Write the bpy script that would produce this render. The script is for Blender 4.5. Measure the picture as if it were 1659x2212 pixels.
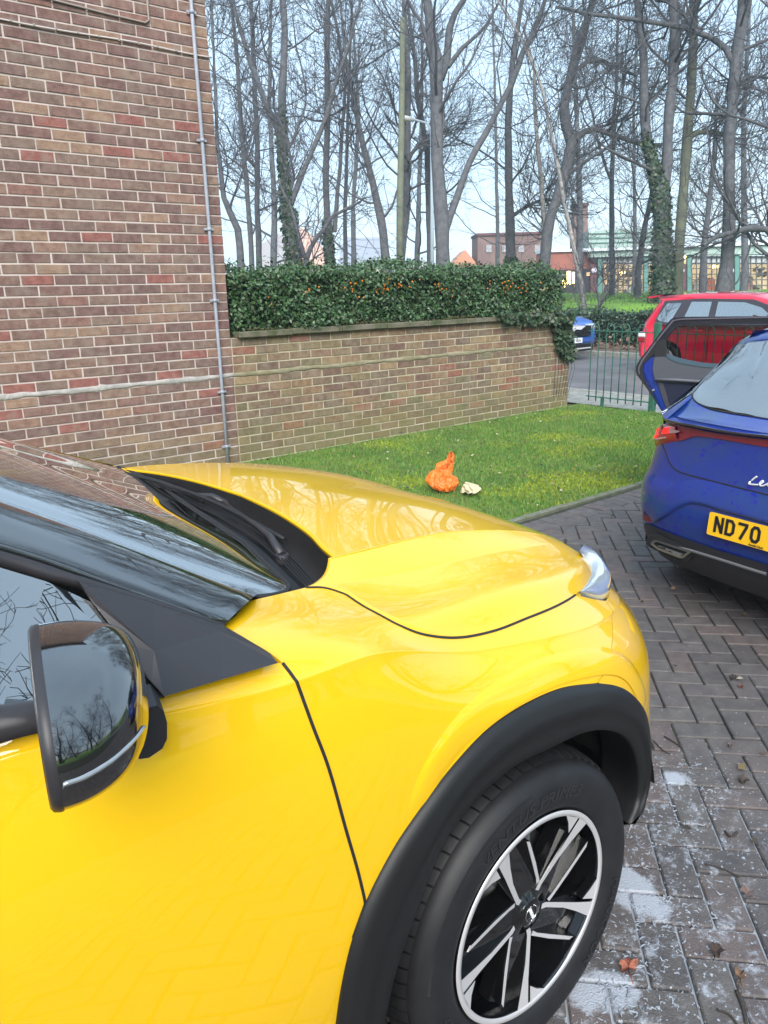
import bpy, bmesh, math, random
import numpy as np
from math import radians, sin, cos, pi, atan2, hypot
from mathutils import Matrix, Vector

for o in list(bpy.data.objects):
    bpy.data.objects.remove(o)
scene = bpy.context.scene
COL = scene.collection
rng = np.random.default_rng(11)
random.seed(11)

# ------------------------------------------------------------------ camera
PITCH, ROLL, EYE, HEAD = 16.2, -1.3, 1.6, 51.0      # degrees, degrees, metres, degrees from +X
FOC, CX, CY = 1661.0, 829.5, 1106.0                 # focal length for a picture 1659 x 2212 wide
_h, _p, _r = radians(HEAD), radians(PITCH), radians(ROLL)
FWD = np.array([cos(_h) * cos(_p), sin(_h) * cos(_p), -sin(_p)])
UP0 = np.array([cos(_h) * sin(_p), sin(_h) * sin(_p), cos(_p)])
RT0 = np.array([sin(_h), -cos(_h), 0.0])
RGT = RT0 * cos(_r) + UP0 * sin(_r)
UPV = -RT0 * sin(_r) + UP0 * cos(_r)
CAM = np.array([0.0, 0.0, EYE])
cd = bpy.data.cameras.new("camera")
cam = bpy.data.objects.new("camera", cd)
COL.objects.link(cam)
scene.camera = cam
cd.sensor_fit = 'VERTICAL'
cd.sensor_height = 36.0
cd.lens = 36.0 * FOC / 2212.0
cd.clip_start, cd.clip_end = 0.02, 2000.0
mw = Matrix(((RGT[0], UPV[0], -FWD[0], CAM[0]), (RGT[1], UPV[1], -FWD[1], CAM[1]), (RGT[2], UPV[2], -FWD[2], CAM[2]), (0, 0, 0, 1)))
cam.matrix_world = mw

# ------------------------------------------------------------------ sky, sun, exposure
SUN_EL, SUN_AZ = 38.0, 232.0     # azimuth of the sun seen from above, degrees from +X
w = bpy.data.worlds.new("World")
scene.world = w
w.use_nodes = True
nt = w.node_tree
bg = nt.nodes['Background']
sky = nt.nodes.new('ShaderNodeTexSky')
sky.sky_type = 'NISHITA'
sky.sun_disc = False
sky.sun_elevation = radians(SUN_EL)
sky.sun_rotation = radians(90.0 - SUN_AZ)
sky.air_density = 1.3
sky.dust_density = 1.5
tc = nt.nodes.new('ShaderNodeTexCoord')
mp = nt.nodes.new('ShaderNodeMapping')
mp.inputs['Scale'].default_value = (1.0, 1.0, 2.6)
nz = nt.nodes.new('ShaderNodeTexNoise')
nz.inputs['Scale'].default_value = 1.6
nz.inputs['Detail'].default_value = 5.0
rp = nt.nodes.new('ShaderNodeValToRGB')
rp.color_ramp.elements[0].position = 0.36
rp.color_ramp.elements[1].position = 0.68
mx = nt.nodes.new('ShaderNodeMixRGB')
CLOUD = 5.4
mx.inputs[2].default_value = (CLOUD * 0.62, CLOUD * 0.83, CLOUD * 1.03, 1)
mr = nt.nodes.new('ShaderNodeMapRange')
mr.inputs[3].default_value = 0.72
mr.inputs[4].default_value = 0.95
L = nt.links.new
L(tc.outputs['Generated'], mp.inputs[0]); L(mp.outputs[0], nz.inputs['Vector']); L(nz.outputs[0], rp.inputs[0])
L(rp.outputs[0], mr.inputs[0]); L(mr.outputs[0], mx.inputs[0]); L(sky.outputs[0], mx.inputs[1]); L(mx.outputs[0], bg.inputs[0])
bg.inputs[1].default_value = 0.1
sd = bpy.data.lights.new("sun", 'SUN')
sd.energy = 2.1
sd.angle = radians(40)
sd.color = (1.0, 0.96, 0.9)
sun = bpy.data.objects.new("sun", sd)
COL.objects.link(sun)
sv = Vector((cos(radians(SUN_EL)) * cos(radians(SUN_AZ)), cos(radians(SUN_EL)) * sin(radians(SUN_AZ)), sin(radians(SUN_EL))))
sun.rotation_euler = sv.to_track_quat('Z', 'Y').to_euler()
vs = scene.view_settings
vs.view_transform = 'Standard'
vs.look = 'None'
vs.exposure = 1.58
vs.gamma = 1.0
try:
    vs.use_curve_mapping = False
except Exception:
    pass
scene.render.engine = 'CYCLES'

# ------------------------------------------------------------------ measuring helpers
def ray(u, v):
    return FWD + RGT * (u - CX) / FOC - UPV * (v - CY) / FOC
def at(u, v, x=None, y=None, z=None, d=None):
    """the point of the scene seen in direction (u, v) on the plane x, y or z = const or at depth d"""
    q = ray(u, v)
    if x is not None: t = x / q[0]
    elif y is not None: t = y / q[1]
    elif z is not None: t = (z - EYE) / q[2]
    else: t = d
    return CAM + q * t
def proj(P):
    q = np.asarray(P, float) - CAM
    zz = q @ FWD
    return np.stack([CX + FOC * (q @ RGT) / zz, CY - FOC * (q @ UPV) / zz], -1)

def spline_basis(n, ts):
    """natural cubic spline through values at 0..n-1; returns len(ts) x n basis matrix"""
    A = np.zeros((n, n)); B = np.zeros((n, n))
    A[0, 0] = 1; A[-1, -1] = 1
    for i in range(1, n - 1):
        A[i, i - 1] = 1; A[i, i] = 4; A[i, i + 1] = 1
        B[i, i - 1] = 6; B[i, i] = -12; B[i, i + 1] = 6
    M = np.linalg.solve(A, B)
    ts = np.clip(np.asarray(ts, float), 0, n - 1)
    i = np.minimum(ts.astype(int), n - 2)
    f = ts - i
    I = np.eye(n)
    a = (1 - f)[:, None]; b = f[:, None]
    return a * I[i] + b * I[i + 1] + ((a ** 3 - a) * M[i] + (b ** 3 - b) * M[i + 1]) / 6

def curve(pts, n, sharp=False):
    """n points along a smooth curve through pts, evenly spaced"""
    P = np.asarray(pts, float)
    if len(P) < 3 or sharp:
        Q = P
    else:
        d = np.r_[0, np.cumsum(np.maximum(np.linalg.norm(np.diff(P, axis=0), axis=1), 1e-9) ** 0.5)]
        m = len(P)
        # centripetal Catmull-Rom
        Q = []
        E = np.vstack([2 * P[0] - P[1], P, 2 * P[-1] - P[-2]])
        for k in range(m - 1):
            p0, p1, p2, p3 = E[k:k + 4]
            t0 = 0; t1 = t0 + max(np.linalg.norm(p1 - p0), 1e-9) ** .5; t2 = t1 + max(np.linalg.norm(p2 - p1), 1e-9) ** .5; t3 = t2 + max(np.linalg.norm(p3 - p2), 1e-9) ** .5
            for t in np.linspace(t1, t2, 24, endpoint=False):
                a1 = (t1 - t) / (t1 - t0) * p0 + (t - t0) / (t1 - t0) * p1
                a2 = (t2 - t) / (t2 - t1) * p1 + (t - t1) / (t2 - t1) * p2
                a3 = (t3 - t) / (t3 - t2) * p2 + (t - t2) / (t3 - t2) * p3
                b1 = (t2 - t) / (t2 - t0) * a1 + (t - t0) / (t2 - t0) * a2
                b2 = (t3 - t) / (t3 - t1) * a2 + (t - t1) / (t3 - t1) * a3
                Q.append((t2 - t) / (t2 - t1) * b1 + (t - t1) / (t2 - t1) * b2)
        Q.append(P[-1]); Q = np.array(Q)
    s = np.r_[0, np.cumsum(np.linalg.norm(np.diff(Q, axis=0), axis=1))]
    tt = np.linspace(0, s[-1], n)
    return np.stack([np.interp(tt, s, Q[:, k]) for k in range(P.shape[1])], 1)

def coons(l, r, t, b):
    """l, r run top->bottom (m points), t, b run left->right (n points)"""
    m, n = len(l), len(t)
    v = np.linspace(0, 1, m)[:, None, None]; u = np.linspace(0, 1, n)[None, :, None]
    return ((1 - u) * l[:, None] + u * r[:, None] + (1 - v) * t[None] + v * b[None]
            - ((1 - u) * (1 - v) * t[0] + u * (1 - v) * t[-1] + (1 - u) * v * b[0] + u * v * b[-1]))

# ------------------------------------------------------------------ mesh helpers
def props(o, label=None, category=None, group=None, kind=None):
    if label: o['label'] = label
    if category: o['category'] = category
    if group: o['group'] = group
    if kind: o['kind'] = kind
    return o
def mesh_np(name, V, F, mat=None, smooth=False):
    """V (n,3); F list of index tuples or an int array (m,k)"""
    me = bpy.data.meshes.new(name)
    V = np.asarray(V, float)
    if isinstance(F, np.ndarray):
        k = F.shape[1]
        me.vertices.add(len(V)); me.vertices.foreach_set('co', V.ravel().astype(np.float32))
        me.loops.add(F.size); me.loops.foreach_set('vertex_index', F.ravel().astype(np.int32))
        me.polygons.add(len(F)); me.polygons.foreach_set('loop_start', np.arange(0, F.size, k, dtype=np.int32))
        try: me.polygons.foreach_set('loop_total', np.full(len(F), k, dtype=np.int32))
        except Exception: pass
        me.update(calc_edges=True); me.validate()
    else:
        me.from_pydata([tuple(p) for p in V], [], F)
        me.update()
    if smooth:
        me.polygons.foreach_set('use_smooth', np.ones(len(me.polygons), dtype=bool))
    if mat:
        for m_ in (mat if isinstance(mat, (list, tuple)) else [mat]):
            me.materials.append(m_)
    return me
def link(name, me, parent=None, loc=None, **kw):
    o = bpy.data.objects.new(name, me)
    COL.objects.link(o)
    if parent is not None: o.parent = parent
    if loc is not None: o.location = loc
    props(o, **kw)
    return o
def obj(name, V, F, mat, parent=None, smooth=False, **kw):
    return link(name, mesh_np(name, V, F, mat, smooth), parent, **kw)
def empty(name, loc=(0, 0, 0), rz=0.0, **kw):
    o = bpy.data.objects.new(name, None)
    o.empty_display_size = 0.1
    COL.objects.link(o)
    o.location = loc; o.rotation_euler = (0, 0, rz)
    props(o, **kw)
    return o
def kids(o):
    return [c for c in COL.objects if c.parent == o]

class MB:
    """collects shapes, then makes one mesh"""
    def __init__(s): s.V = []; s.F = []; s.S = []
    def add(s, V, F, smooth=False):
        b = len(s.V)
        s.V.extend([tuple(map(float, p)) for p in V])
        s.F.extend([tuple(int(i) + b for i in f) for f in F]); s.S.extend([smooth] * len(F))
        return s
    def box(s, a, b, rot=None, c=None):
        x0, y0, z0 = a; x1, y1, z1 = b
        V = [(x0, y0, z0), (x1, y0, z0), (x1, y1, z0), (x0, y1, z0), (x0, y0, z1), (x1, y0, z1), (x1, y1, z1), (x0, y1, z1)]
        if rot is not None:
            V = [tuple(np.asarray(rot) @ np.asarray(p) + (np.asarray(c) if c is not None else 0)) for p in V]
        return s.add(V, [(0, 3, 2, 1), (4, 5, 6, 7), (0, 1, 5, 4), (1, 2, 6, 5), (2, 3, 7, 6), (3, 0, 4, 7)])
    def cbox(s, a, b, ch=0.004):
        """box with chamfered edges"""
        bm = bmesh.new()
        x0, y0, z0 = a; x1, y1, z1 = b
        bmesh.ops.create_cube(bm, size=1.0)
        for v in bm.verts:
            v.co = ((x0 + x1) / 2 + v.co.x * (x1 - x0), (y0 + y1) / 2 + v.co.y * (y1 - y0), (z0 + z1) / 2 + v.co.z * (z1 - z0))
        bmesh.ops.bevel(bm, geom=bm.edges[:], offset=ch, segments=1, affect='EDGES')
        bm.verts.index_update()
        s.add([v.co for v in bm.verts], [[v.index for v in f.verts] for f in bm.faces])
        bm.free(); return s
    def tube(s, pts, rad, n=8, smooth=True, cap=True, closed=False):
        P = np.asarray(pts, float); K = len(P)
        R = np.full(K, rad, float) if np.isscalar(rad) else np.asarray(rad, float)
        if closed: T = np.roll(P, -1, 0) - np.roll(P, 1, 0)
        else: T = np.gradient(P, axis=0)
        T /= np.linalg.norm(T, axis=1)[:, None] + 1e-12
        ref = np.array([0, 0, 1.0]) if abs(T[0][2]) < .9 else np.array([1.0, 0, 0])
        N = ref - T[0] * (ref @ T[0]); N /= np.linalg.norm(N)
        V = []
        for k in range(K):
            N = N - T[k] * (N @ T[k]); N /= np.linalg.norm(N) + 1e-12
            B = np.cross(T[k], N)
            for j in range(n):
                a = 2 * pi * j / n
                V.append(P[k] + R[k] * (cos(a) * N + sin(a) * B))
        F = []
        for k in range(K if closed else K - 1):
            k2 = (k + 1) % K
            for j in range(n):
                j2 = (j + 1) % n
                F.append((k * n + j, k * n + j2, k2 * n + j2, k2 * n + j))
        s.add(V, F, smooth)
        if cap and not closed:
            b = len(s.V) - len(V)
            s.F.append(tuple(b + j for j in range(n))[::-1]); s.S.append(False)
            s.F.append(tuple(b + (K - 1) * n + j for j in range(n))); s.S.append(False)
        return s
    def prism(s, poly, off):
        """poly: 3-D outline, off: extrusion vector"""
        P = [np.asarray(p, float) for p in poly]; n = len(P)
        V = P + [p + np.asarray(off) for p in P]
        F = [tuple(range(n))[::-1], tuple(range(n, 2 * n))] + [(i, (i + 1) % n, n + (i + 1) % n, n + i) for i in range(n)]
        return s.add(V, F)
    def grid(s, G, smooth=True, flip=False):
        m, n = G.shape[:2]
        F = []
        for i in range(m - 1):
            for j in range(n - 1):
                f = (i * n + j, i * n + j + 1, (i + 1) * n + j + 1, (i + 1) * n + j)
                F.append(f[::-1] if flip else f)
        return s.add(G.reshape(-1, 3), F, smooth)
    def build(s, name, mat, parent=None, **kw):
        me = mesh_np(name, s.V, s.F, mat)
        if len(me.polygons) == len(s.S):
            me.polygons.foreach_set('use_smooth', np.array(s.S, dtype=bool))
        return link(name, me, parent, **kw)

def revolve(prof, n=64, axis='y', center=(0, 0, 0), closed=False):
    """prof: (r, h) list; revolved round the axis"""
    P = np.asarray(prof, float); K = len(P)
    V = np.zeros((K, n, 3)); a = np.linspace(0, 2 * pi, n, endpoint=False)
    if axis == 'y':
        V[:, :, 0] = P[:, 0][:, None] * np.cos(a); V[:, :, 2] = P[:, 0][:, None] * np.sin(a); V[:, :, 1] = P[:, 1][:, None]
    else:
        V[:, :, 0] = P[:, 0][:, None] * np.cos(a); V[:, :, 1] = P[:, 0][:, None] * np.sin(a); V[:, :, 2] = P[:, 1][:, None]
    V = V.reshape(-1, 3) + np.asarray(center)
    F = []
    for k in range(K - 1):
        for j in range(n):
            F.append((k * n + j, k * n + (j + 1) % n, (k + 1) * n + (j + 1) % n, (k + 1) * n + j))
    return V, F

# ------------------------------------------------------------------ materials
def mat(name, base=(0.5, 0.5, 0.5), rough=0.6, metal=0.0, coat=0.0, coat_rough=0.03, coat_ior=1.5, spec=0.5, var=None, vscale=5.0, bump=0.0, bscale=60.0, island=None, emit=None, estr=0.0, trans=0.0, alpha=1.0, coord='Object', sheen=0.0, ior=1.45, sub=0.0):
    """var = second colour mixed in by noise; island = list of colours picked per object / loose piece"""
    m = bpy.data.materials.new(name); m.use_nodes = True
    n = m.node_tree; N = n.nodes; K = n.links.new
    b = N['Principled BSDF']
    b.inputs['Roughness'].default_value = rough
    b.inputs['Metallic'].default_value = metal
    b.inputs['IOR'].default_value = ior
    b.inputs['Specular IOR Level'].default_value = spec
    b.inputs['Coat Weight'].default_value = coat
    b.inputs['Coat IOR'].default_value = coat_ior
    b.inputs['Coat Roughness'].default_value = coat_rough
    b.inputs['Transmission Weight'].default_value = trans
    b.inputs['Alpha'].default_value = alpha
    b.inputs['Base Color'].default_value = (*base, 1)
    src = None
    t = N.new('ShaderNodeTexCoord')
    if coord == 'World':
        g = N.new('ShaderNodeNewGeometry'); vec = g.outputs['Position']
    else:
        vec = t.outputs['Object']
    if island:
        g2 = N.new('ShaderNodeNewGeometry'); oi = N.new('ShaderNodeObjectInfo')
        ad = N.new('ShaderNodeMath'); ad.operation = 'ADD'
        fr = N.new('ShaderNodeMath'); fr.operation = 'FRACT'
        K(g2.outputs['Random Per Island'], ad.inputs[0]); K(oi.outputs['Random'], ad.inputs[1]); K(ad.outputs[0], fr.inputs[0])
        r = N.new('ShaderNodeValToRGB'); r.color_ramp.interpolation = 'CONSTANT'
        while len(r.color_ramp.elements) < len(island): r.color_ramp.elements.new(0.5)
        for i, c in enumerate(island):
            r.color_ramp.elements[i].position = i / len(island); r.color_ramp.elements[i].color = (*c, 1)
        K(fr.outputs[0], r.inputs[0]); src = r.outputs[0]
    if var is not None:
        nz = N.new('ShaderNodeTexNoise'); nz.inputs['Scale'].default_value = vscale; nz.inputs['Detail'].default_value = 6; nz.inputs['Roughness'].default_value = 0.65
        K(vec, nz.inputs['Vector'])
        r = N.new('ShaderNodeValToRGB'); r.color_ramp.elements[0].position = .38; r.color_ramp.elements[1].position = .64
        K(nz.outputs[0], r.inputs[0])
        mx = N.new('ShaderNodeMixRGB')
        if island:
            mx.blend_type = 'MULTIPLY'; mx.inputs[0].default_value = 1.0
            K(src, mx.inputs[1])
            m2 = N.new('ShaderNodeMixRGB'); K(r.outputs[0], m2.inputs[0]); m2.inputs[1].default_value = (1, 1, 1, 1); m2.inputs[2].default_value = (*var, 1)
            K(m2.outputs[0], mx.inputs[2])
        else:
            K(r.outputs[0], mx.inputs[0]); mx.inputs[1].default_value = (*base, 1); mx.inputs[2].default_value = (*var, 1)
        src = mx.outputs[0]
    if src is not None: K(src, b.inputs['Base Color'])
    if bump > 0:
        nz = N.new('ShaderNodeTexNoise'); nz.inputs['Scale'].default_value = bscale; nz.inputs['Detail'].default_value = 5
        K(vec, nz.inputs['Vector'])
        bp = N.new('ShaderNodeBump'); bp.inputs['Strength'].default_value = bump; bp.inputs['Distance'].default_value = 0.01
        K(nz.outputs[0], bp.inputs['Height']); K(bp.outputs[0], b.inputs['Normal'])
    if emit is not None:
        b.inputs['Emission Color'].default_value = (*emit, 1); b.inputs['Emission Strength'].default_value = estr
    if sub > 0:
        b.inputs['Subsurface Weight'].default_value = sub
    m['src'] = 1
    return m

def text_mesh(s, size, extrude=0.001, font_shear=0.0, bold=0.0):
    cu = bpy.data.curves.new('lettering', 'FONT')
    cu.body = s; cu.size = size; cu.extrude = extrude; cu.shear = font_shear; cu.offset = bold
    cu.align_x = 'CENTER'; cu.align_y = 'CENTER'; cu.resolution_u = 3
    o = bpy.data.objects.new('lettering', cu)
    COL.objects.link(o)
    dg = bpy.context.evaluated_depsgraph_get()
    me = bpy.data.meshes.new_from_object(o.evaluated_get(dg))
    bpy.data.objects.remove(o); 
    V = np.array([v.co[:] for v in me.vertices]); F = [tuple(p.vertices) for p in me.polygons]
    bpy.data.meshes.remove(me)
    return V, F
# ================================================================== materials of the place
M_soil = mat('soil', (0.05, 0.04, 0.03), 0.95, var=(0.09, 0.07, 0.05), vscale=3, coord='World')
M_grassfar = mat('far grass', (0.10, 0.20, 0.025), 0.9, var=(0.20, 0.38, 0.04), vscale=0.35, coord='World')
M_lawn = mat('lawn soil', (0.09, 0.13, 0.03), 0.95, var=(0.17, 0.22, 0.035), vscale=2.2, coord='World')
M_road = mat('asphalt', (0.11, 0.105, 0.11), 0.55, var=(0.17, 0.165, 0.17), vscale=1.2, bump=0.3, bscale=90, coord='World')
M_joint = mat('paver joint', (0.035, 0.035, 0.03), 0.95, var=(0.06, 0.07, 0.03), vscale=6, coord='World')
M_concrete = mat('concrete', (0.32, 0.31, 0.29), 0.85, var=(0.2, 0.2, 0.17), vscale=8, bump=.3, bscale=80, coord='World')
M_mortar = mat('mortar', (0.62, 0.52, 0.47), 0.95, var=(0.50, 0.43, 0.39), vscale=5, bump=.6, bscale=120, coord='World')
_B0 = [(0.205, .135, .105), (0.155, .095, .085), (.225, .155, .115), (.175, .125, .10), (.29, .19, .13), (.165, .13, .105), (.24, .13, .10), (.19, .15, .115), (.14, .10, .09), (.255, .19, .135), (.18, .11, .09), (.30, .10, .08), (.21, .165, .125), (.16, .115, .10), (.33, .235, .15), (.23, .145, .115), (.15, .085, .08)]
BR = [(lambda m_: ((c[0] * .62 + m_ * .38) * 1.20 + .02, (c[1] * .62 + m_ * .64 * .38) * 1.14 + .012, (c[2] * .62 + m_ * .54 * .38) * 1.14 + .012))(.21) for c in _B0]
def brick_material(name, cols, moss):
    """fired brick: every brick its own colour, speckled face, worn edges, green growth near the ground and where water runs"""
    m = mat(name, rough=0.9, island=cols, var=(0.66, 0.60, 0.60), vscale=16, bump=1.0, bscale=130, coord='World')
    n = m.node_tree; N = n.nodes; K = n.links.new
    b = N['Principled BSDF']; src = b.inputs['Base Color'].links[0].from_socket
    g = N.new('ShaderNodeNewGeometry'); sp = N.new('ShaderNodeSeparateXYZ'); K(g.outputs['Position'], sp.inputs[0])
    r = N.new('ShaderNodeMapRange'); r.inputs[1].default_value = 0.5; r.inputs[2].default_value = 0.0; r.inputs[3].default_value = 0.0; r.inputs[4].default_value = moss
    K(sp.outputs['Z'], r.inputs[0])
    nz = N.new('ShaderNodeTexNoise'); nz.inputs['Scale'].default_value = 3.0; nz.inputs['Detail'].default_value = 6; K(g.outputs['Position'], nz.inputs['Vector'])
    ml = N.new('ShaderNodeMath'); ml.operation = 'MULTIPLY'; K(r.outputs[0], ml.inputs[0]); K(nz.outputs[0], ml.inputs[1])
    mx = N.new('ShaderNodeMixRGB'); K(ml.outputs[0], mx.inputs[0]); K(src, mx.inputs[1]); mx.inputs[2].default_value = (0.19, 0.19, 0.07, 1)
    # pale bloom and light speckles on some faces
    n2 = N.new('ShaderNodeTexNoise'); n2.inputs['Scale'].default_value = 9.0; n2.inputs['Detail'].default_value = 8; K(g.outputs['Position'], n2.inputs['Vector'])
    r2 = N.new('ShaderNodeValToRGB'); r2.color_ramp.elements[0].position = .52; r2.color_ramp.elements[1].position = .75; K(n2.outputs[0], r2.inputs[0])
    m3 = N.new('ShaderNodeMath'); m3.operation = 'MULTIPLY'; m3.inputs[1].default_value = 0.55; K(r2.outputs[0], m3.inputs[0])
    m2 = N.new('ShaderNodeMixRGB'); K(m3.outputs[0], m2.inputs[0]); K(mx.outputs[0], m2.inputs[1]); m2.inputs[2].default_value = (0.30, 0.24, 0.19, 1)
    K(m2.outputs[0], b.inputs['Base Color'])
    return m
M_brick = brick_material('brick', BR, 0.9)
BR2 = [(c[0] * .98, c[1] * 1.08, c[2] * .88) for c in BR] + [(.27, .21, .12), (.30, .20, .12), (.22, .19, .11)]
M_brick2 = brick_material('boundary brick', BR2, 1.3)
M_stone = mat('coping stone', (.17, .15, .11), .95, var=(.06, .075, .03), vscale=5, bump=.8, bscale=60, coord='World')
M_green = mat('green paint', (0.02, 0.10, 0.065), .45, var=(.05, .16, .11), vscale=30)
M_pipe = mat('grey conduit', (0.34, 0.36, 0.42), .45, var=(.28, .29, .33), vscale=20)
M_cable = mat('cable sheath', (.30, .25, .22), .6)
M_bark = mat('bark', (.070, .072, .080), .95, var=(.12, .12, .125), vscale=7, bump=.9, bscale=30)
M_twig = mat('twigs', (.085, .082, .090), .9)
M_barkgreen = mat('algae bark', (.15, .16, .11), .95, var=(.10, .11, .08), vscale=4, bump=.6, bscale=30)
M_birch = mat('birch bark', (.30, .28, .26), .85, var=(.14, .13, .12), vscale=9, bump=.5, bscale=30)
M_leafI = mat('ivy leaf', rough=.5, island=[(.022, .05, .02), (.035, .07, .028), (.05, .085, .04), (.03, .06, .03), (.08, .09, .05)])
M_leafH = mat('hedge leaf', rough=.38, island=[(.03, .078, .026), (.045, .105, .035), (.06, .13, .045), (.028, .06, .024), (.09, .16, .07), (.04, .09, .035), (.10, .16, .08), (.055, .11, .035), (.05, .06, .022)])
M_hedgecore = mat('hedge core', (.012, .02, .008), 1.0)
M_berry = mat('orange berries', (.75, .22, .02), .4)
M_ground = M_soil

# ================================================================== ground, road, lawn
def terrain(x):
    return np.interp(x, [-900, 8.98, 9.0, 10.3, 10.31, 16.7, 16.72, 20.5, 23.5, 30, 60, 900], [-.07, -.07, -.07, -.07, -.2, -.2, -.07, -.04, .80, .95, .86, .86])
xs = np.array([-900, -300, -100, -30, -8, 0, 8.98, 9.0, 10.3, 10.31, 16.7, 16.72, 20.5, 21.5, 22.5, 23.5, 26, 30, 40, 60, 100, 300, 900.])
ys = np.array([-900, -300, -100, -30, -10, 0, 10, 30, 60, 100, 300, 900.])
G = np.stack(np.meshgrid(xs, ys, indexing='ij') + [np.zeros((len(xs), len(ys)))], -1)
G[:, :, 2] = terrain(xs)[:, None]
MB().grid(G, smooth=False, flip=True).build('ground', M_soil, kind='structure')
def sheet(name, x0, x1, y0, y1, z, m, n=1, kind='structure', label=None):
    xs = np.linspace(x0, x1, n + 1); ys = np.linspace(y0, y1, n + 1)
    G = np.stack(np.meshgrid(xs, ys, indexing='ij') + [np.full((n + 1, n + 1), z)], -1)
    return MB().grid(G, smooth=False, flip=True).build(name, m, kind=kind)
sheet('road', 10.42, 16.6, -60, 90, -.15, M_road)
sheet('pavement', 9.14, 10.3, -60, 90, -.045, M_concrete)
sheet('verge', 16.74, 20.6, -60, 90, -.035, mat('leaf litter soil', (.09, .06, .045), .95, var=(.16, .10, .07), vscale=9, coord='World'))
for nm, x0, x1, z in (('kerb', 10.3, 10.42, -.03), ('kerb', 16.6, 16.74, -.03)):
    k = MB()
    for i in range(60):
        k.cbox((x0, -20 + i * .92, -.19), (x1, -20 + i * .92 + .905, z), .008)
    k.build(nm, M_concrete, kind='structure')
# grass bank beyond the road
xb = np.r_[np.linspace(20.55, 31, 22), np.linspace(33, 130, 20)]
yb = np.linspace(-60, 140, 60)
G = np.stack(np.meshgrid(xb, yb, indexing='ij') + [np.zeros((len(xb), len(yb)))], -1)
G[:, :, 2] = terrain(xb)[:, None] + .02 + .04 * np.sin(G[:, :, 1] * .5) * (G[:, :, 0] > 22)
MB().grid(G, smooth=True, flip=True).build('grass_bank', M_grassfar, kind='structure')
n = 26000
gx = rng.uniform(20.8, 48, n); gy = rng.uniform(2, 48, n)
def blades(name, gx, gy, gz, h, wd, mt, parent=None, **kw):
    n = len(gx)
    a = rng.uniform(0, 2 * pi, n); hh = h * rng.uniform(.5, 1.25, n); ln = rng.uniform(0, .9, n) * hh; b = rng.uniform(0, 2 * pi, n)
    w_ = wd * rng.uniform(.6, 1.3, n)
    V = np.zeros((n, 3, 3))
    V[:, 0] = np.stack([gx - w_ * np.cos(a), gy - w_ * np.sin(a), gz], 1)
    V[:, 1] = np.stack([gx + w_ * np.cos(a), gy + w_ * np.sin(a), gz], 1)
    V[:, 2] = np.stack([gx + ln * np.cos(b), gy + ln * np.sin(b), gz + hh], 1)
    F = np.arange(n * 3).reshape(n, 3)
    return obj(name, V.reshape(-1, 3), F, mt, parent, **kw)
M_blade = mat('grass blade', rough=.6, island=[(.07, .17, .02), (.10, .24, .03), (.15, .30, .04), (.09, .20, .03), (.20, .32, .05), (.12, .26, .03)])
blades('grass', gx, gy, terrain(gx), .14, .03, M_blade, kind='stuff')

# trodden, leaf-strewn ground under the trees at the back of the bank
xb = np.linspace(30, 57, 12); yb = np.linspace(-20, 90, 60)
G = np.stack(np.meshgrid(xb, yb, indexing='ij') + [np.zeros((len(xb), len(yb)))], -1)
G[:, :, 2] = terrain(xb)[:, None] + .035 + .04 * np.sin(G[:, :, 1] * .5)
MB().grid(G, smooth=True, flip=True).build('woodland_floor', mat('woodland floor', (.13, .12, .05), .95, var=(.15, .20, .04), vscale=.7, coord='World'), kind='structure')

# lawn
LAWN_Y = 3.44
xs = np.linspace(-3, 8.95, 100); ys = np.linspace(LAWN_Y + .05, 6.62, 40)
G = np.stack(np.meshgrid(xs, ys, indexing='ij') + [np.zeros((100, 40))], -1)
G[:, :, 2] = -.012 + .014 * np.sin(G[:, :, 0] * 2.1 + 1) * np.cos(G[:, :, 1] * 2.6)
MB().grid(G, smooth=True, flip=True).build('lawn', M_lawn, kind='structure')
def lz(x, y): return -.014 + .014 * np.sin(x * 2.1 + 1) * np.cos(y * 2.6)
n = 95000
gx = rng.uniform(1.2, 8.95, n); gy = LAWN_Y + .04 + (6.6 - LAWN_Y) * rng.beta(1.0, 1.25, n)
def blob(x, y, s, o):
    return np.sin(x * s + o) * np.sin(y * s * 1.13 + 2 * o) + .6 * np.sin((x + y) * s * 1.9 + o) * np.sin((x - y) * s * 1.5 + 3 * o)
keep = (blob(gx, gy, 3.4, .7) + rng.normal(0, .6, n)) > -1.15
gx, gy = gx[keep], gy[keep]
moss = (blob(gx, gy, 2.3, 2.1) + .3 * (4.9 - gy) + rng.normal(0, .35, len(gx))) > .55
M_blade1 = mat('lawn grass blade', rough=.55, island=[(.055, .15, .02), (.075, .20, .025), (.11, .25, .035), (.14, .28, .045), (.06, .17, .03), (.19, .28, .06)])
M_moss = mat('moss', rough=.9, island=[(.22, .28, .02), (.28, .33, .03), (.17, .25, .02), (.32, .36, .05), (.20, .30, .03)])
blades('lawn_grass', gx[~moss], gy[~moss], lz(gx[~moss], gy[~moss]), .034, .0036, M_blade1, kind='stuff')
blades('moss', gx[moss], gy[moss], lz(gx[moss], gy[moss]), .02, .008, M_moss, kind='stuff')

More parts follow.
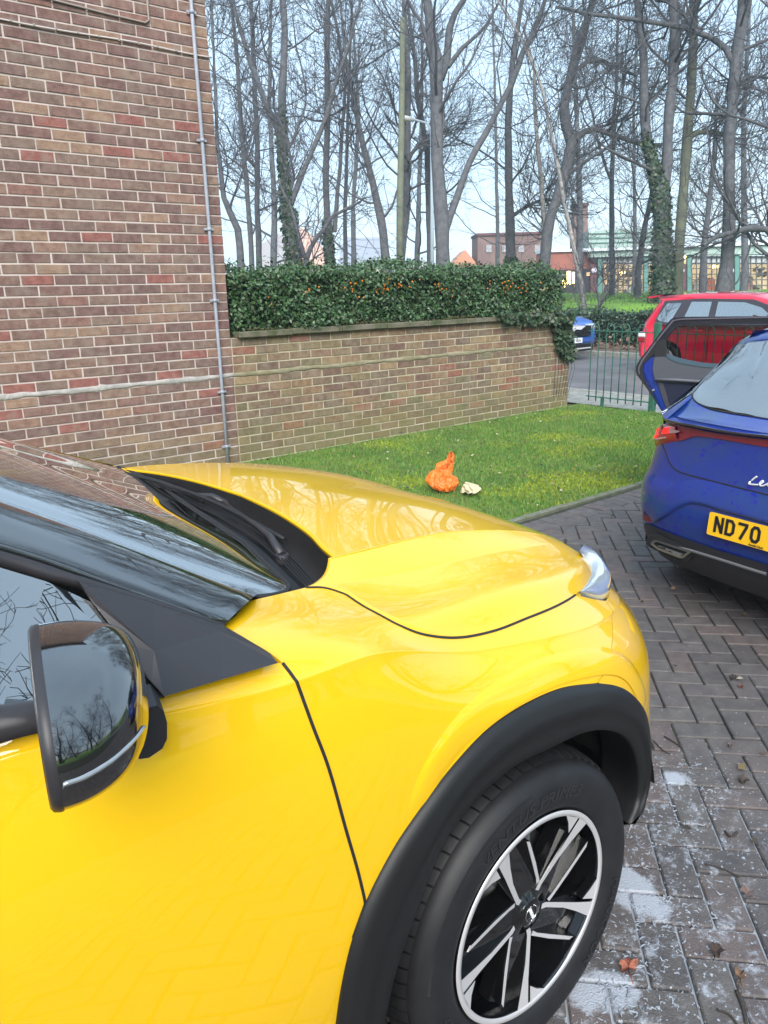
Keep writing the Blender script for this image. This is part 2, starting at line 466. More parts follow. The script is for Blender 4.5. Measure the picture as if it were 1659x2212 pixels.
# block paving: herringbone at 45 degrees, a row of blocks along the lawn, concrete edging
sheet('driveway', -8, 8.98, -7, LAWN_Y, -.012, M_joint, 1)
M_pav = mat('block paving', rough=.62, island=[(.140, .120, .112), (.120, .106, .101), (.148, .122, .114), (.128, .115, .109), (.142, .127, .119), (.158, .125, .115), (.112, .100, .097), (.138, .120, .115), (.132, .118, .111)], var=(.68, .68, .72), vscale=14, bump=.5, bscale=220, coord='World')
def foam_on(m, amount):
    """dried splashes of car shampoo round the front wheel: white flecks whose shape is their own"""
    n_ = m.node_tree; N = n_.nodes; K = n_.links.new
    b = N['Principled BSDF']; src = b.inputs['Base Color'].links[0].from_socket
    g = N.new('ShaderNodeNewGeometry')
    def dist(cx_, cy_, r0, r1):
        vs_ = N.new('ShaderNodeVectorMath'); vs_.operation = 'DISTANCE'; vs_.inputs[1].default_value = (cx_, cy_, 0); K(g.outputs['Position'], vs_.inputs[0])
        mr_ = N.new('ShaderNodeMapRange'); mr_.inputs[1].default_value = r1; mr_.inputs[2].default_value = r0; K(vs_.outputs['Value'], mr_.inputs[0])
        return mr_.outputs[0]
    d1 = dist(1.45, .80, .25, .95); d2 = dist(1.95, 1.0, .15, .80)
    mxm = N.new('ShaderNodeMath'); mxm.operation = 'MAXIMUM'; K(d1, mxm.inputs[0]); K(d2, mxm.inputs[1])
    pools = None
    for (pu, pv, pr) in ((1365, 1925, .085), (1395, 1950, .075), (1340, 1890, .06), (1305, 2135, .075), (1340, 2140, .06), (1270, 2150, .06), (1460, 1682, .05)):
        c_ = at(pu, pv, z=0); d_ = dist(float(c_[0]), float(c_[1]), 0.0, pr)
        if pools is None: pools = d_
        else:
            q_ = N.new('ShaderNodeMath'); q_.operation = 'MAXIMUM'; K(pools, q_.inputs[0]); K(d_, q_.inputs[1]); pools = q_.outputs[0]
    nz = N.new('ShaderNodeTexNoise'); nz.inputs['Scale'].default_value = 16; nz.inputs['Detail'].default_value = 9; nz.inputs['Roughness'].default_value = .80; nz.inputs['Distortion'].default_value = .35; K(g.outputs['Position'], nz.inputs['Vector'])
    ad = N.new('ShaderNodeMath'); ad.operation = 'MULTIPLY_ADD'; K(mxm.outputs[0], ad.inputs[0]); ad.inputs[1].default_value = amount; K(nz.outputs[0], ad.inputs[2])
    a9 = N.new('ShaderNodeMath'); a9.operation = 'MULTIPLY_ADD'; K(pools, a9.inputs[0]); a9.inputs[1].default_value = .42; K(ad.outputs[0], a9.inputs[2]); ad = a9
    r = N.new('ShaderNodeValToRGB'); r.color_ramp.elements[0].position = .69; r.color_ramp.elements[1].position = .83; K(ad.outputs[0], r.inputs[0])
    # fine flecks everywhere on the drive
    n3 = N.new('ShaderNodeTexNoise'); n3.inputs['Scale'].default_value = 85; n3.inputs['Detail'].default_value = 2; K(g.outputs['Position'], n3.inputs['Vector'])
    a3 = N.new('ShaderNodeMath'); a3.operation = 'MULTIPLY_ADD'; K(mxm.outputs[0], a3.inputs[0]); a3.inputs[1].default_value = .07; K(n3.outputs[0], a3.inputs[2])
    r3 = N.new('ShaderNodeValToRGB'); r3.color_ramp.elements[0].position = .715; r3.color_ramp.elements[1].position = .745; K(a3.outputs[0], r3.inputs[0])
    m3 = N.new('ShaderNodeMath'); m3.operation = 'MAXIMUM'; K(r.outputs[0], m3.inputs[0]); K(r3.outputs[0], m3.inputs[1])
    m4 = N.new('ShaderNodeMath'); m4.operation = 'MULTIPLY'; m4.inputs[1].default_value = .8; K(m3.outputs[0], m4.inputs[0])
    mx_ = N.new('ShaderNodeMixRGB'); K(m4.outputs[0], mx_.inputs[0]); K(src, mx_.inputs[1]); mx_.inputs[2].default_value = (.47, .50, .56, 1)
    K(mx_.outputs[0], b.inputs['Base Color'])
foam_on(M_pav, .17)
foam_on(M_joint, .40)
def block_mesh(name, l, w_, seed):
    bm = bmesh.new(); bmesh.ops.create_cube(bm, size=1.0)
    rr = random.Random(seed)
    for v in bm.verts:
        v.co = (v.co.x * l, v.co.y * w_, v.co.z * .05 + (rr.uniform(-.0012, .0012) if v.co.z > 0 else 0) - .025)
    top = [e for e in bm.edges if all(v.co.z > -.02 for v in e.verts)] + [e for e in bm.edges if abs(e.verts[0].co.z - e.verts[1].co.z) > .03]
    bmesh.ops.bevel(bm, geom=top, offset=.0042, segments=1, affect='EDGES')
    bmesh.ops.delete(bm, geom=[f for f in bm.faces if f.normal.z < -.9], context='FACES')
    me = bpy.data.meshes.new(name); bm.to_mesh(me); bm.free(); me.materials.append(M_pav); return me
pm = [block_mesh('paving_block', .193, .093, i) for i in range(5)]
drive = empty('block_paving', (0, 0, 0), kind='structure')
cells = []; CUTS = []
u = .1
A45 = radians(-47.0 + 90)      # joints run at about 45 degrees to the lawn edge
ca, sa = cos(A45), sin(A45)
for i in range(-70, 130):
    for j in range(-75, 90):
        k = (i - j) % 4
        if k == 0: c = ((i + 1) * u, (j + .5) * u, 0)
        elif k == 3: c = ((i + .5) * u, (j + 1) * u, 1)
        else: continue
        # herringbone: horizontal blocks where (i-j)%4==0, vertical ones where ==3
        X = c[0] * ca - c[1] * sa; Y = c[0] * sa + c[1] * ca
        a_b = A45 + (pi / 2 if c[2] else 0)
        if not (-1.5 < X < 8.9 and -2.6 < Y): continue
        hx, hy = .0965, .0465
        cr_ = [(X + p * hx * cos(a_b) - q * hy * sin(a_b), Y + p * hx * sin(a_b) + q * hy * cos(a_b)) for p, q in ((-1, -1), (1, -1), (1, 1), (-1, 1))]
        YB = LAWN_Y - .262
        if max(p[1] for p in cr_) < YB: cells.append((X, Y, a_b))
        elif min(p[1] for p in cr_) < YB - .012:
            out = []
            for k in range(4):
                p, q = cr_[k], cr_[(k + 1) % 4]
                if p[1] <= YB: out.append(p)
                if (p[1] - YB) * (q[1] - YB) < 0: t = (YB - p[1]) / (q[1] - p[1]); out.append((p[0] + t * (q[0] - p[0]), YB))
            if len(out) >= 3: CUTS.append(out)
# border course of blocks laid across, along the lawn
for i in range(-10, 86):
    cells.append((i * .1035 + .05, LAWN_Y - .105 - .055, pi / 2))
vis = []
for X, Y, a in cells:
    p = proj((X, Y, 0)); dd = (np.array([X, Y, 0]) - CAM) @ FWD
    ok = dd > .3 and -40 < p[0] < 1700 and 900 < p[1] < 2300
    # not under the yellow car's body
    under = (X < 1.9 and Y > .75 and p[0] < 1330)
    vis.append((dd if (ok and not under) else 99 + dd, X, Y, a))
vis.sort()
rest = MB()
for q, (dd, X, Y, a) in enumerate(vis):
    tz = rng.uniform(-.0025, .0025)
    if q < 300 and dd < 90:
        o = bpy.data.objects.new('paving_block', pm[q % 5]); COL.objects.link(o); o.parent = drive
        o.location = (X, Y, tz); o.rotation_euler = (rng.uniform(-.009, .009), rng.uniform(-.009, .009), a + rng.uniform(-.012, .012))
    else:
        me = pm[q % 5]; R_ = Matrix.Rotation(a + rng.uniform(-.012, .012), 3, 'Z')
        rest.add([tuple(R_ @ v.co + Vector((X, Y, tz))) for v in me.vertices], [tuple(p.vertices) for p in me.polygons])
for c_ in CUTS:
    rest.prism([(p[0], p[1], -.05) for p in c_], (0, 0, .05 + rng.uniform(-.002, .001)))
rest.build('paving_blocks', M_pav, drive, kind='stuff')
ed = empty('lawn_edging', (0, 0, 0), kind='structure')
em = MB().cbox((-.455, -.025, -.1), (.455, .025, 0.012), .006)
eme = mesh_np('edging_stone', em.V, em.F, mat('edging concrete', (.20, .20, .17), .9, var=(.11, .13, .06), vscale=9, bump=.5, bscale=90, coord='World'))
for i in range(12):
    o = link('edging_stone', eme, ed, loc=(-1.4 + i * .918, LAWN_Y + .02, rng.uniform(-.004, .004))); o.rotation_euler = (0, 0, rng.uniform(-.006, .006))

# ================================================================== brick building and boundary wall
WY = 6.62
CH, BL = .0825, .255
BAND0, BAND1 = .822, .856
bm_v = []
for sd_ in range(6):
    rr = random.Random(sd_)
    def bmk(l):
        b_ = MB()
        x1 = l / 2; z1 = (CH - .0125) / 2; d = .0055; c = .003
        j = lambda: rr.uniform(-.0016, .0016)
        V = [(-x1 + j(), 0, -z1 + j()), (x1 + j(), 0, -z1 + j()), (x1 + j(), 0, z1 + j()), (-x1 + j(), 0, z1 + j())]
        V += [(p[0], -d + c, p[2]) for p in V]
        V += [(p[0] * (1 - c / x1), -d + j() * .5, p[2] * (1 - c / z1)) for p in V[:4]]
        F = [(8, 9, 10, 11)]
        for i in range(4):
            k = (i + 1) % 4
            F += [(i, k, 4 + k, 4 + i), (4 + i, 4 + k, 8 + k, 8 + i)]
        b_.add(V, F); return b_
    bm_v.append((bmk(BL - .013), bmk(BL / 2 - .013)))
def courses(x0, x1, ztop, zbot=-.03):
    out = []
    zs = []
    z = BAND1
    while z + CH < ztop + 1e-6: zs.append(z); z += CH
    z = BAND0 - CH
    while z > zbot - CH: zs.append(z); z -= CH
    for z in zs:
        k = int(round((z - BAND1) / CH)) if z > BAND0 else int(round((z - BAND0) / CH)) + 1
        off = (k % 2) * BL / 2
        x = x1 - off
        if off: out.append((x1 - BL / 4, z + CH / 2, 1))
        while x - BL > x0:
            out.append((x - BL / 2, z + CH / 2, 0)); x -= BL
        if x - BL / 2 > x0: out.append((x - BL / 4, z + CH / 2, 1))
    return out
def lay(parent, lst, mt, cap=300):
    seen = []
    for x, z, half in lst:
        p = proj((x, WY, z)); dd = (np.array([x, WY, z]) - CAM) @ FWD
        on = -30 < p[0] < 1700 and -30 < p[1] < 990 + .0 * p[0]
        hidden = p[0] < 480 and p[1] > 905 + (p[0] * .35 if p[0] < 250 else 88)
        seen.append((dd if (on and not hidden) else 100 + dd, x, z, half))
    seen.sort()
    mes = [[mesh_np('brick', b_.V, b_.F, mt) for b_ in pr] for pr in bm_v]
    rest_ = MB()
    for q, (dd, x, z, half) in enumerate(seen):
        v = q * 7 % 6; yj = rng.uniform(-.0025, .002)
        if q < cap and dd < 90:
            o = bpy.data.objects.new('brick', mes[v][half]); COL.objects.link(o); o.parent = parent
            o.location = (x + rng.uniform(-.0015, .0015), WY + yj, z + rng.uniform(-.001, .001)); o.rotation_euler = (0, rng.uniform(-.006, .006), 0)
        else:
            b_ = bm_v[v][half]
            rest_.add([(p[0] + x, p[1] + WY + yj, p[2] + z) for p in b_.V], b_.F)
    if rest_.V:
        rest_.build('bricks', mt, parent, kind='stuff')
CX1 = 3.56
bld = empty('brick_building', (CX1, WY, 0), label='brown brick building with a grey conduit down its corner', category='building')
bld.matrix_parent_inverse = Matrix()
def sub(parent, o):
    """children are modelled in world space; undo the parent's offset"""
    o.parent = parent; o.matrix_parent_inverse = parent.matrix_world.inverted(); return o
bld.location = (0, 0, 0)
b = MB(); b.box((-7, WY + .001, -.1), (CX1 - .006, 14, 5.35)); b.build('wall', M_mortar, bld)
lay(bld, courses(-6.95, CX1, 5.3), M_brick)
# bricks on the return face
r_ = MB()
for x, z, half in courses(-3.6, 3.6, 5.3):
    b_ = bm_v[int(abs(x * 10)) % 6][half]
    r_.add([(CX1 - .006 - p[1], 10.25 + x + p[0], p[2] + z) for p in b_.V], b_.F)
r_.build('bricks', M_brick, bld, kind='stuff')
# the plinth course: a smeared band of mortar that stands a little proud
def band(x0, x1, parent, mt):
    n_ = int((x1 - x0) / .04); G_ = np.zeros((n_, 6, 3)); xx = np.linspace(x0, x1, n_)
    for i, x in enumerate(xx):
        o1 = .006 * sin(x * 9) + .004 * sin(x * 31); o2 = .006 * sin(x * 7 + 2) + .004 * sin(x * 27)
        prof = [(WY, BAND1 + .012 + o1), (WY - .007, BAND1 + .004 + o1), (WY - .012, BAND1 - .010 + o1 * .5), (WY - .011, BAND0 + .010 + o2 * .5), (WY - .007, BAND0 - .002 + o2), (WY, BAND0 - .006 + o2)]
        for j, (yy, zz) in enumerate(prof): G_[i, j] = (x, yy, zz)
    MB().grid(G_).build('mortar_band', mt, parent)
M_band = mat('band mortar', (.46, .42, .39), .95, var=(.30, .28, .27), vscale=14, bump=1.0, bscale=70, coord='World')
band(-6.9, CX1, bld, M_band)
rf = MB(); rf.box((-7.3, WY - .35, 5.35), (CX1 + .3, 14.3, 5.5)); rf.build('roof', mat('roof edge', (.09, .085, .08), .8), bld)

bw = empty('boundary_wall', (0, 0, 0), label='low brown brick garden wall carrying the clipped hedge', category='wall')
WX1 = 8.66
b = MB(); b.box((CX1, WY + .001, -.1), (WX1 - .006, WY + .22, 1.182)); b.box((WX1 - .24, WY + .22, -.1), (WX1 - .006, 8.9, 1.182)); b.build('wall', mat('old mortar', (.55, .48, .36), .95, var=(.42, .38, .25), vscale=5, bump=.6, bscale=120, coord='World'), bw)
lay(bw, courses(CX1 - .01, WX1, 1.19), M_brick2)
M_band2 = mat('mossy band mortar', (.32, .28, .19), .95, var=(.20, .18, .10), vscale=9, bump=1.0, bscale=70, coord='World')
band(CX1 + .005, WX1, bw, M_band2)
cs = MB().cbox((-.298, -.17, 0), (.298, .17, .058), .008); csm = mesh_np('coping_stone', cs.V, cs.F, M_stone)
x = CX1 + .36
while x < WX1 - .2:
    o = link('coping_stone', csm, bw, loc=(x, WY + .11, 1.184 + rng.uniform(-.003, .003))); o.rotation_euler = (rng.uniform(-.01, .01), rng.uniform(-.006, .006), rng.uniform(-.008, .008)); x += .602
# conduit and cable
pp = empty('conduit_pipe', (0, 0, 0), label='thin grey conduit running down the brick building corner', category='pipe')
MB().tube([(3.41, WY - .035, z) for z in (5.3, 3.2, 3.19, 1.9, .9, -.05)], .0155, 10).build('pipe', M_pipe, pp)
for z in (3.83, 2.86, 2.14, 1.53, .70, .18):
    c_ = MB(); c_.tube([(3.41, WY - .035, z - .014), (3.41, WY - .035, z + .014)], .0205, 10); c_.box((3.405, WY - .03, z - .01), (3.455, WY - .008, z + .01)); c_.box((3.365, WY - .03, z - .01), (3.41, WY - .02, z + .01))
    c_.build('clip', M_pipe, pp)
cb = empty('wall_cable', (0, 0, 0), label='thin pale cable clipped level across the brick wall', category='cable')
MB().tube([(x, WY - .018 - .003 * sin(x * 9), 3.525 + .006 * sin(x * 5)) for x in np.linspace(-1, 3.57, 60)], .007, 6).build('cable', mat('pale cable', (.52, .46, .44), .5), cb)
for x in np.arange(.2, 3.5, .16):
    MB().box((x, WY - .03, 3.518), (x + .012, WY - .008, 3.534)).build('clip', M_cable, cb)
cb2 = empty('wall_cable', (0, 0, 0), label='thin brown cable above the pale one, bending upward', category='cable')
MB().tube([(-1, WY - .018, 3.70), (2.2, WY - .018, 3.72), (2.7, WY - .018, 3.695), (3.0, WY - .018, 3.685), (3.035, WY - .018, 3.71), (3.04, WY - .018, 5.3)], .008, 6).build('cable', M_cable, cb2)

# ================================================================== leaves
def leaf_cloud(P, Nrm, size, jit=.9, seed=0, shape=1.0):
    """folded leaves (4 triangles each) at P, facing roughly along Nrm"""
    r = np.random.default_rng(seed); n = len(P)
    d = Nrm + r.normal(0, jit, (n, 3)); d /= np.linalg.norm(d, axis=1)[:, None]
    t = np.cross(d, r.normal(0, 1, (n, 3))); t /= np.linalg.norm(t, axis=1)[:, None]
    s = np.cross(d, t)
    L_ = (size * r.uniform(.6, 1.35, n))[:, None]; W_ = L_ * .30 * shape
    V = np.stack([P, P + t * L_ * .5 + s * W_ + d * L_ * .12, P + t * L_, P + t * L_ * .5 - s * W_ + d * L_ * .12, P + t * L_ * .5], 1)
    base = (np.arange(n) * 5)[:, None]
    F = np.concatenate([base + np.array([[0, 1, 4]]), base + np.array([[1, 2, 4]]), base + np.array([[2, 3, 4]]), base + np.array([[3, 0, 4]])])
    return V.reshape(-1, 3), F
hd = empty('clipped_hedge', (0, 0, 0), label='dark green clipped hedge with small orange berries above the low brick wall', category='hedge')
HX0, HX1, HY0, HY1, HZ0, HZ1 = 3.60, 8.50, 6.64, 8.3, 1.245, 1.83
n = 26000
r = rng
# front, top and right faces of a rounded block
fu = r.random(n); P = np.zeros((n, 3)); Nn = np.zeros((n, 3))
a = fu < .62; bq = (fu >= .62) & (fu < .9); c = fu >= .9
P[a] = np.stack([r.uniform(HX0, HX1, a.sum()), np.full(a.sum(), HY0), r.uniform(HZ0 - .02, HZ1, a.sum())], 1); Nn[a] = (0, -1, .35)
P[bq] = np.stack([r.uniform(HX0, HX1, bq.sum()), HY0 + (HY1 - HY0) * r.beta(1, 2.2, bq.sum()), np.full(bq.sum(), HZ1)], 1); Nn[bq] = (0, -.3, 1)
P[c] = np.stack([np.full(c.sum(), HX1), r.uniform(HY0, HY1, c.sum()), r.uniform(HZ0, HZ1, c.sum())], 1); Nn[c] = (1, 0, .3)
wob = .04 * np.sin(P[:, 0] * 2.3 + .6) * np.sin(P[:, 2] * 4) + .045 * np.sin(P[:, 0] * 5.1) * np.sin(P[:, 2] * 8 + P[:, 1] * 3) + .03 * np.sin(P[:, 0] * 13 + 1) * np.sin(P[:, 2] * 17)
P += Nn * (wob + np.abs(r.normal(0, .03, n)) * -1 + r.exponential(.020, n))[:, None]
# round the right-hand end and the top edge
dx = np.clip(P[:, 0] - (HX1 - .25), 0, None); P[:, 2] -= (P[:, 2] > HZ1 - .2) * dx * .55
ey = np.clip(.12 - (P[:, 1] - HY0), 0, None) * (P[:, 2] > HZ1 - .06); P[:, 2] -= ey * .5
V, F = leaf_cloud(P, Nn, .038, .75, 3)
obj('foliage', V, F, M_leafH, hd, kind='stuff')
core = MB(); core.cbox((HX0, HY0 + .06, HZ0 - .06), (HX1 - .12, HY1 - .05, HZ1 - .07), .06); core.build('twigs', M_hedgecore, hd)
bb = MB()
for k, (bx, bz, cnt) in enumerate([(4.45, 1.60, 7), (4.98, 1.64, 12), (5.05, 1.52, 6), (5.42, 1.62, 14), (5.36, 1.58, 8), (5.62, 1.64, 8), (6.25, 1.60, 9), (6.4, 1.56, 5), (7.0, 1.61, 6), (7.35, 1.60, 12), (7.6, 1.57, 8), (3.95, 1.5, 3), (8.0, 1.6, 4), (5.8, 1.66, 6)]):
    for q in range(int(cnt * .8)):
        cx_, cz_ = bx + rng.normal(0, .055), bz + rng.normal(0, .035); s = rng.uniform(.008, .014); cy_ = HY0 - .055 + rng.uniform(-.015, .01)
        bb.add([(cx_ + s, cy_, cz_), (cx_ - s, cy_, cz_), (cx_, cy_ + s, cz_), (cx_, cy_ - s, cz_), (cx_, cy_, cz_ + s), (cx_, cy_, cz_ - s)],
               [(0, 2, 4), (2, 1, 4), (1, 3, 4), (3, 0, 4), (2, 0, 5), (1, 2, 5), (3, 1, 5), (0, 3, 5)], True)
bb.build('berries', M_berry, hd, kind='stuff')
# ivy over the wall end
iv = empty('ivy', (0, 0, 0), label='trailing ivy hanging over the end of the low wall', category='ivy')
n = 1500
t = r.random(n); P = np.zeros((n, 3))
strand = r.integers(0, 3, n)
for k, pts in enumerate([[(7.2, 1.22), (7.8, 1.19), (8.3, 1.16), (8.55, 1.16)], [(8.3, 1.2), (8.36, .95), (8.42, .8), (8.5, .7)], [(8.5, 1.2), (8.55, .95), (8.6, .75), (8.62, .62)]]):
    c_ = curve(pts, 50); s = strand == k; idx = (t[s] * 49).astype(int)
    P[s] = np.stack([c_[idx, 0] + r.normal(0, .05 if k else .06, s.sum()), WY - .03 + r.uniform(-.05, .01, s.sum()), c_[idx, 1] + r.normal(0, .035, s.sum())], 1)
P[:, 1] -= .05 * (P[:, 2] > 1.12)
V, F = leaf_cloud(P, np.tile([0, -1, .2], (n, 1)), .055, .5, 5, 1.5)
obj('leaves', V, F, M_leafI, iv, kind='stuff')
v_ = MB()
for k in range(7):
    x = 8.3 + .05 * k; v_.tube([(x, WY - .02, 1.2), (x + .03, WY - .025, .9), (x + .05 + .02 * k, WY - .015, .5), (x + .04, WY - .015, .15)], .004, 4)
v_.build('stem', M_twig, iv)
mo = MB()
# dead leaf litter and moss on the coping
n = 2200; P = np.stack([r.uniform(3.7, 8.6, n), r.uniform(WY - .045, WY + .04, n), np.full(n, 1.243) + r.uniform(0, .01, n)], 1)
P[:, 2] += .012 * np.sin(P[:, 0] * 4)
V, F = leaf_cloud(P, np.tile([0, -.3, 1], (n, 1)), .022, .5, 8, 1.4)
obj('coping_moss', V, F, mat('dark moss', rough=1, island=[(.04, .05, .015), (.07, .07, .02), (.05, .04, .02), (.09, .09, .03)]), None, kind='stuff')

# ================================================================== hoop-top railing at the end of the lawn
fe = empty('railing', (0, 0, 0), label='green hoop topped metal railing between lawn and road', category='railing')
FX = 9.0
POST = [(5.53, .075), (3.45, .06), (1.4, .06), (-.6, .06)]
def railbar(y): return [(FX, y, .03), (FX, y, .96)]
ybar = list(np.arange(6.52, 5.62, -.118)) + list(np.arange(5.36, -2.6, -.118))
i = 0
while i < len(ybar) - 1:
    y0, y1 = ybar[i], ybar[i + 1]
    if abs(y0 - y1) > .2 or any(min(y0, y1) - .02 < p_ < max(y0, y1) + .02 for p_, _ in POST): i += 1; continue
    ym, rr_ = (y0 + y1) / 2, (y0 - y1) / 2
    pts = [(FX, y0, .04), (FX, y0, .5), (FX, y0, 1.0)] + [(FX, ym + rr_ * cos(a), 1.0 + .085 * sin(a)) for a in np.linspace(.25, pi - .25, 8)] + [(FX, y1, 1.0), (FX, y1, .5), (FX, y1, .04)]
    MB().tube(pts, .0075, 6).build('hoop', M_green, fe); i += 2
for y0, y1 in ((6.56, 5.56), (5.50, 3.48), (3.42, 1.43), (1.37, -.57)):
    for z in (.10, .985):
        MB().cbox((FX - .018, y1, z - .006), (FX + .018, y0, z + .006), .002).build('rail', M_green, fe)
for y, s in POST:
    MB().cbox((FX - s / 2, y - s / 2, -.1), (FX + s / 2, y + s / 2, 1.11), .006).build('post', M_green, fe)
MB().box((FX - .02, 6.28, -.1), (FX + .02, 6.31, .11)).build('foot', M_green, fe)
# ================================================================== bare winter trees
def dpt(u, v, D):
    return at(u, v, d=D)
def disp(x, y): return (829.5 + .5 * x, .5 * y)      # helpers for measured outlines, right half
def displ(x, y): return (.5 * x, .5 * y)
def resample(P, R_, n):
    s = np.r_[0, np.cumsum(np.linalg.norm(np.diff(P, axis=0), axis=1))]; t = np.linspace(0, s[-1], n)
    return np.stack([np.interp(t, s, P[:, k]) for k in range(3)], 1), np.interp(t, s, R_)
def tubes(P, Rr, n):
    """P (N,K,3), Rr (N,K) -> verts, quads"""
    N, K_ = P.shape[:2]
    T = np.gradient(P, axis=1); T /= np.linalg.norm(T, axis=2)[:, :, None] + 1e-9
    ref = np.where(np.abs(T[:, :1, 2:3]) < .9, np.array([0, 0, 1.0]), np.array([1.0, 0, 0]))
    A = np.cross(T, np.broadcast_to(ref, T.shape)); A /= np.linalg.norm(A, axis=2)[:, :, None] + 1e-9
    B = np.cross(T, A)
    ang = np.arange(n) * 2 * pi / n
    V = P[:, :, None] + Rr[:, :, None, None] * (np.cos(ang)[None, None, :, None] * A[:, :, None] + np.sin(ang)[None, None, :, None] * B[:, :, None])
    idx = np.arange(N * K_ * n).reshape(N, K_, n)
    a = idx[:, :-1]; b = idx[:, 1:]
    F = np.stack([a, np.roll(a, -1, 2), np.roll(b, -1, 2), b], -1).reshape(-1, 4)
    return V.reshape(-1, 3), F
def sprout(P, Rr, m, t0, t1, l0, l1, ang0, ang1, up, K_, r, rfac=.5, wig=.12, rmin=.004):
    """m children from every parent polyline"""
    N, Kp = P.shape[:2]
    t = r.uniform(t0, t1, (N, m)); t.sort(axis=1)
    f = t * (Kp - 1); i = np.minimum(f.astype(int), Kp - 2); f = f - i
    n_ = np.arange(N)[:, None]
    p = P[n_, i] * (1 - f)[..., None] + P[n_, i + 1] * f[..., None]
    rad = (Rr[n_, i] * (1 - f) + Rr[n_, i + 1] * f)
    T = P[n_, i + 1] - P[n_, i]; T /= np.linalg.norm(T, axis=-1)[..., None] + 1e-9
    rnd = r.normal(0, 1, T.shape); S_ = np.cross(T, rnd); S_ /= np.linalg.norm(S_, axis=-1)[..., None] + 1e-9
    a = np.radians(r.uniform(ang0, ang1, (N, m)))[..., None]
    d = T * np.cos(a) + S_ * np.sin(a)
    L_ = r.uniform(l0, l1, (N, m)) * (1.15 - .5 * t)
    out = np.zeros((N, m, K_, 3)); out[:, :, 0] = p
    step = (L_ / (K_ - 1))[..., None]
    w_ = r.normal(0, wig, (N, m, K_, 3))
    dd = d.copy()
    for k in range(1, K_):
        dd = dd + w_[:, :, k] + np.array([0, 0, up]); dd /= np.linalg.norm(dd, axis=-1)[..., None]
        out[:, :, k] = out[:, :, k - 1] + dd * step
    R0_ = np.maximum(rad * rfac * r.uniform(.7, 1.1, (N, m)), rmin * 1.6)
    R_ = R0_[..., None] * np.linspace(1, .35, K_)[None, None]
    R_ = np.maximum(R_, rmin)
    return out.reshape(N * m, K_, 3), R_.reshape(N * m, K_)
TREES = []
def tree(stems, D, label, seed, top=20.0, m=(40, 9, 6), bark=None, group='bare trees beyond the road and hedge', limb=3.4, base_z=None, ivy=0.0, low=.22, name='bare_tree', upb=.13):
    """stems: list of [(u, v, width)...] from the foot up; the first is the trunk. u, v, width as measured in the picture at depth D"""
    r = np.random.default_rng(seed)
    root = empty(name, (0, 0, 0), label=label, category='tree', group=group)
    polys = []
    for k, st in enumerate(stems):
        P = np.array([dpt(u, v, D) for u, v, w_ in st]); R_ = np.array([w_ * .53 * D / FOC for u, v, w_ in st])
        if k == 0:
            zb = base_z if base_z is not None else float(terrain(P[0][0]))
            foot = P[0].copy(); foot[2] = zb - .1
            if P[0][2] - foot[2] > .15: P = np.vstack([foot, P]); R_ = np.r_[R_[0] * 1.18, R_]
        # carry on above the picture
        if st[-1][1] <= 2:
            d = P[-1] - P[-2]; d /= np.linalg.norm(d); d[2] = abs(d[2]) + .3; d /= np.linalg.norm(d)
            zt = top - 1.2 * k
            n_ = 5; L_ = max(zt - P[-1][2], 1.5) / max(d[2], .3) / n_
            q = P[-1].copy(); rr_ = R_[-1]
            for i in range(n_):
                d = d + r.normal(0, .07, 3); d /= np.linalg.norm(d); q = q + d * L_; rr_ *= .70
                P = np.vstack([P, q]); R_ = np.r_[R_, max(rr_, .015)]
        P, R_ = resample(P, R_, 30)
        # slight irregularity
        n3 = np.cumsum(r.normal(0, 1, (30, 3)), axis=0); n3 -= np.linspace(0, 1, 30)[:, None] * n3[-1]
        P = P + n3 * .012 * np.array([1, 1, 0]); R_ = R_ * (1 + .06 * np.sin(np.arange(30) * 1.7 + seed) + r.normal(0, .03, 30))
        polys.append((P, R_))
    tv, tf = tubes(np.array([p for p, _ in polys]), np.array([q for _, q in polys]), 10)
    obj('trunk', tv, tf, bark or M_bark, root, True)
    # limbs
    PP = np.array([p for p, _ in polys]); RR = np.array([q for _, q in polys])
    H = PP[0][-1][2] - PP[0][0][2]
    P1, R1 = sprout(PP, RR, int(m[0] * .8) // len(polys) + 3, low, .99, limb * .6, limb * 1.7, 38, 85, upb * .8, 11, r, .36, .17, .009)
    P2, R2 = sprout(P1, R1, m[1], .12, .98, .8, 2.6, 25, 65, .06, 7, r, .5, .20, .0068)
    P3, R3 = sprout(P2, R2, max(m[2] - 2, 3), .1, .98, .35, 1.25, 20, 60, .05, 4, r, .55, .20, .0050)
    Vs, Fs, off = [], [], 0
    for P_, R_, n_ in ((P1, R1, 5), (P2, R2, 3), (P3, R3, 3)):
        V, F = tubes(P_, R_, n_); Vs.append(V); Fs.append(F + off); off += len(V)
    obj('crown', np.vstack(Vs), np.vstack(Fs), M_twig, root)
    if ivy > 0:
        P = PP[0]; R_ = RR[0]; n_ = 3200; t = r.beta(1, 1.3, n_) * ivy * 29; i = np.minimum(t.astype(int), 28); f = (t - i)[:, None]
        c_ = P[i] * (1 - f) + P[i + 1] * f; a = r.uniform(0, 2 * pi, n_); o_ = np.stack([np.cos(a), np.sin(a), np.zeros(n_)], 1)
        pos = c_ + o_ * (R_[i] * (1.0 + .35 * r.random(n_) * (1 - t / (ivy * 29 + 1))))[:, None]
        V, F = leaf_cloud(pos, o_ + (0, 0, .3), .12, .5, seed, 1.5)
        obj('ivy', V, F, M_leafI, root, kind='stuff')
    TREES.append(root)
    return root
d_, l_ = disp, displ
def pts(fn, L_): return [(*fn(x, y), w_ * .52) for x, y, w_ in L_]
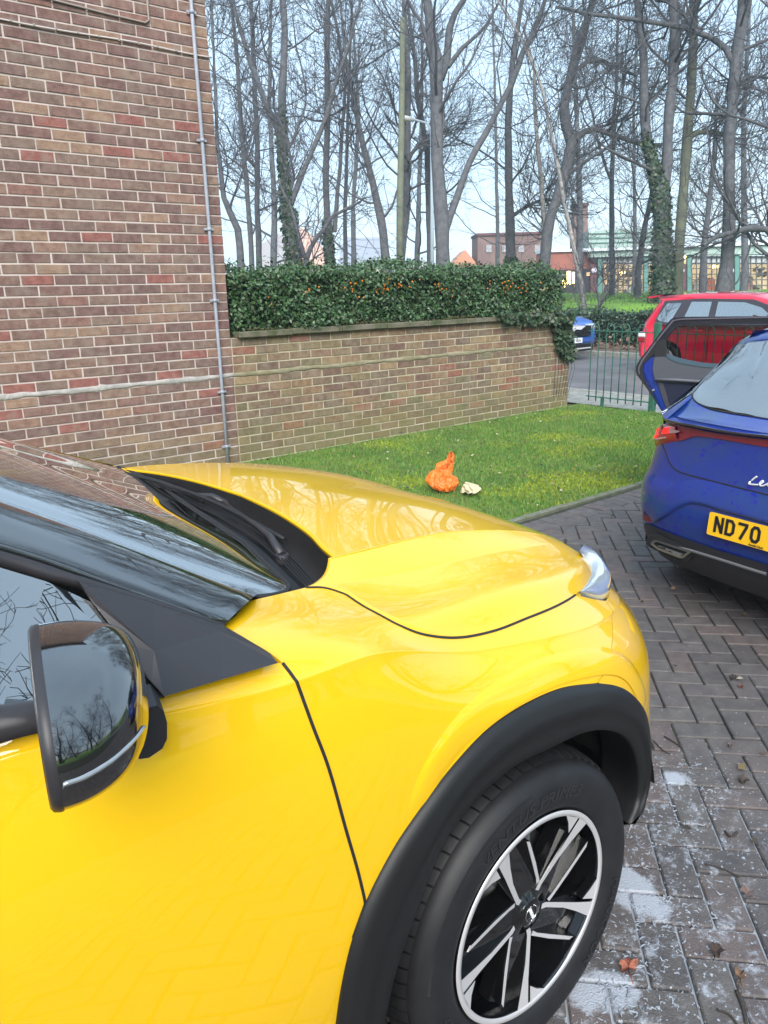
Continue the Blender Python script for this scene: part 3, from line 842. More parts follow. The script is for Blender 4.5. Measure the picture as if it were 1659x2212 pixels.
tree([pts(l_, [(1045, 1180, 32), (1030, 1000, 28), (965, 860, 22), (935, 600, 15), (925, 300, 11), (915, 0, 9)]), ], 24, 'leaning bare tree just right of the building corner', 1, 15, (26, 8, 6), limb=2.6)
tree([pts(l_, [(1090, 1180, 22), (1080, 1000, 20), (1040, 500, 17), (1020, 200, 15), (1000, 0, 13)])], 29, 'thin straight bare tree second from the building corner', 2, 17, (30, 8, 6), limb=2.8)
tree([pts(l_, [(1118, 1180, 24), (1112, 900, 22), (1115, 600, 20), (1100, 250, 18), (1085, 0, 16)])], 33, 'slim bare tree with a slight bend third from the building corner', 3, 19, (30, 8, 6))
tree([pts(l_, [(1275, 1180, 62), (1250, 1000, 50), (1228, 860, 40), (1212, 600, 36), (1207, 560, 36), (1212, 350, 30), (1220, 120, 26), (1215, 0, 24)]),
      pts(l_, [(1212, 590, 26), (1150, 450, 22), (1105, 340, 20), (1060, 200, 18), (1015, 60, 15), (1000, 0, 14)]),
      pts(l_, [(1255, 880, 24), (1330, 690, 20), (1400, 530, 18), (1440, 380, 15), (1500, 200, 12), (1560, 0, 9)])], 27, 'large ivy clad bare tree forking into three stems left of the lamp post', 4, 19, (50, 9, 6), ivy=.42)
tree([pts(l_, [(1428, 1180, 34), (1415, 1000, 30), (1408, 800, 26), (1418, 500, 24), (1415, 200, 22), (1420, 0, 20)]),
      pts(l_, [(1445, 1000, 18), (1460, 820, 16), (1480, 600, 15), (1500, 380, 13), (1470, 150, 12), (1440, 0, 10)])], 31, 'upright ivy covered bare tree right of the three stemmed one', 5, 20, (40, 9, 6), ivy=.22)
tree([pts(l_, [(1320, 1180, 26), (1330, 1100, 22), (1365, 1030, 18), (1440, 930, 14), (1560, 870, 9)]), pts(l_, [(1320, 1120, 18), (1290, 1000, 14), (1262, 900, 10), (1200, 780, 7)])], 22, 'small low forked tree showing a V above the hedge', 6, 7, (16, 7, 5), limb=1.8, low=.35)
tree([pts(l_, [(1490, 1180, 18), (1488, 900, 16), (1500, 650, 14), (1510, 300, 12), (1520, 0, 10)])], 36, 'pole thin bare tree standing right of the ivy covered one', 7, 20, (30, 8, 6))
tree([pts(l_, [(1670, 1180, 40), (1650, 1000, 34), (1605, 780, 28), (1560, 600, 22), (1520, 430, 16), (1490, 250, 12), (1470, 0, 9)])], 30, 'bare tree leaning left between the ivy covered tree and the wooden pole', 8, 18, (36, 9, 6))
tree([pts(d_, [(75, 1180, 18), (95, 900, 30), (97, 600, 28), (100, 300, 24), (85, 100, 20), (80, 0, 18)]), pts(d_, [(98, 700, 16), (150, 620, 14), (210, 600, 10), (280, 560, 7)])], 33, 'dark straight bare tree directly behind the pale green pole', 9, 20, (40, 9, 6))
tree([pts(d_, [(202, 1180, 28), (197, 950, 26), (185, 640, 22), (140, 420, 18), (125, 200, 14), (105, 60, 12), (100, 0, 11)])], 35, 'bare tree behind the lamp post, curving left at the top', 10, 19, (34, 9, 6))
tree([pts(d_, [(262, 1180, 62), (255, 950, 54), (238, 700, 48), (232, 400, 50), (236, 290, 58), (205, 160, 40), (190, 0, 34)]),
      pts(d_, [(245, 340, 36), (272, 270, 32), (288, 110, 28), (330, 10, 22), (345, 0, 20)]),
      pts(d_, [(262, 1010, 34), (300, 900, 28), (380, 690, 25), (470, 520, 23), (545, 380, 24), (590, 240, 24), (650, 120, 20), (690, 0, 16)]),
      pts(d_, [(275, 290, 20), (340, 200, 16), (430, 120, 12), (500, 0, 8)])], 25, 'big bare tree right of the lamp post forking high with a long leaning limb', 11, 21, (64, 9, 6))
tree([pts(d_, [(550, 1180, 44), (545, 950, 34), (540, 800, 30), (535, 560, 28), (545, 400, 24), (560, 230, 22), (600, 0, 18)]), pts(d_, [(560, 930, 16), (620, 890, 14), (690, 860, 12), (760, 870, 9)])], 33, 'bare tree with a bulging foot in the middle of the row', 12, 20, (40, 9, 6), ivy=.10)
tree([pts(d_, [(708, 1180, 20), (690, 950, 19), (675, 750, 17), (655, 500, 14), (650, 300, 11), (600, 100, 8)])], 30, 'slender pale birch with a straight white stem', 13, 15, (26, 8, 6), bark=M_birch, limb=2.0, name='birch_tree')
tree([pts(d_, [(868, 1330, 22), (850, 1210, 20), (826, 1090, 18), (785, 900, 16), (735, 650, 13), (680, 360, 11), (600, 180, 9), (540, 80, 8), (490, 0, 7)])], 24, 'leaning pale birch ending in front of the grass bank', 14, 16, (28, 8, 6), bark=M_birch, limb=2.0, name='birch_tree')
tree([pts(d_, [(690, 1180, 46), (712, 950, 40), (760, 830, 40), (795, 700, 42), (815, 600, 46), (782, 530, 40), (775, 470, 38), (800, 340, 34), (840, 190, 32), (880, 80, 28), (905, 0, 26)]),
      pts(d_, [(830, 605, 26), (870, 570, 24), (920, 556, 22), (1000, 585, 20), (1110, 622, 16), (1200, 628, 11)]),
      pts(d_, [(835, 300, 18), (880, 265, 18), (940, 262, 16), (1010, 290, 13), (1090, 330, 9)])], 29, 'crooked bare tree with an S shaped trunk and drooping side limb', 15, 20, (50, 9, 6), ivy=.06)
tree([pts(d_, [(990, 1180, 22), (985, 950, 20), (985, 780, 18), (1000, 450, 13), (1010, 200, 10), (1015, 0, 8)]), pts(d_, [(985, 790, 12), (930, 640, 10), (900, 480, 8), (850, 300, 6)])], 37, 'thin forked bare tree left of the ivy clad twin stem', 16, 18, (34, 9, 6))
tree([pts(d_, [(1098, 1200, 26), (1115, 1050, 22), (1145, 900, 18), (1165, 780, 14), (1130, 640, 9)])], 34, 'short leaning bare tree at the foot of the ivy clad twin stem', 17, 10, (20, 8, 5), limb=2.2)
tree([pts(d_, [(1205, 1285, 70), (1205, 1150, 66), (1200, 950, 58), (1190, 800, 60), (1140, 640, 34), (1118, 450, 34), (1118, 250, 32), (1100, 100, 30), (1085, 0, 28)]),
      pts(d_, [(1205, 830, 44), (1222, 700, 40), (1228, 520, 36), (1245, 300, 38), (1250, 120, 36), (1245, 0, 34)])], 27, 'twin stemmed bare tree wrapped in ivy behind the red car', 18, 21, (50, 9, 6), ivy=.30)
tree([pts(d_, [(1258, 1300, 48), (1270, 1100, 42), (1280, 900, 38), (1298, 650, 36), (1322, 350, 36), (1332, 150, 34), (1330, 0, 32)]), pts(d_, [(1315, 600, 20), (1350, 572, 18), (1420, 570, 18), (1500, 590, 14)])], 28, 'grey green bare trunk close right of the ivy wrapped twin', 19, 21, (44, 9, 6), bark=M_barkgreen)
tree([pts(d_, [(1465, 1290, 66), (1480, 1150, 54), (1488, 900, 44), (1492, 600, 44), (1508, 380, 42), (1522, 260, 48), (1535, 120, 38), (1545, 0, 34)]),
      pts(d_, [(1520, 290, 26), (1480, 210, 24), (1420, 165, 22), (1300, 120, 20), (1100, 88, 16), (900, 62, 13), (740, 30, 10)]),
      pts(d_, [(1535, 200, 28), (1560, 100, 24), (1580, 0, 22)]),
      pts(d_, [(1500, 390, 14), (1570, 330, 13), (1660, 335, 10)])], 26, 'thick dark bare tree near the right edge with a long limb reaching left', 20, 21, (56, 9, 6))
tree([pts(d_, [(1760, 1290, 70), (1740, 1150, 56), (1700, 1040, 34), (1650, 990, 26), (1580, 985, 26), (1520, 1000, 22), (1440, 1020, 18), (1380, 1060, 12)]), pts(d_, [(1745, 1160, 50), (1760, 800, 44), (1750, 400, 40), (1740, 0, 34)])], 25, 'bare tree at the right edge with a low limb arching over the red car', 21, 20, (44, 9, 6))
tree([pts(d_, [(1380, 1240, 30), (1385, 1100, 26), (1400, 900, 20), (1425, 700, 15), (1440, 400, 10)])], 38, 'slim bare tree between the grey green and the dark trunk', 22, 16, (28, 9, 6))
# back row, thin trees seen through the others
BACK = [(590, 50, 2), (765, 52, 4), (900, 50, 7), (1075, 52, 6), (1250, 50, 8), (1370, 52, 3), (1610, 48, 5)]
BPICK = [1, 3, 5, 7, 9, 11, 13]
BLAB = ['back row bare tree just right of the conduit side of the building', 'back row bare tree behind the third slim trunk from the building', 'back row bare tree above the pinkish gable', 'back row bare tree above the left end of the grey slate roof', 'back row bare tree above the right end of the grey slate roof',
        'back row bare tree between the street lamp and the dark trunk', 'back row bare tree above the orange gable', 'back row bare tree above the left end of the brown block', 'back row bare tree above the right end of the brown block', 'back row bare tree beside the brick chimney tower',
        'back row bare tree above the green roof block', 'back row bare tree directly behind the short leaning tree', 'back row bare tree seen between the grey green trunk and the thick dark one', 'back row bare tree furthest to the right']
for k, (u_, D_, s_) in enumerate(BACK):
    w0 = 9 + 3 * (s_ % 3)
    tree([[(u_, 600, w0), (u_ + 4 * sin(s_), 450, w0 * .8), (u_ + 10 * sin(s_ * 2), 250, w0 * .6), (u_ + 14 * sin(s_ * 3), 0, w0 * .4)]], D_,
         BLAB[BPICK[k]], 60 + s_ + 20 * k, 19, (22, 7, 4), low=.12)

# trees and a house on the photographer's side, which the paint and the glass mirror
def copy_tree_to(src, loc, rz, label, group):
    root = empty('bare_tree', loc, rz, label=label, category='tree', group=group)
    c0 = None
    for ch in src.children:
        c = ch.copy(); COL.objects.link(c); c.parent = root
        if c0 is None:
            v = ch.data.vertices[0].co; c0 = Vector((v.x, v.y, v.z))
        c.location = -c0; c.matrix_parent_inverse = Matrix()
    return root
bpy.context.view_layer.update()
MIR = [((-1.5, -11, 0), 3, .4), ((5.5, -10, 0), 10, 1.1), ((2.0, -14, 0), 14, 2.0), ((9.5, -13, 0), 17, 2.9), ((14, -9, 0), 19, .7), ((-6.5, -12, 0), 4, 3.6), ((-11, -6, 0), 8, 4.2), ((-10, 3, 0), 11, 5.1),
       ((7.5, -19, 0), 3, 5.6), ((-1, -20, 0), 18, 1.7), ((-4, 17, 0), 10, 2.3), ((1.5, 19, 0), 14, .9), ((-9, 18, 0), 19, 3.3), ((5.5, 21, 0), 4, 4.0), ((15, -17, 0), 8, 2.2)]
MLAB = ['mirrored bare tree straight behind the photographer', 'mirrored bare tree behind the yellow bonnet on the near side', 'mirrored birch like tree behind the near side hedge line', 'mirrored bare tree beyond the near right corner of the drive', 'mirrored bare tree beyond the near end of the railing', 'mirrored ivy forked tree left of the photographer', 'mirrored leaning tree beside the brick house', 'mirrored tree beyond the left end of the brick building',
        'mirrored slim tree in the second row behind the drive', 'mirrored grey green tree in the far near side row', 'mirrored tree rising behind the brick building roof at the left', 'mirrored birch behind the brick building roof', 'mirrored dark tree behind the far left of the brick building', 'mirrored forked tree behind the right end of the brick building', 'mirrored leaning tree far behind the near end of the railing']
for loc, k, a in MIR:
    copy_tree_to(TREES[k], Vector(loc) , a, MLAB[MIR.index((loc, k, a))], 'bare trees mirrored in the paint')
hs = empty('brick_house', (0, 0, 0), label='plain brick house behind the photographer, mirrored in the door mirror', category='house')
M_far_brick = mat('far brick', (.20, .10, .075), .9, var=(.26, .15, .11), vscale=2, coord='World')
MB().box((-16, -16, -.1), (-8.5, -9, 5.0)).build('wall', M_far_brick, hs)
m_ = MB(); m_.prism([(-16.3, -8.6, 4.95), (-16.3, -16.4, 4.95), (-16.3, -12.5, 7.8)], (8.1, 0, 0)); m_.build('roof', mat('dark roof', (.05, .045, .045), .8), hs)
for x in (-14.5, -11.3):
    f_ = MB(); f_.box((x, -9.0, 1.0), (x + 1.5, -8.95, 2.3)); f_.build('window', mat('window frame', (.7, .7, .7), .5), hs)
sheet('lawn_behind', -30, 9.0, -45, -7.02, -.02, M_grassfar)

# ================================================================== far buildings, lamp, hedge
def fpanel(name, px, D, m, parent, th=.3):
    """flat-faced far building piece, outline px at depth D, with its thickness behind"""
    P = [at(u, v, d=D) for u, v in px]
    return MB().prism(P, FWD * np.array([1, 1, 0]) * th).build(name, m, parent)
M_garc = mat('pale green cladding', (.30, .40, .36), .6, var=(.26, .35, .32), vscale=1)
M_gcol = mat('green steel', (.05, .17, .14), .5)
M_fb = mat('red brick far', (.36, .13, .09), .9, var=(.28, .11, .08), vscale=1.5)
M_fbd = mat('brown brick far', (.16, .10, .09), .9, var=(.20, .13, .11), vscale=1.2)
M_fdk = mat('dark brick pier', (.13, .055, .055), .9)
M_lit = mat('lit hall', (.6, .5, .35), .8, emit=(1.0, .74, .42), estr=.22, var=(.34, .18, .08), vscale=.5)  # surface glows by itself in place of the hall's lamplight
M_bulb = mat('ceiling lamp', (1, .8, .4), .5, emit=(1.0, .72, .25), estr=3.0)
M_cool = mat('pale sky reflected pane', (.40, .42, .45), .3)
M_mull = mat('dark mullion', (.07, .07, .06), .6)
M_roofw = mat('pale roof edge', (.62, .68, .74), .5)
D = 58.0
gar = empty('bus_garage', (0, 0, 0), label='long far garage with green columns and warmly lit glazed doors', category='garage')
# back wall of the lit hall, floor to fascia
fpanel('back_wall', [(1185, 640), (1190, 560), (1760, 560), (1760, 640)], D + 3.5, M_lit, gar)
fpanel('fascia', [(1275, 556), (1275, 542), (1500, 534), (1760, 528), (1760, 548), (1500, 550)], D - .4, M_garc, gar, 2)
fpanel('roof_edge', [(1270, 543), (1272, 538), (1500, 528), (1760, 516), (1760, 524), (1500, 534)], D - .7, M_roofw, gar, 3)
cols = [1296, 1395, 1489, 1592, 1700]
for x in cols:
    fpanel('column', [(x - 4, 640), (x - 4, 548), (x + 5, 548), (x + 5, 640)], D - .2, M_gcol, gar)
for x0, x1 in ((1276, 1291), (1462, 1484), (1573, 1587)):
    p_ = fpanel('brick_pier', [(x0, 640), (x0, 570), (x1, 570), (x1, 640)], D, M_fdk, gar)
    c_ = at((x0 + x1) / 2, 584, d=D - .1)
    a_ = np.linspace(0, 2 * pi, 17)[:-1]
    MB().prism([c_ + RGT * .2 * cos(q) + UPV * .2 * sin(q) for q in a_], FWD * .05).build('round_sign', mat('pale sign', (.55, .50, .60), .5), p_)
for (x0, x1) in ((1302, 1391), (1401, 1460), (1494, 1571), (1598, 1695)):
    nx = max(3, int((x1 - x0) / 11)); dr_ = MB(); pn = []
    for i in range(nx + 1):
        x = x0 + (x1 - x0) * i / nx; w_ = .9
        dr_.prism([at(u, v, d=D) for u, v in ((x - w_, 640), (x - w_, 552), (x + w_, 552), (x + w_, 640))], FWD * .08)
    for v in (556, 568, 580, 592, 604, 616, 628):
        dr_.prism([at(u, q, d=D + .01) for u, q in ((x0, v - .8), (x1, v - .8), (x1, v + .8), (x0, v + .8))], FWD * .06)
    o = dr_.build('glazed_door', M_mull, gar)
    # upper panes: the sky's reflection is painted in as pale grey
    fpanel('pane', [(x0, 571), (x0, 553), (x1, 553), (x1, 571)], D + .12, M_cool, o, .03)
lamps = [(1225, 560), (1300, 566), (1377, 576), (1452, 559), (1480, 554), (1521, 550), (1610, 557), (1545, 576), (1585, 590), (1345, 590), (1425, 585)]
for u, v in lamps:
    MB().prism([at(u - 6, v - 3, d=D + 1.2), at(u - 6, v + 3, d=D + 1.2), at(u + 6, v + 3, d=D + 1.2), at(u + 6, v - 3, d=D + 1.2)], FWD * .1).build('hall_lamp', M_bulb, gar)
# things in the hall
for (x0, y0, x1, y1, c_, nm) in [(1310, 610, 1335, 640, (.35, .33, .3), 'crate'), (1352, 618, 1372, 640, (.5, .52, .55), 'van'), (1400, 612, 1425, 640, (.75, .45, .05), 'yellow_van'), (1498, 608, 1515, 640, (.35, .3, .25), 'crate'), (1518, 600, 1545, 640, (.5, .12, .06), 'trolley'), (1612, 596, 1626, 640, (.4, .15, .1), 'cabinet')]:
    P = [at(u, v, d=D + 2.2) for u, v in ((x0, y1), (x0, y0 + 4), (x0 + 4, y0), (x1 - 4, y0), (x1, y0 + 4), (x1, y1))]
    MB().prism(P, FWD * .8).build(nm, mat(nm + ' paint', c_, .6), gar)
r_ = np.random.default_rng(77)
for k in range(46):
    u = r_.uniform(1300, 1700); v = r_.choice([636, 622, 608, 594, 582]); w_ = r_.uniform(3, 9); h_ = r_.uniform(4, 11); c_ = [(.30, .16, .08), (.12, .10, .09), (.40, .30, .16), (.20, .07, .05), (.22, .22, .22), (.45, .38, .25)][r_.integers(6)]
    MB().prism([at(u, v, d=D + 2.6), at(u, v - h_, d=D + 2.6), at(u + w_, v - h_, d=D + 2.6), at(u + w_, v, d=D + 2.6)], FWD * .6).build('shelf_load', mat('shelf load', c_, .7), gar)
rb_ = empty('brick_depot', (0, 0, 0), label='red brick depot block left of the glazed garage, dark entrance below', category='building')
fpanel('wall', [(1180, 640), (1180, 543), (1210, 541), (1290, 541), (1290, 640)], D + .6, M_fb, rb_, 4)
fpanel('entrance', [(1186, 640), (1186, 584), (1274, 580), (1274, 640)], D + .3, mat('dark entrance', (.03, .025, .03), .8), rb_, .2)
for u, v, w_, h_ in ((1229, 600, 4, 28), (1240, 600, 3, 24), (1272, 592, 5, 8), (1246, 618, 5, 8), (1218, 612, 3, 18)):
    fpanel('lit_opening', [(u - w_, v + h_ / 2), (u - w_, v - h_ / 2), (u + w_, v - h_ / 2), (u + w_, v + h_ / 2)], D + .2, M_bulb if w_ < 5 else M_lit, rb_, .05)
fpanel('parapet', [(1178, 545), (1178, 539), (1292, 536), (1292, 542)], D + .4, M_roofw, rb_, 4)
hb = empty('green_roof_block', (0, 0, 0), label='pale green clad upper block behind the bus garage', category='building')
fpanel('wall', [(1272, 560), (1272, 500), (1330, 494), (1415, 492), (1415, 560)], D + 9, M_garc, hb, 5)
for v in (505, 515, 525): fpanel('cladding_band', [(1272, v + 1), (1272, v - 1), (1415, v - 5), (1415, v - 3)], D + 8.9, M_gcol, hb, .1)
ct = empty('chimney_tower', (0, 0, 0), label='square brown brick chimney tower above the depot', category='tower')
fpanel('stack', [(1236, 640), (1240, 490), (1243, 442), (1270, 440), (1270, 640)], D + 11, M_fbd, ct, 1.4)
fpanel('cap', [(1240, 446), (1240, 440), (1272, 438), (1272, 444)], D + 10.8, M_fdk, ct, 1.6)
bb_ = empty('brown_block', (0, 0, 0), label='flat roofed brown brick block in the middle distance', category='building')
fpanel('wall', [(1032, 640), (1032, 507), (1180, 503), (1180, 640)], D + 14, M_fbd, bb_, 5)
fpanel('roof_edge', [(1030, 509), (1030, 504), (1182, 500), (1182, 505)], D + 13.8, M_fdk, bb_, 5.2)
for u in (1050, 1085, 1120, 1155): fpanel('window', [(u, 545), (u, 529), (u + 12, 529), (u + 12, 545)], D + 13.9, mat('dark pane', (.10, .11, .13), .2), bb_, .1)
def house(label, gable, roofc, wallc, D_, roofpx=None):
    h = empty('house', (0, 0, 0), label=label, category='house')
    fpanel('wall', gable, D_, mat('render', wallc, .8), h, 6)
    if roofpx: fpanel('roof', roofpx, D_ - .2, mat('roof tiles', roofc, .8), h, 5)
    return h
house('pinkish rendered house gable seen between the left trees', [(628, 640), (632, 540), (651, 488), (668, 505), (690, 530), (712, 572), (712, 640)], None, (.62, .40, .33), 70)
house('house with a broad grey slate roof left of the wooden pole', [(732, 640), (732, 570), (838, 570), (838, 640)], (.30, .34, .42), (.5, .45, .42), 76, [(728, 574), (744, 514), (822, 512), (840, 574)])
house('small pale blue roofed building behind the lamp post', [(872, 640), (872, 562), (925, 562), (925, 640)], (.45, .55, .66), (.5, .5, .5), 80, [(870, 565), (878, 542), (918, 542), (926, 565)])
house('orange brick house gable right of the big forked tree', [(975, 640), (982, 565), (1005, 540), (1022, 560), (1034, 576), (1034, 640)], None, (.48, .22, .13), 72)
house('grey house low behind the leftmost trees', [(560, 640), (560, 530), (600, 505), (634, 512), (634, 640)], None, (.33, .32, .34), 78)
# lamp post and wooden pole
lp = empty('street_lamp', (0, 0, 0), label='thin pale grey street lamp with a short curved arm', category='street lamp')
D_ = 27.0
P = [at(934, 640, d=D_), at(933, 450, d=D_), at(932, 300, d=D_), at(930, 278, d=D_), at(922, 266, d=D_), at(905, 261, d=D_), at(888, 257, d=D_)]
P[0] = np.array([P[0][0], P[0][1], terrain(P[0][0]) - .1])
MB().tube(P, [.075, .055, .05, .045, .04, .035, .03], 10).build('post', mat('galvanised steel', (.42, .50, .56), .45), lp)
MB().tube([at(895, 260, d=D_), at(885, 257, d=D_ - .05), at(870, 254, d=D_ - .1), at(866, 254, d=D_ - .1)], [.05, .09, .09, .03], 8).build('lamp_head', mat('lamp head', (.5, .5, .5), .5), lp)
wp_ = empty('wooden_pole', (0, 0, 0), label='pale green weathered wooden pole left of the street lamp', category='pole')
D_ = 25.0
P = [at(862, 640, d=D_), at(864, 450, d=D_), at(867, 300, d=D_), at(869, 150, d=D_), at(870, 40, d=D_)]
P[0] = np.array([P[0][0], P[0][1], terrain(P[0][0]) - .1])
MB().tube(P, [.125, .115, .105, .095, .085], 12).build('pole', M_barkgreen, wp_)
# low hedge along the far side of the road
lh = empty('low_hedge', (0, 0, 0), label='low dark hedge along the far kerb behind the parked cars', category='hedge')
n = 15000; X0 = 18.9
fu = rng.random(n); P = np.zeros((n, 3)); Nn = np.zeros((n, 3))
yy = rng.uniform(2, 24, n)
a = fu < .6
P[a] = np.stack([X0 + rng.normal(0, .05, a.sum()), yy[a], rng.uniform(.0, .82, a.sum())], 1); Nn[a] = (-1, 0, .3)
P[~a] = np.stack([rng.uniform(X0, X0 + 1.1, (~a).sum()), yy[~a], .82 + rng.normal(0, .03, (~a).sum())], 1); Nn[~a] = (-.2, 0, 1)
P[:, 2] += .05 * np.sin(P[:, 1] * 2.3)
V, F = leaf_cloud(P, Nn, .085, .7, 9); obj('foliage', V, F, mat('dark hedge leaf', rough=.45, island=[(.02, .05, .025), (.03, .07, .035), (.05, .10, .06), (.02, .04, .02), (.09, .13, .08)]), lh, kind='stuff')
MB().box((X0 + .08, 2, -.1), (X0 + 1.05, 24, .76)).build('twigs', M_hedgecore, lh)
# fallen leaves under it
n = 1600; P = np.stack([rng.uniform(17.2, 18.9, n), rng.uniform(3, 20, n), np.full(n, -.02) + rng.exponential(.03, n)], 1)
V, F = leaf_cloud(P, np.tile([0, 0, 1], (n, 1)), .12, .7, 10, 1.5); obj('fallen_leaves', V, F, mat('brown leaf', rough=.8, island=[(.11, .06, .04), (.16, .09, .06), (.08, .045, .035), (.20, .13, .09)]), None, kind='stuff')
# saplings on the bank
sp_ = tree([[(1293, 672, 5), (1290, 640, 4), (1284, 600, 3)], [(1294, 668, 4), (1306, 640, 3), (1316, 605, 2)]], 23, 'multi stemmed bare shrub on the grass bank behind the low hedge', 90, 4, (8, 5, 3), limb=.9, name='bare_shrub')
# ================================================================== yellow car
AX = 1.04          # front axle, world x
CYY = 1.70         # the car's middle line, world y
M_yel = mat('yellow paint', (0.84, 0.485, 0.005), .38, coat=1.0, coat_rough=.010, coat_ior=1.6, spec=.2, ior=1.5)
M_black = mat('black plastic', (.011, .011, .012), .45, bump=.12, bscale=900)
M_matte = mat('satin black trim', (.030, .028, .032), .42)
M_gloss = mat('gloss black', (.004, .004, .005), .12, coat=1.0, coat_rough=.006, coat_ior=2.3, spec=.4)
M_rubber = mat('rubber', (.016, .016, .018), .62)
M_tyre = mat('tyre rubber', (.012, .012, .014), .55, var=(.018, .018, .020), vscale=20)
M_dark = mat('underbody', (.006, .006, .006), .9)
M_glass = mat('windscreen glass', (.30, .42, .42), .0, trans=0.0, spec=1.0)
def glass_mat(name, tint, trans_amt, ior=1.62):
    """tinted glass: fresnel mix of a mirror reflection and a tinted see-through layer"""
    m = bpy.data.materials.new(name); m.use_nodes = True; n = m.node_tree; N = n.nodes; K = n.links.new
    out = N['Material Output']; N.remove(N['Principled BSDF'])
    gl = N.new('ShaderNodeBsdfGlossy'); gl.inputs['Roughness'].default_value = 0.004; gl.inputs['Color'].default_value = (1, 1, 1, 1)
    tr = N.new('ShaderNodeBsdfTransparent'); tr.inputs['Color'].default_value = (*tint, 1)
    fr = N.new('ShaderNodeFresnel'); fr.inputs['IOR'].default_value = ior
    ad = N.new('ShaderNodeMath'); ad.operation = 'MULTIPLY_ADD'; ad.inputs[1].default_value = 1.0; ad.inputs[2].default_value = trans_amt; ad.use_clamp = True
    mx = N.new('ShaderNodeMixShader')
    K(fr.outputs[0], ad.inputs[0]); K(ad.outputs[0], mx.inputs[0]); K(tr.outputs[0], mx.inputs[1]); K(gl.outputs[0], mx.inputs[2]); K(mx.outputs[0], out.inputs['Surface'])
    return m
M_ws = glass_mat('laminated glass', (.30, .42, .42), .34, 1.9)
M_win = glass_mat('tinted side glass', (.22, .27, .28), .22, 1.75)
M_silver = mat('machined alloy', (.62, .60, .61), .42, metal=.35)
M_wblack = mat('gloss black alloy', (.006, .006, .007), .12, coat=.8)
M_steel = mat('brake steel', (.16, .16, .165), .45, metal=.8)
M_chrome = mat('lens chrome', (.75, .78, .82), .12, metal=1.0)
M_lens = mat('clear lens', (.55, .60, .65), .05, spec=1.0, coat=1.0, trans=.35)
M_white = mat('white print', (.8, .8, .8), .5)

# body skin: rows run along the car from the middle of the bonnet (row 0) over the shoulder and down to the sill (row 12);
# each entry is (x from the front axle, world y, z)
XS = [-1.8, -1.2, -.85, -.55, -.35, -.15, .05, .2, .33, .45, .55, .65, .75, .82, .86]
def R(y, z, x=None): 
    x = XS if x is None else XS[:15 - len(x)] + x
    return [(a + AX, b, c) for a, b, c in zip(x, y, z)]
ROWS = [
 R([1.7] * 15, [1.11, 1.11, 1.11, 1.11, 1.11, 1.105, 1.092, 1.070, 1.042, 1.002, .968, .945, .925, .908, .895], [.53, .575, .60, .615, .625]),
 R([1.45] * 12 + [1.52, 1.61, 1.7], [1.11, 1.11, 1.11, 1.11, 1.11, 1.105, 1.091, 1.069, 1.041, 1.002, .968, .945, .922, .905, .89], [.53, .58, .61, .625, .635]),
 R([1.2, 1.2, 1.2, 1.18, 1.165, 1.165, 1.19, 1.20, 1.205, 1.215, 1.24, 1.29, 1.40, 1.55, 1.7], [1.12, 1.12, 1.115, 1.112, 1.105, 1.096, 1.077, 1.052, 1.022, .985, .954, .933, .912, .898, .885], [.53, .585, .62, .635, .645]),
 R([1.12, 1.11, 1.09, 1.07, 1.075, 1.09, 1.10, 1.12, 1.137, 1.165, 1.20, 1.26, 1.385, 1.54, 1.7], [1.13, 1.13, 1.12, 1.112, 1.088, 1.055, 1.034, 1.014, .992, .966, .943, .925, .905, .89, .875], [.535, .59, .63, .645, .655]),
 R([1.05, 1.04, 1.02, 1.00, 1.01, 1.02, 1.03, 1.05, 1.075, 1.11, 1.16, 1.23, 1.37, 1.53, 1.7], [1.135, 1.135, 1.13, 1.118, 1.078, 1.036, 1.018, .998, .975, .948, .928, .910, .892, .877, .862], [.54, .60, .64, .66, .67]),
 R([.97, .97, .96, .95, .95, .955, .967, .985, 1.015, 1.065, 1.125, 1.20, 1.345, 1.52, 1.7], [1.14, 1.14, 1.135, 1.115, 1.070, 1.028, 1.008, .985, .960, .935, .912, .893, .875, .86, .845], [.545, .61, .66, .68, .69]),
 R([.89, .89, .89, .895, .902, .922, .928, .945, .98, 1.03, 1.09, 1.17, 1.31, 1.50, 1.7], [1.132, 1.132, 1.127, 1.098, 1.058, 1.003, .972, .948, .925, .90, .880, .862, .845, .83, .815], [.545, .62, .69, .72, .73]),
 R([.86, .86, .862, .858, .866, .888, .878, .885, .915, .965, 1.03, 1.12, 1.26, 1.46, 1.7], [1.10, 1.10, 1.098, 1.062, 1.046, .972, .935, .908, .884, .862, .842, .825, .805, .79, .775], [.55, .635, .73, .775, .785]),
 R([.835, .835, .835, .835, .836, .842, .838, .845, .872, .918, .98, 1.065, 1.20, 1.42, 1.7], [1.0, 1.0, 1.0, .975, .955, .905, .875, .852, .832, .812, .795, .782, .765, .75, .735], [.55, .645, .755, .81, .825]),
 R([.812, .812, .812, .815, .815, .815, .812, .815, .838, .878, .938, 1.02, 1.13, 1.36, 1.7], [.88, .88, .88, .865, .845, .805, .785, .765, .748, .732, .72, .71, .70, .69, .68], [.55, .648, .765, .835, .85]),
 R([.802, .802, .802, .803, .803, .803, .803, .805, .822, .862, .925, 1.00, 1.09, 1.30, 1.7], [.70, .70, .70, .70, .69, .66, .65, .635, .62, .61, .60, .59, .585, .58, .57], [.55, .645, .76, .84, .86]),
 R([.806, .806, .806, .806, .806, .806, .806, .806, .822, .855, .915, .99, 1.08, 1.28, 1.7], [.48, .48, .48, .48, .48, .48, .47, .46, .45, .44, .44, .43, .43, .43, .43], [.55, .64, .75, .83, .855]),
 R([.84, .84, .84, .84, .84, .84, .84, .84, .845, .875, .935, 1.01, 1.10, 1.30, 1.7], [.24] * 15, [.54, .62, .71, .78, .80]),
]
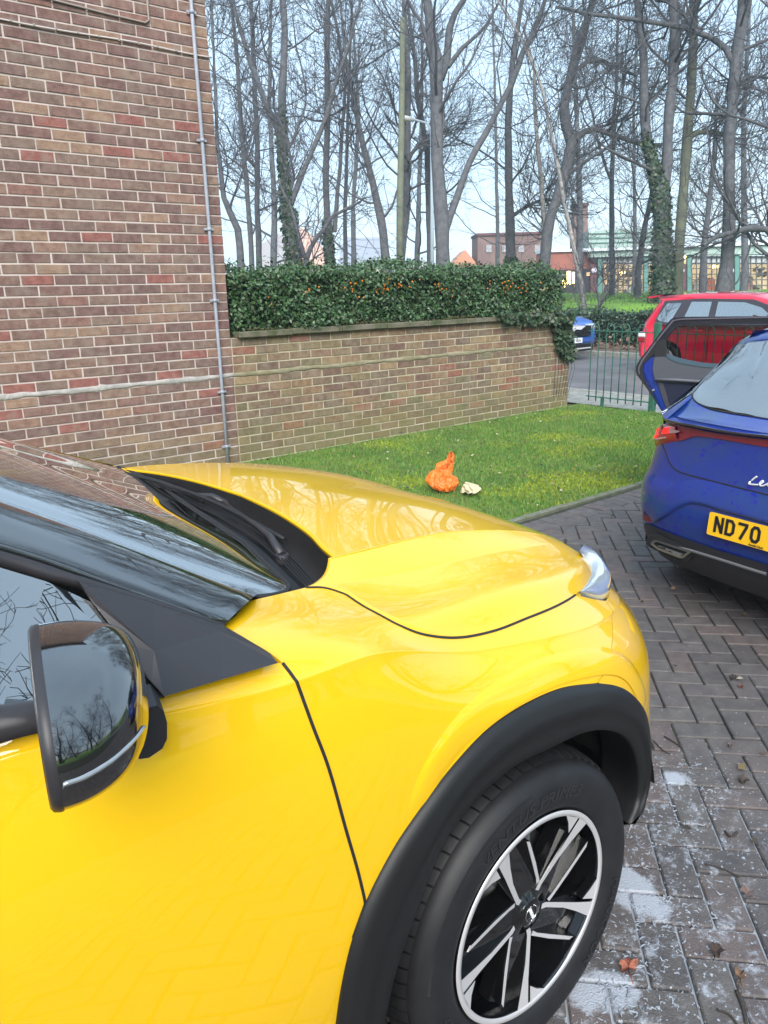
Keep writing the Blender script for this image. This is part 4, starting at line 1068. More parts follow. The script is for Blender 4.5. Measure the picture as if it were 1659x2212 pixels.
KEYS = [0, 1, 1.88, 2, 2.2, 2.8, 3, 4, 5, 6, 6.8, 7, 7.2, 8, 9, 10, 11, 12]    # extra rows hug the creases so that they stay crisp
_R0 = np.array(ROWS)
def _row(k):
    i = min(int(k), 11); f = k - i; return _R0[i] * (1 - f) + _R0[i + 1] * f
RW = np.array([_row(k) for k in KEYS])
NB = len(KEYS)
def bm_(b): return np.interp(b, KEYS, np.arange(NB))
def S(ab):
    ab = np.atleast_2d(ab)
    Ba = spline_basis(15, ab[:, 0]); Bb = spline_basis(NB, ab[:, 1])
    return np.einsum('na,nb,bac->nc', Ba, Bb, RW)
_ta = np.linspace(0, 14, 281); _tb = np.linspace(0, NB - 1, 260)
_AB = np.stack(np.meshgrid(_ta, _tb, indexing='ij'), -1).reshape(-1, 2)
_SP = np.einsum('ia,jb,bac->ijc', spline_basis(15, _ta), spline_basis(NB, _tb), RW).reshape(-1, 3)
_PX = proj(_SP); _DD = (_SP - CAM) @ FWD
def inv(u, v):
    """surface parameters of the skin point seen in direction (u, v)"""
    d = np.hypot(_PX[:, 0] - u, _PX[:, 1] - v)
    near = np.where(d < d.min() + 7)[0]
    k = near[np.argmin(_DD[near] + d[near] * .004)]
    x = _AB[k].copy(); best = x.copy(); bd = d[k]
    for _ in range(12):
        p = proj(S(x))[0]; e = np.array([u, v]) - p; q = np.hypot(*e)
        if q < bd: bd = q; best = x.copy()
        if q < .05: break
        J = np.stack([(proj(S(x + h))[0] - p) / 1e-4 for h in (np.array([1e-4, 0]), np.array([0, 1e-4]))], 1)
        try: dx = np.linalg.solve(J.T @ J + 1e-3 * np.eye(2) * np.trace(J.T @ J), J.T @ e)
        except Exception: break
        x = np.clip(x + np.clip(dx, -.3, .3), [0, 0], [14, NB - 1])
    return best
def path(px, n, extra=None, sharp=False):
    ab = [inv(*p) if len(p) == 2 else np.array([p[0], float(bm_(p[1]))]) for p in px]   # (a, b, 0) = parameters given directly
    return curve(np.array(ab), n, sharp)
def join_paths(ps, n):
    """several runs joined with corners kept"""
    Q = np.vstack([p if i == 0 else p[1:] for i, p in enumerate(ps)])
    return curve(Q, n, True)
def normals(G):
    du = np.gradient(G, axis=1); dv = np.gradient(G, axis=0)
    N_ = np.cross(du, dv); return N_ / (np.linalg.norm(N_, axis=2)[:, :, None] + 1e-12)
car = empty('yellow_car', (0, 0, 0), label='bright yellow crossover car with black mirror and wheel arch trim, nearest the camera', category='car')
def skin_panel(name, l, r, t, b, m, lift=0.0, flange=.014, mirror=False, merge=False, parent=None, other=False):
    AB = coons(l, r, t, b); sh = AB.shape
    G = S(AB.reshape(-1, 2)).reshape(sh[0], sh[1], 3)
    N_ = normals(G); c = G.reshape(-1, 3).mean(0)
    # outward = away from the car's middle
    ref = np.array([AX - .8, CYY, .55]); s_ = 1.0 if np.sum(N_ * (G - ref)) > 0 else -1.0
    N_ *= s_; G = G + N_ * lift
    mb = MB(); mb.grid(G, True, flip=(s_ < 0))
    if flange > 0:
        m_, n_ = sh[:2]
        loop = [(0, j) for j in range(n_)] + [(i, n_ - 1) for i in range(1, m_)] + [(m_ - 1, j) for j in range(n_ - 2, -1, -1)] + [(i, 0) for i in range(m_ - 2, 0, -1)]
        P0 = np.array([G[i, j] for i, j in loop]); Nn_ = np.array([N_[i, j] for i, j in loop])
        if name == 'bonnet': Nn_ = np.tile([-.2, 0, .98], (len(loop), 1))
        K_ = len(loop); V = np.vstack([P0, P0 - Nn_ * flange])
        mb.add(V, [(i, (i + 1) % K_, K_ + (i + 1) % K_, K_ + i) for i in range(K_)])
    if mirror:
        V = [(x, 2 * CYY - y, z) for x, y, z in mb.V]; F = [f[::-1] for f in mb.F]; sm = list(mb.S)
        nb = len(mb.V); mb.V += V; mb.F += [tuple(i + nb for i in f) for f in F]; mb.S += sm
    if other:
        mb2 = MB(); mb2.V = [(x, 2 * CYY - y, z) for x, y, z in mb.V]; mb2.F = [f[::-1] for f in mb.F]; mb2.S = list(mb.S)
        mb2.build(name, m, parent or car)
    me = mesh_np(name, mb.V, mb.F, m)
    me.polygons.foreach_set('use_smooth', np.array(mb.S, dtype=bool))
    if merge:
        bm = bmesh.new(); bm.from_mesh(me); bmesh.ops.remove_doubles(bm, verts=bm.verts, dist=.0006)
        bmesh.ops.delete(bm, geom=[f for f in bm.faces if all(abs(v.co.y - CYY) < .002 for v in f.verts)], context='FACES'); bm.to_mesh(me); bm.free()
    return link(name, me, parent or car)

GAP = [(480, 1350), (525, 1377), (580, 1408), (610, 1432), (630, 1458), (647, 1490), (675, 1567), (705, 1645), (745, 1785), (775, 1890), (789, 1950)]
SEAM1 = [(660, 1269), (748, 1285)]
SEAM2 = [(748, 1285), (800, 1318), (860, 1350), (920, 1372), (985, 1378), (1060, 1365), (1140, 1335), (1243, 1285)]
ARCH = [(720, 2260), (735, 2140), (760, 2030), (789, 1950), (845, 1840), (905, 1750), (985, 1645), (1058, 1570), (1133, 1520), (1208, 1487), (1290, 1475)]
ARCH2 = [(1290, 1475), (1333, 1482), (1368, 1507), (1390, 1542), (1399, 1600), (1398, 1660), (1385, 1730)]
# bonnet: near half and its mirror image
NL = 64
cen0 = np.array([5.17, 0.0])
# point of the rear edge on the middle line
rear = path([(5.07, 0, 0), (600, 1110), (660, 1150), (700, 1190), (708, 1215), (700, 1240), (660, 1269)], NL)
seam = join_paths([path(SEAM1, 16), path(SEAM2, 60)], 110)
front = path([(1243, 1285), (1268, 1257), (1277, 1229), (1270, 1207), (10.9, 2.4, 0), (11.0, 1.2, 0), (11.0, 0, 0)], NL)[::-1]
mid = np.stack([np.linspace(5.07, 11.0, 110), np.zeros(110)], 1)
bon = skin_panel('bonnet', rear, front, mid, seam, M_yel, lift=.0012, mirror=True, merge=True)
# front wing
fl = path([(535, 1299), (512, 1326), (480, 1350)], 14)
fl = join_paths([fl, path(GAP, 70)], 80)
ft = join_paths([path([(535, 1299), (600, 1284), (660, 1269)], 20), path(SEAM1, 16), path(SEAM2, 60), path([(1243, 1285), (1280, 1294), (1308, 1298)], 14)], 130)
fr_ = join_paths([path([(1308, 1298), (1322, 1345), (1321, 1400), (1307, 1450), (1290, 1475)], 40)], 80)
fb = path(ARCH[3:], 130)
wing = skin_panel('front_wing', fl, fr_, ft, fb, M_yel, other=True)
# bumper corner wraps round the nose
bl_ = join_paths([path([(1308, 1298), (1322, 1345), (1321, 1400), (1307, 1450), (1290, 1475)], 40), path(ARCH2, 40)], 90)
_e = bl_[-1]
bt_ = np.vstack([path([(1308, 1298), (1319, 1275)], 6), curve(np.array([inv(1319, 1275), [11.2, bm_(6.3)], [12.2, bm_(6.2)], [14, bm_(6.2)]]), 40)[1:]])
bt_ = curve(bt_, 60, True)
br_ = np.stack([np.full(90, 14.0), np.linspace(bm_(6.2), NB - 1, 90)], 1)
bb_ = np.stack([np.linspace(_e[0], 14, 60), np.linspace(_e[1], NB - 1, 60)], 1)
skin_panel('front_bumper', bl_, br_, bt_, bb_, M_yel, other=True)
# door
dt = join_paths([np.array([[0.0, bm_(6.35)], [1.5, bm_(6.35)]]), path([(0, 1603), (110, 1577), (230, 1542), (340, 1507), (470, 1468), (596, 1433), (610, 1432)], 40)], 100)
_dl = path([(789, 1950), (760, 2030), (735, 2140), (722, 2230)], 16); dr = join_paths([path(GAP[3:], 50), _dl, np.array([_dl[-1], [_dl[-1][0] - .02, NB - 1.0]])], 80)
dl = np.stack([np.zeros(80), np.linspace(bm_(6.35), NB - 1, 80)], 1)
db = np.stack([np.linspace(0, dr[-1][0], 100), np.full(100, NB - 1.0)], 1)
skin_panel('front_door', dl, dr, dt, db, M_yel, other=True)
# dark inner shell, a little inside the skin, so that gaps read as gaps
Ti = np.einsum('ia,jb,bac->ijc', spline_basis(15, np.linspace(0, 14, 90)), spline_basis(NB, np.linspace(bm_(2.2), NB - 1, 70)), RW)
Ni = normals(Ti); Ni *= 1.0 if np.sum(Ni * (Ti - np.array([AX - .8, CYY, .55]))) > 0 else -1.0
Ti = Ti - Ni * .02
xr = Ti[:, :, 0] - AX; zr = Ti[:, :, 2]
shell = MB()
mI, nI = Ti.shape[:2]
for i in range(mI - 1):
    for j in range(nI - 1):
        q = Ti[i:i + 2, j:j + 2].reshape(-1, 3).mean(0)
        if hypot(q[0] - AX, q[2] - .345) < .46 or (q[2] < .52 and q[0] > AX - .3): continue        # wheel opening
        if q[2] > .99 and q[0] - AX > -.62 and q[1] > .93: continue
        if q[0] - AX < -.5 and q[2] > 1.085: continue
        shell.F.append((i * nI + j, i * nI + j + 1, (i + 1) * nI + j + 1, (i + 1) * nI + j)); shell.S.append(True)
shell.V = [tuple(p) for p in Ti.reshape(-1, 3)]
shell.build('inner_shell', M_dark, car)
# seams: raised strips whose darker colour stands in for shade in the gaps
def seam_strip(name, ab, wd, m, lift=.0016):
    P = S(ab); Pa = S(ab + np.array([.01, 0])); Pb = S(ab + np.array([0, .01]))
    N_ = np.cross(Pa - P, Pb - P); N_ /= np.linalg.norm(N_, axis=1)[:, None]
    if np.sum(N_ * (P - np.array([AX - .8, CYY, .55]))) < 0: N_ = -N_
    T = np.gradient(P, axis=0); T /= np.linalg.norm(T, axis=1)[:, None]
    B = np.cross(N_, T)
    G = np.stack([P - B * wd / 2 - N_ * .004, P - B * wd / 2 + N_ * lift, P + B * wd / 2 + N_ * lift, P + B * wd / 2 - N_ * .004], 1)
    return MB().grid(G, smooth=False).build(name, m, car)
seam_strip('bonnet_seam', seam, .0048, M_rubber, .0015)
seam_strip('door_seam', join_paths([path(GAP[3:], 60), path([(789, 1950), (762, 2025)], 6)], 90), .0052, M_rubber, .0010)
seam_strip('bumper_seam', path([(1308, 1300), (1322, 1345), (1321, 1400), (1307, 1450), (1292, 1472)], 50), .0016, mat('seam edge', (.45, .27, .01), .5), .0006)

# raised rib round the wheel opening
def rib(pts, wd, h):
    ab = path(pts, 110); P = S(ab); Pa = S(ab + np.array([.01, 0])); Pb = S(ab + np.array([0, .01]))
    N_ = np.cross(Pa - P, Pb - P); N_ /= np.linalg.norm(N_, axis=1)[:, None]
    if np.sum(N_ * (P - np.array([AX - .8, CYY, .55]))) < 0: N_ = -N_
    T = np.gradient(P, axis=0); T /= np.linalg.norm(T, axis=1)[:, None]
    B = np.cross(N_, T); B *= np.sign(np.sum(B * (P - np.array([AX, .8, .345])), axis=1))[:, None]
    e = np.sin(np.linspace(0, pi, 110))[:, None] ** .35
    prof = [(.014, -.0008), (.009, .0006), (.004, .0028), (0, .0042), (-.006, .0050), (-.016, .0048), (-.028, .0030), (-.040, .0008), (-.046, -.0012)]
    G = np.stack([P + B * a_ + N_ * (h_ * e) for a_, h_ in prof], 1)
    return MB().grid(G, True).build('wing_rib', M_yel, car)

rib([(893, 1745), (905, 1700), (945, 1622), (1010, 1540), (1090, 1478), (1183, 1432), (1278, 1411), (1318, 1412), (1352, 1428), (1380, 1466), (1395, 1515)], .01, .004)

# black cladding round the wheel opening
OUT = join_paths([path(ARCH, 90), path(ARCH2, 50)], 120)
PO = S(OUT)
Ppa = S(OUT + np.array([.01, 0])); Ppb = S(OUT + np.array([0, .01])); NO = np.cross(Ppa - PO, Ppb - PO); NO /= np.linalg.norm(NO, axis=1)[:, None]
if NO[:, 1].mean() > 0: NO = -NO
INN_px = [(822, 2300), (834, 2200), (856, 2100), (890, 1999), (963, 1817), (1037, 1721), (1116, 1653), (1190, 1616), (1258, 1584), (1308, 1577), (1350, 1590), (1374, 1625), (1384, 1680), (1380, 1730), (1362, 1780)]
PI_ = curve(np.array([at(u, v, y=.795 + max(0, (u - 1280)) * .0004) for u, v in INN_px]), 120)
cen = np.array([AX, .8, .345])
G = []
for t_ in (0, .0001, .18, .36, .50, .56, .8, 1.0):
    P = PO * (1 - t_) + PI_ * t_
    off = {0: -.002, .0001: .007, .18: .011, .36: .013, .50: .013, .56: .008, .8: .004, 1.0: .0}[t_]
    G.append(P + np.array([0, -1.0, 0]) * off * .9 + NO * off * .3)
# turn in towards the wheel housing
inn = G[-1]; rad = (inn - cen); rad[:, 1] = 0; rad /= np.linalg.norm(rad, axis=1)[:, None]
G.append(inn + np.array([0, .008, 0]) + rad * -.003); G.append(inn + np.array([0, .035, 0]) + rad * .004); G.append(inn + np.array([0, .12, 0]) + rad * .02)
MB().grid(np.array(G), True).build('wheel_arch_trim', M_black, car)
# wheel housing
hv, hf = revolve([(.455, .83), (.46, .90), (.46, 1.10), (.30, 1.14), (.0, 1.14)], 64, 'y', (AX, 0, .36))
hf = [f for f in hf if np.mean([hv[i][2] for i in f]) > (.47 if np.mean([hv[i][0] for i in f]) > AX + .1 else .12)]
obj('wheel_housing', hv, hf, M_dark, car, True)
# sill and chin under the bumper
MB().cbox((AX - 1.9, .86, .18), (AX - .5, .93, .32), .02).build('sill', M_black, car)
ch = curve(np.array([(AX + .40, .845, .36), (AX + .46, .875, .33), (AX + .55, .93, .31), (AX + .65, 1.02, .30), (AX + .75, 1.2, .30), (AX + .80, 1.7, .30)]), 40)
G = np.stack([ch + (0, 0, .16), ch + (0.012, -.012, .10), ch + (.012, -.012, .03), ch + (0, 0, -.01), ch + (-.10, .1, -.03)], 1)
MB().grid(G, True).build('bumper_trim', M_black, car)
# little silver lip seen past the arch
MB().prism([at(1397, 1688, d=2.28), at(1399, 1715, d=2.28), at(1378, 1762, d=2.28), at(1357, 1800, d=2.28), at(1362, 1778, d=2.28), at(1380, 1730, d=2.28)], (.05, .03, 0)).build('bumper_insert', mat('satin silver', (.45, .45, .46), .4, metal=.6), car)

# ---------------------------------------------------------------- headlamp slit at the bonnet's corner
hin = curve(np.array([S(inv(1243, 1286))[0], S(inv(1268, 1258))[0], S(inv(1277, 1230))[0], S(inv(1270, 1206))[0] + (0, 0, 0), at(1254, 1186, z=.955)]), 30)
ho = curve(np.array([at(1245, 1287, y=.985), at(1280, 1295, y=1.0), at(1306, 1298, y=1.015), at(1320, 1272, y=1.045), at(1321, 1245, y=1.075), at(1302, 1211, y=1.13), at(1278, 1190, y=1.18), at(1259, 1182, y=1.20)]), 30)
rows = []
for t_, h_ in ((0, -.004), (.06, .002), (.3, .009), (.6, .012), (.85, .008), (.95, .002), (1, -.006)):
    rows.append(hin * (1 - t_) + ho * t_ + np.array([.35, -.35, .85]) * h_)
MB().grid(np.array(rows), True).build('daytime_lamp', M_lens, car)
rows = [hin * (1 - t_) + ho * t_ + np.array([.35, -.35, .85]) * -h_ for t_, h_ in ((.02, .003), (.3, .004), (.5, .012), (.62, .004), (.98, .008))]
MB().grid(np.array(rows), False).build('lamp_reflector', M_chrome, car)

# ---------------------------------------------------------------- windscreen, cowl, pillars, roof
base_px = [(535, 1297), (600, 1240), (500, 1150), (400, 1075), (250, 1008)]
near_b = np.array([AX - .463, 1.095, 1.102]); near_t = np.array([AX - 1.20, 1.17, 1.545])
far_b = np.array([AX - .235, 2.27, 1.102]); far_t = np.array([AX - 1.12, 2.23, 1.40])
cB = curve(np.array([near_b, (AX - .415, 1.078, 1.098), (AX - .370, 1.094, 1.090), (AX - .348, 1.175, 1.089), (AX - .300, 1.44, 1.092), (AX - .244, 1.79, 1.092), (AX - .225, 2.05, 1.094), far_b]), 60)
far_t[2] = 1.44
_l = np.linspace(0, 1, 60); _V = np.stack([_l ** k for k in range(5)], 1); _w = np.ones(60); _w[[0, -1]] = 12
cBs = np.stack([_V @ np.linalg.lstsq(_V * _w[:, None], cB[:, k] * _w, rcond=None)[0] for k in range(3)], 1)
for _q in range(4): cB[1:-1] = (cB[:-2] + 2 * cB[1:-1] + cB[2:]) / 4
# ruled surface: the crown of the upper edge repeats that of the lower one, so reflections run in clean streaks
_w2 = np.clip((cB[:, 1:2] - 1.18) / .30, 0, 1); _w2 = _w2 * _w2 * (3 - 2 * _w2); cB = cB * (1 - _w2) + cBs * _w2
lam = np.linspace(0, 1, 60)[:, None]
chB = cB[0] * (1 - lam) + cB[-1] * lam; chT = near_t * (1 - lam) + far_t * lam
dev = (cBs - chB)[:, 0:1] * .52
cT = chT + dev * 1.25 * np.array([[.5, 0, .86]])
G = [cBs * (1 - t_) + (cB - cBs) * math.exp(-t_ * 16) + cT * t_ + np.array([.5, 0, .86]) * .010 * sin(pi * t_) for t_ in np.linspace(0, 1, 50)]
WG = np.array(G)
MB().grid(WG, True).build('windscreen', M_ws, car)
# bottom sealing strip along the glass
MB().tube(cB + np.array([0.004, 0, -.002]), .005, 6).build('windscreen_seal', M_rubber, car)
# near pillar: gloss black strip beside the glass
up = curve(WG[:, 1], 40)
lo = curve(np.array([at(487, 1347, y=.962), at(475, 1345, y=.957), at(250, 1268, y=.985), at(0, 1183, y=1.01), (AX - 1.25, 1.06, 1.50)]), 40)
nrm = np.array([.32, -.55, .75])
G = np.stack([up + nrm * -.004, up + nrm * .004, up * .75 + lo * .25 + nrm * .016, up * .45 + lo * .55 + nrm * .018, up * .15 + lo * .85 + nrm * .010, lo + nrm * .003, lo - nrm * .012], 1)
MB().grid(G, True).build('windscreen_pillar', M_gloss, car)
# far pillar
up2 = WG[:, -1]; 
G = np.stack([up2 + (0, 0, .002), up2 + (.0, .03, -.002), up2 + (0, .06, -.04)], 1)
MB().grid(G, True).build('windscreen_pillar', M_gloss, car)
# satin window frame strip and mirror sail
lo2 = curve(np.array([at(480, 1356, y=.945), at(330, 1306, y=.955), at(172, 1262, y=.975), at(100, 1247, y=.985), at(0, 1219, y=1.0), (AX - 1.25, 1.03, 1.47)]), 40)
lo2[:, 1] -= .0
G = np.stack([lo + (0, 0.0, -.003), lo * .5 + lo2 * .5 + nrm * .006, lo2, lo2 + (0, .02, -.012)], 1)
MB().grid(G, True).build('window_frame', M_matte, car)
sail = [at(172, 1259, y=.955), at(330, 1304, y=.945), at(480, 1351, y=.94), at(530, 1379, y=.905), at(580, 1409, y=.872), at(597, 1430, y=.86), at(480, 1464, y=.853), at(352, 1502, y=.85), at(325, 1470, y=.872), at(270, 1392, y=.91), at(200, 1300, y=.945)]
cr = [at(330, 1404, y=.895), at(470, 1361, y=.915)]
sm_ = MB(); P = sail + cr
sm_.add(P, [(0, 1, 11, 10), (1, 2, 12, 11), (2, 3, 4, 12), (12, 4, 5, 6), (11, 12, 6, 7), (9, 10, 11), (8, 9, 11), (7, 8, 11)])
sm_.V = [tuple(np.array(p) + np.array([0, -.004, 0])) for p in sm_.V]
sb_ = [np.array(p) for p in sail]; n_ = len(sb_)
sm_.add([p + np.array([0, -.004, 0]) for p in sb_] + [p + np.array([.0, .014, 0]) for p in sb_], [(i, (i + 1) % n_, n_ + (i + 1) % n_, n_ + i) for i in range(n_)])
sm_.build('mirror_sail', M_matte, car)
# side glass and belt line strip
sg = [at(196, 1300, y=.952), at(262, 1392, y=.915), at(345, 1500, y=.868)]
gl_ = MB(); gl_.add([sg[0], sg[1], sg[2], at(0, 1545, y=.872), (AX - 2.1, .875, 1.15), (AX - 2.1, 1.02, 1.46), (AX - 1.25, 1.03, 1.462), at(0, 1226, y=.995), at(100, 1256, y=.975)],
                    [(0, 1, 2, 3, 7, 8), (3, 4, 5, 6, 7)])
gl_.build('side_window', M_win, car)
b0 = curve(np.array([at(352, 1500, y=.857), at(230, 1512, y=.860), at(0, 1532, y=.862), (AX - 1.5, .862, 1.165), (AX - 2.1, .862, 1.165)]), 30)
b1 = curve(np.array([at(352, 1506, y=.848), at(230, 1545, y=.848), at(0, 1606, y=.848), (AX - 1.5, .846, 1.118), (AX - 2.1, .846, 1.118)]), 30)
MB().grid(np.stack([b0 + (0, .012, 0), b0, b0 * .5 + b1 * .5 + (0, -.006, 0), b1, b1 + (0, .012, -.004)], 1), True).build('window_trim', M_matte, car)
# cowl tray under the bonnet's rear edge
ce = S(rear)[::-1]                                   # near corner -> middle
full = np.vstack([ce, np.stack([ce[::-1][1:, 0], 2 * CYY - ce[::-1][1:, 1], ce[::-1][1:, 2]], 1)])
full = curve(full, 60)
cow = [full + (-.002, 0, -.002), full + (-.010, 0, -.030), full * .75 + cB * .25 + (0, 0, -.050), full * .5 + cB * .5 + (0, 0, -.048), full * .3 + cB * .7 + (0, 0, -.035), full * .28 + cB * .72 + (0, 0, -.022), cB + (.012, 0, -.022), cB + (0, 0, -.006)]
MB().grid(np.array(cow), True).build('cowl_tray', M_black, car)
for k in range(5):
    t_ = .30 + .07 * k
    pts = (full * (1 - t_) + cB * t_ + np.array([0, 0, -.044 + .004 * k]))[6:54]
    MB().tube(pts, .0022, 4).build('cowl_rib', M_rubber, car)
ndx = MB(); ndx.cbox((-.018, -.010, 0), (.018, .010, .012), .004)
for px_ in ((565, 1112), (370, 1062)):
    o = ndx.build('washer_nozzle', M_rubber, car); p = at(*px_, z=1.068); o.location = p
def wiper(pivot, elbow, tip, b0_, b1_):
    m_ = MB(); p, e, t = map(np.array, (pivot, elbow, tip))
    m_.tube([p + (0, 0, -.02), p + (0, 0, .014)], [.018, .014], 10)
    m_.tube([p + (0, 0, .01), p * .5 + e * .5 + (0, 0, .016), e, t], [.011, .009, .007, .005], 6)
    o = m_.build('wiper_arm', M_matte, car)
    q = MB(); a_, c_ = np.array(b0_), np.array(b1_)
    mid_ = a_ * .5 + c_ * .5 + (0, 0, .012)
    q.tube(curve(np.array([a_, mid_, c_]), 14), .0055, 6); q.tube(curve(np.array([a_, mid_, c_]), 14) + (0, 0, -.008), .003, 4)
    q.build('blade', M_rubber, o)
wiper(at(610, 1210, z=1.055), at(560, 1140, z=1.085), at(480, 1085, z=1.098), at(615, 1165, z=1.07), at(345, 1040, z=1.11))
wiper(at(500, 1100, z=1.06), at(420, 1070, z=1.09), at(350, 1045, z=1.10), at(440, 1085, z=1.085), at(270, 1022, z=1.115))
# roof, rear body: outside the picture, kept simple but whole
ry = [1.17, 1.3, 1.5, 1.7, 1.9, 2.1, 2.23]; rc = [1.545, 1.552, 1.555, 1.55, 1.54, 1.51, 1.46]
xr_ = [-1.12, -1.5, -2.0, -2.5, -2.9, -3.15]; dz = [0, .012, .005, -.02, -.06, -.12]
G = np.array([[(AX + x, y, z + d_) for y, z in zip(ry, rc)] for x, d_ in zip(xr_, dz)])
MB().grid(G, True).build('roof', M_gloss, car)
for sgn in (1, -1):
    Y = lambda y: y if sgn == 1 else 2 * CYY - y
    s_ = MB()
    s_.grid(np.array([[(AX + x, Y(1.17), 1.545 + d_), (AX + x, Y(1.08), 1.50 + d_), (AX + x, Y(1.03), 1.465 + d_)] for x, d_ in zip(xr_, dz)]), True)
    s_.build('roof_rail', M_matte, car)
    s_ = MB(); s_.add([(AX - 2.1, Y(.875), 1.15), (AX - 2.2, Y(1.02), 1.46), (AX - 3.1, Y(1.05), 1.36), (AX - 3.2, Y(.90), 1.15)], [(0, 1, 2, 3)]); s_.build('rear_side_window', M_win, car)
    s_ = MB(); G = np.array([[(AX + x, Y(y), z) for y, z in ((.90, 1.15), (.86, 1.10), (.815, .88), (.80, .66), (.80, .45), (.84, .24))] for x in (-1.8, -2.2, -2.64, -3.0, -3.2, -3.34)])
    G[-1, :, 1] += sgn * .08
    s_.grid(G, True); s_.build('rear_wing', M_yel, car)
s_ = MB(); G = np.array([[(AX - 3.34 - .03 * cos((y - 1.7) * 1.8), y, z) if z < 1.0 else (AX - 3.2 + (z - 1.0) * .2, y, z) for z in (.3, .6, .9, 1.1, 1.45)] for y in (.88, 1.2, 1.7, 2.2, 2.52)])
s_.grid(G, True); s_.build('tailgate', M_yel, car)
# far fender top between bonnet edge and pillar
# floor and cabin
cabin = MB(); cabin.box((AX - 3.2, .92, .2), (AX - .52, 2.48, .62)); cabin.box((AX - .56, .96, .2), (AX - .50, 2.44, 1.03)); cabin.build('floor_pan', M_dark, car)
dash = MB(); G = np.array([[(AX + x, y, z) for y in (1.0, 1.25, 1.7, 2.15, 2.4)] for x, z in ((-.30, 1.045), (-.5, 1.075), (-.72, 1.08), (-.82, 1.04), (-.84, .8))]); dash.grid(G, True); dash.build('dashboard', mat('dashboard', (.03, .03, .032), .7), car)
gr_ = MB()
for k in range(9): gr_.box((AX - .48 + .012 * k, 1.25, 1.073), (AX - .474 + .012 * k, 1.75, 1.079))
gr_.build('dash_vent', M_rubber, car)
M_seat = mat('seat cloth', (.035, .035, .04), .9, bump=.3, bscale=300)
for y in (1.30, 2.10):
    s_ = MB()
    G = np.array([[(AX - 1.75 - .03 * k, y + q, z) for q in (-.24, -.2, 0, .2, .24)] for k, z in enumerate((.6, .8, 1.0, 1.15, 1.2))]); G[:, 1:4, 0] += .05; s_.grid(G, True)
    s_.box((AX - 1.75, y - .24, .5), (AX - 1.2, y + .24, .66)); s_.cbox((AX - 1.95, y - .12, 1.2), (AX - 1.85, y + .12, 1.40), .03)
    s_.build('seat', M_seat, car)
sw = MB(); a_ = np.linspace(0, 2 * pi, 33)[:-1]
sw.tube([(AX - 1.02 + .06 * sin(q), 1.32 + .185 * cos(q), 1.02 + .175 * sin(q)) for q in a_], .016, 8, closed=True); sw.cbox((AX - 1.04, 1.24, .96), (AX - .98, 1.40, 1.06), .02)
sw.build('steering_wheel', M_rubber, car)
# rear view of the inner door: dark card behind the glass
MB().box((AX - 1.9, .90, .6), (AX - .6, .94, 1.11)).build('door_card', M_dark, car)

# ---------------------------------------------------------------- door mirror
MIRC = np.array([AX - .88, .72, 1.205]); MS = .75
rim = [(.135, .070), (.118, .088), (.06, .098), (-.02, .092), (-.085, .062), (-.118, .015), (-.118, -.045), (-.09, -.075), (-.03, -.084), (.05, -.080), (.115, -.068), (.138, -.045), (.142, .02)]   # (towards the car, up)
rim = curve(np.array(rim + [rim[0]]), 61)[:-1]
G = []
for t_ in np.linspace(0, 1, 22):
    d_ = .125 * sin(t_ * pi / 2); k_ = max(cos(t_ * pi / 2), 0) ** .62
    cy_, cz_ = .045, .0
    G.append([(d_ + .004, cy_ + (p[0] - cy_) * k_ + .05 * t_ ** 2, cz_ + (p[1] - cz_) * k_) for p in rim])
G = np.array(G)
yaw_m = radians(-14); 
def mir_place(V):
    V = np.asarray(V, float) * MS; x = V[..., 0] * cos(yaw_m) - V[..., 1] * sin(yaw_m); y = V[..., 0] * sin(yaw_m) + V[..., 1] * cos(yaw_m)
    return np.stack([x, y, V[..., 2]], -1) + MIRC
mir = empty('door_mirror', (0, 0, 0)); mir.parent = car
G2 = np.concatenate([G, G[:, :1]], 1)
MB().grid(mir_place(G2), True).build('mirror_cap', M_gloss, mir)
back = np.array([[(d_, p[0] * s_, p[1] * s_) for p in np.vstack([rim, rim[:1]])] for d_, s_ in ((.004, 1.0), (.000, 1.008), (-.008, .99), (-.011, .95), (-.004, .90))])
MB().grid(mir_place(back), True).build('mirror_rim', M_matte, mir)
face = np.array([[-.005, p[0] * .9, p[1] * .9] for p in rim]); mf = MB(); mf.add(mir_place(face), [tuple(range(len(face)))]); mf.build('mirror_glass', mat('mirror', (.8, .8, .82), .01, metal=1.0), mir)
# indicator strip low on the cap
CP = mir_place(G2); dR = np.gradient(CP, axis=0); dC = np.gradient(CP, axis=1); CN = np.cross(dR, dC); CN /= np.linalg.norm(CN, axis=2)[:, :, None] + 1e-12
cc_ = CP.reshape(-1, 3).mean(0)
if np.sum(CN * (CP - cc_)) < 0: CN = -CN
CPf = CP.reshape(-1, 3); CNf = CN.reshape(-1, 3); CPX = proj(CPf); facing = np.sum((CAM - CPf) * CNf, axis=1) > 0
def on_cap(u, v, lift):
    d = np.hypot(CPX[:, 0] - u, CPX[:, 1] - v) + 1e4 * (~facing); k = np.argsort(d)[:6]; w_ = 1 / (d[k] + 1); w_ /= w_.sum()
    return (CPf[k] * w_[:, None]).sum(0) + (CNf[k] * w_[:, None]).sum(0) * lift
up_ = curve(np.array([(96, 1699), (125, 1690), (165, 1677), (210, 1655), (250, 1627), (285, 1594), (308, 1566)]), 40)
dn_ = curve(np.array([(101, 1709), (133, 1700), (177, 1686), (221, 1662), (259, 1632), (291, 1597), (310, 1569)]), 40)
IND = np.array([[on_cap(*a, -.001), on_cap(*(a * .75 + b * .25), .003), on_cap(*(a * .25 + b * .75), .003), on_cap(*b, -.001)] for a, b in zip(up_, dn_)])
for c_ in range(4):
    for q_ in range(3): IND[1:-1, c_] = (IND[:-2, c_] + IND[1:-1, c_] * 2 + IND[2:, c_]) / 4
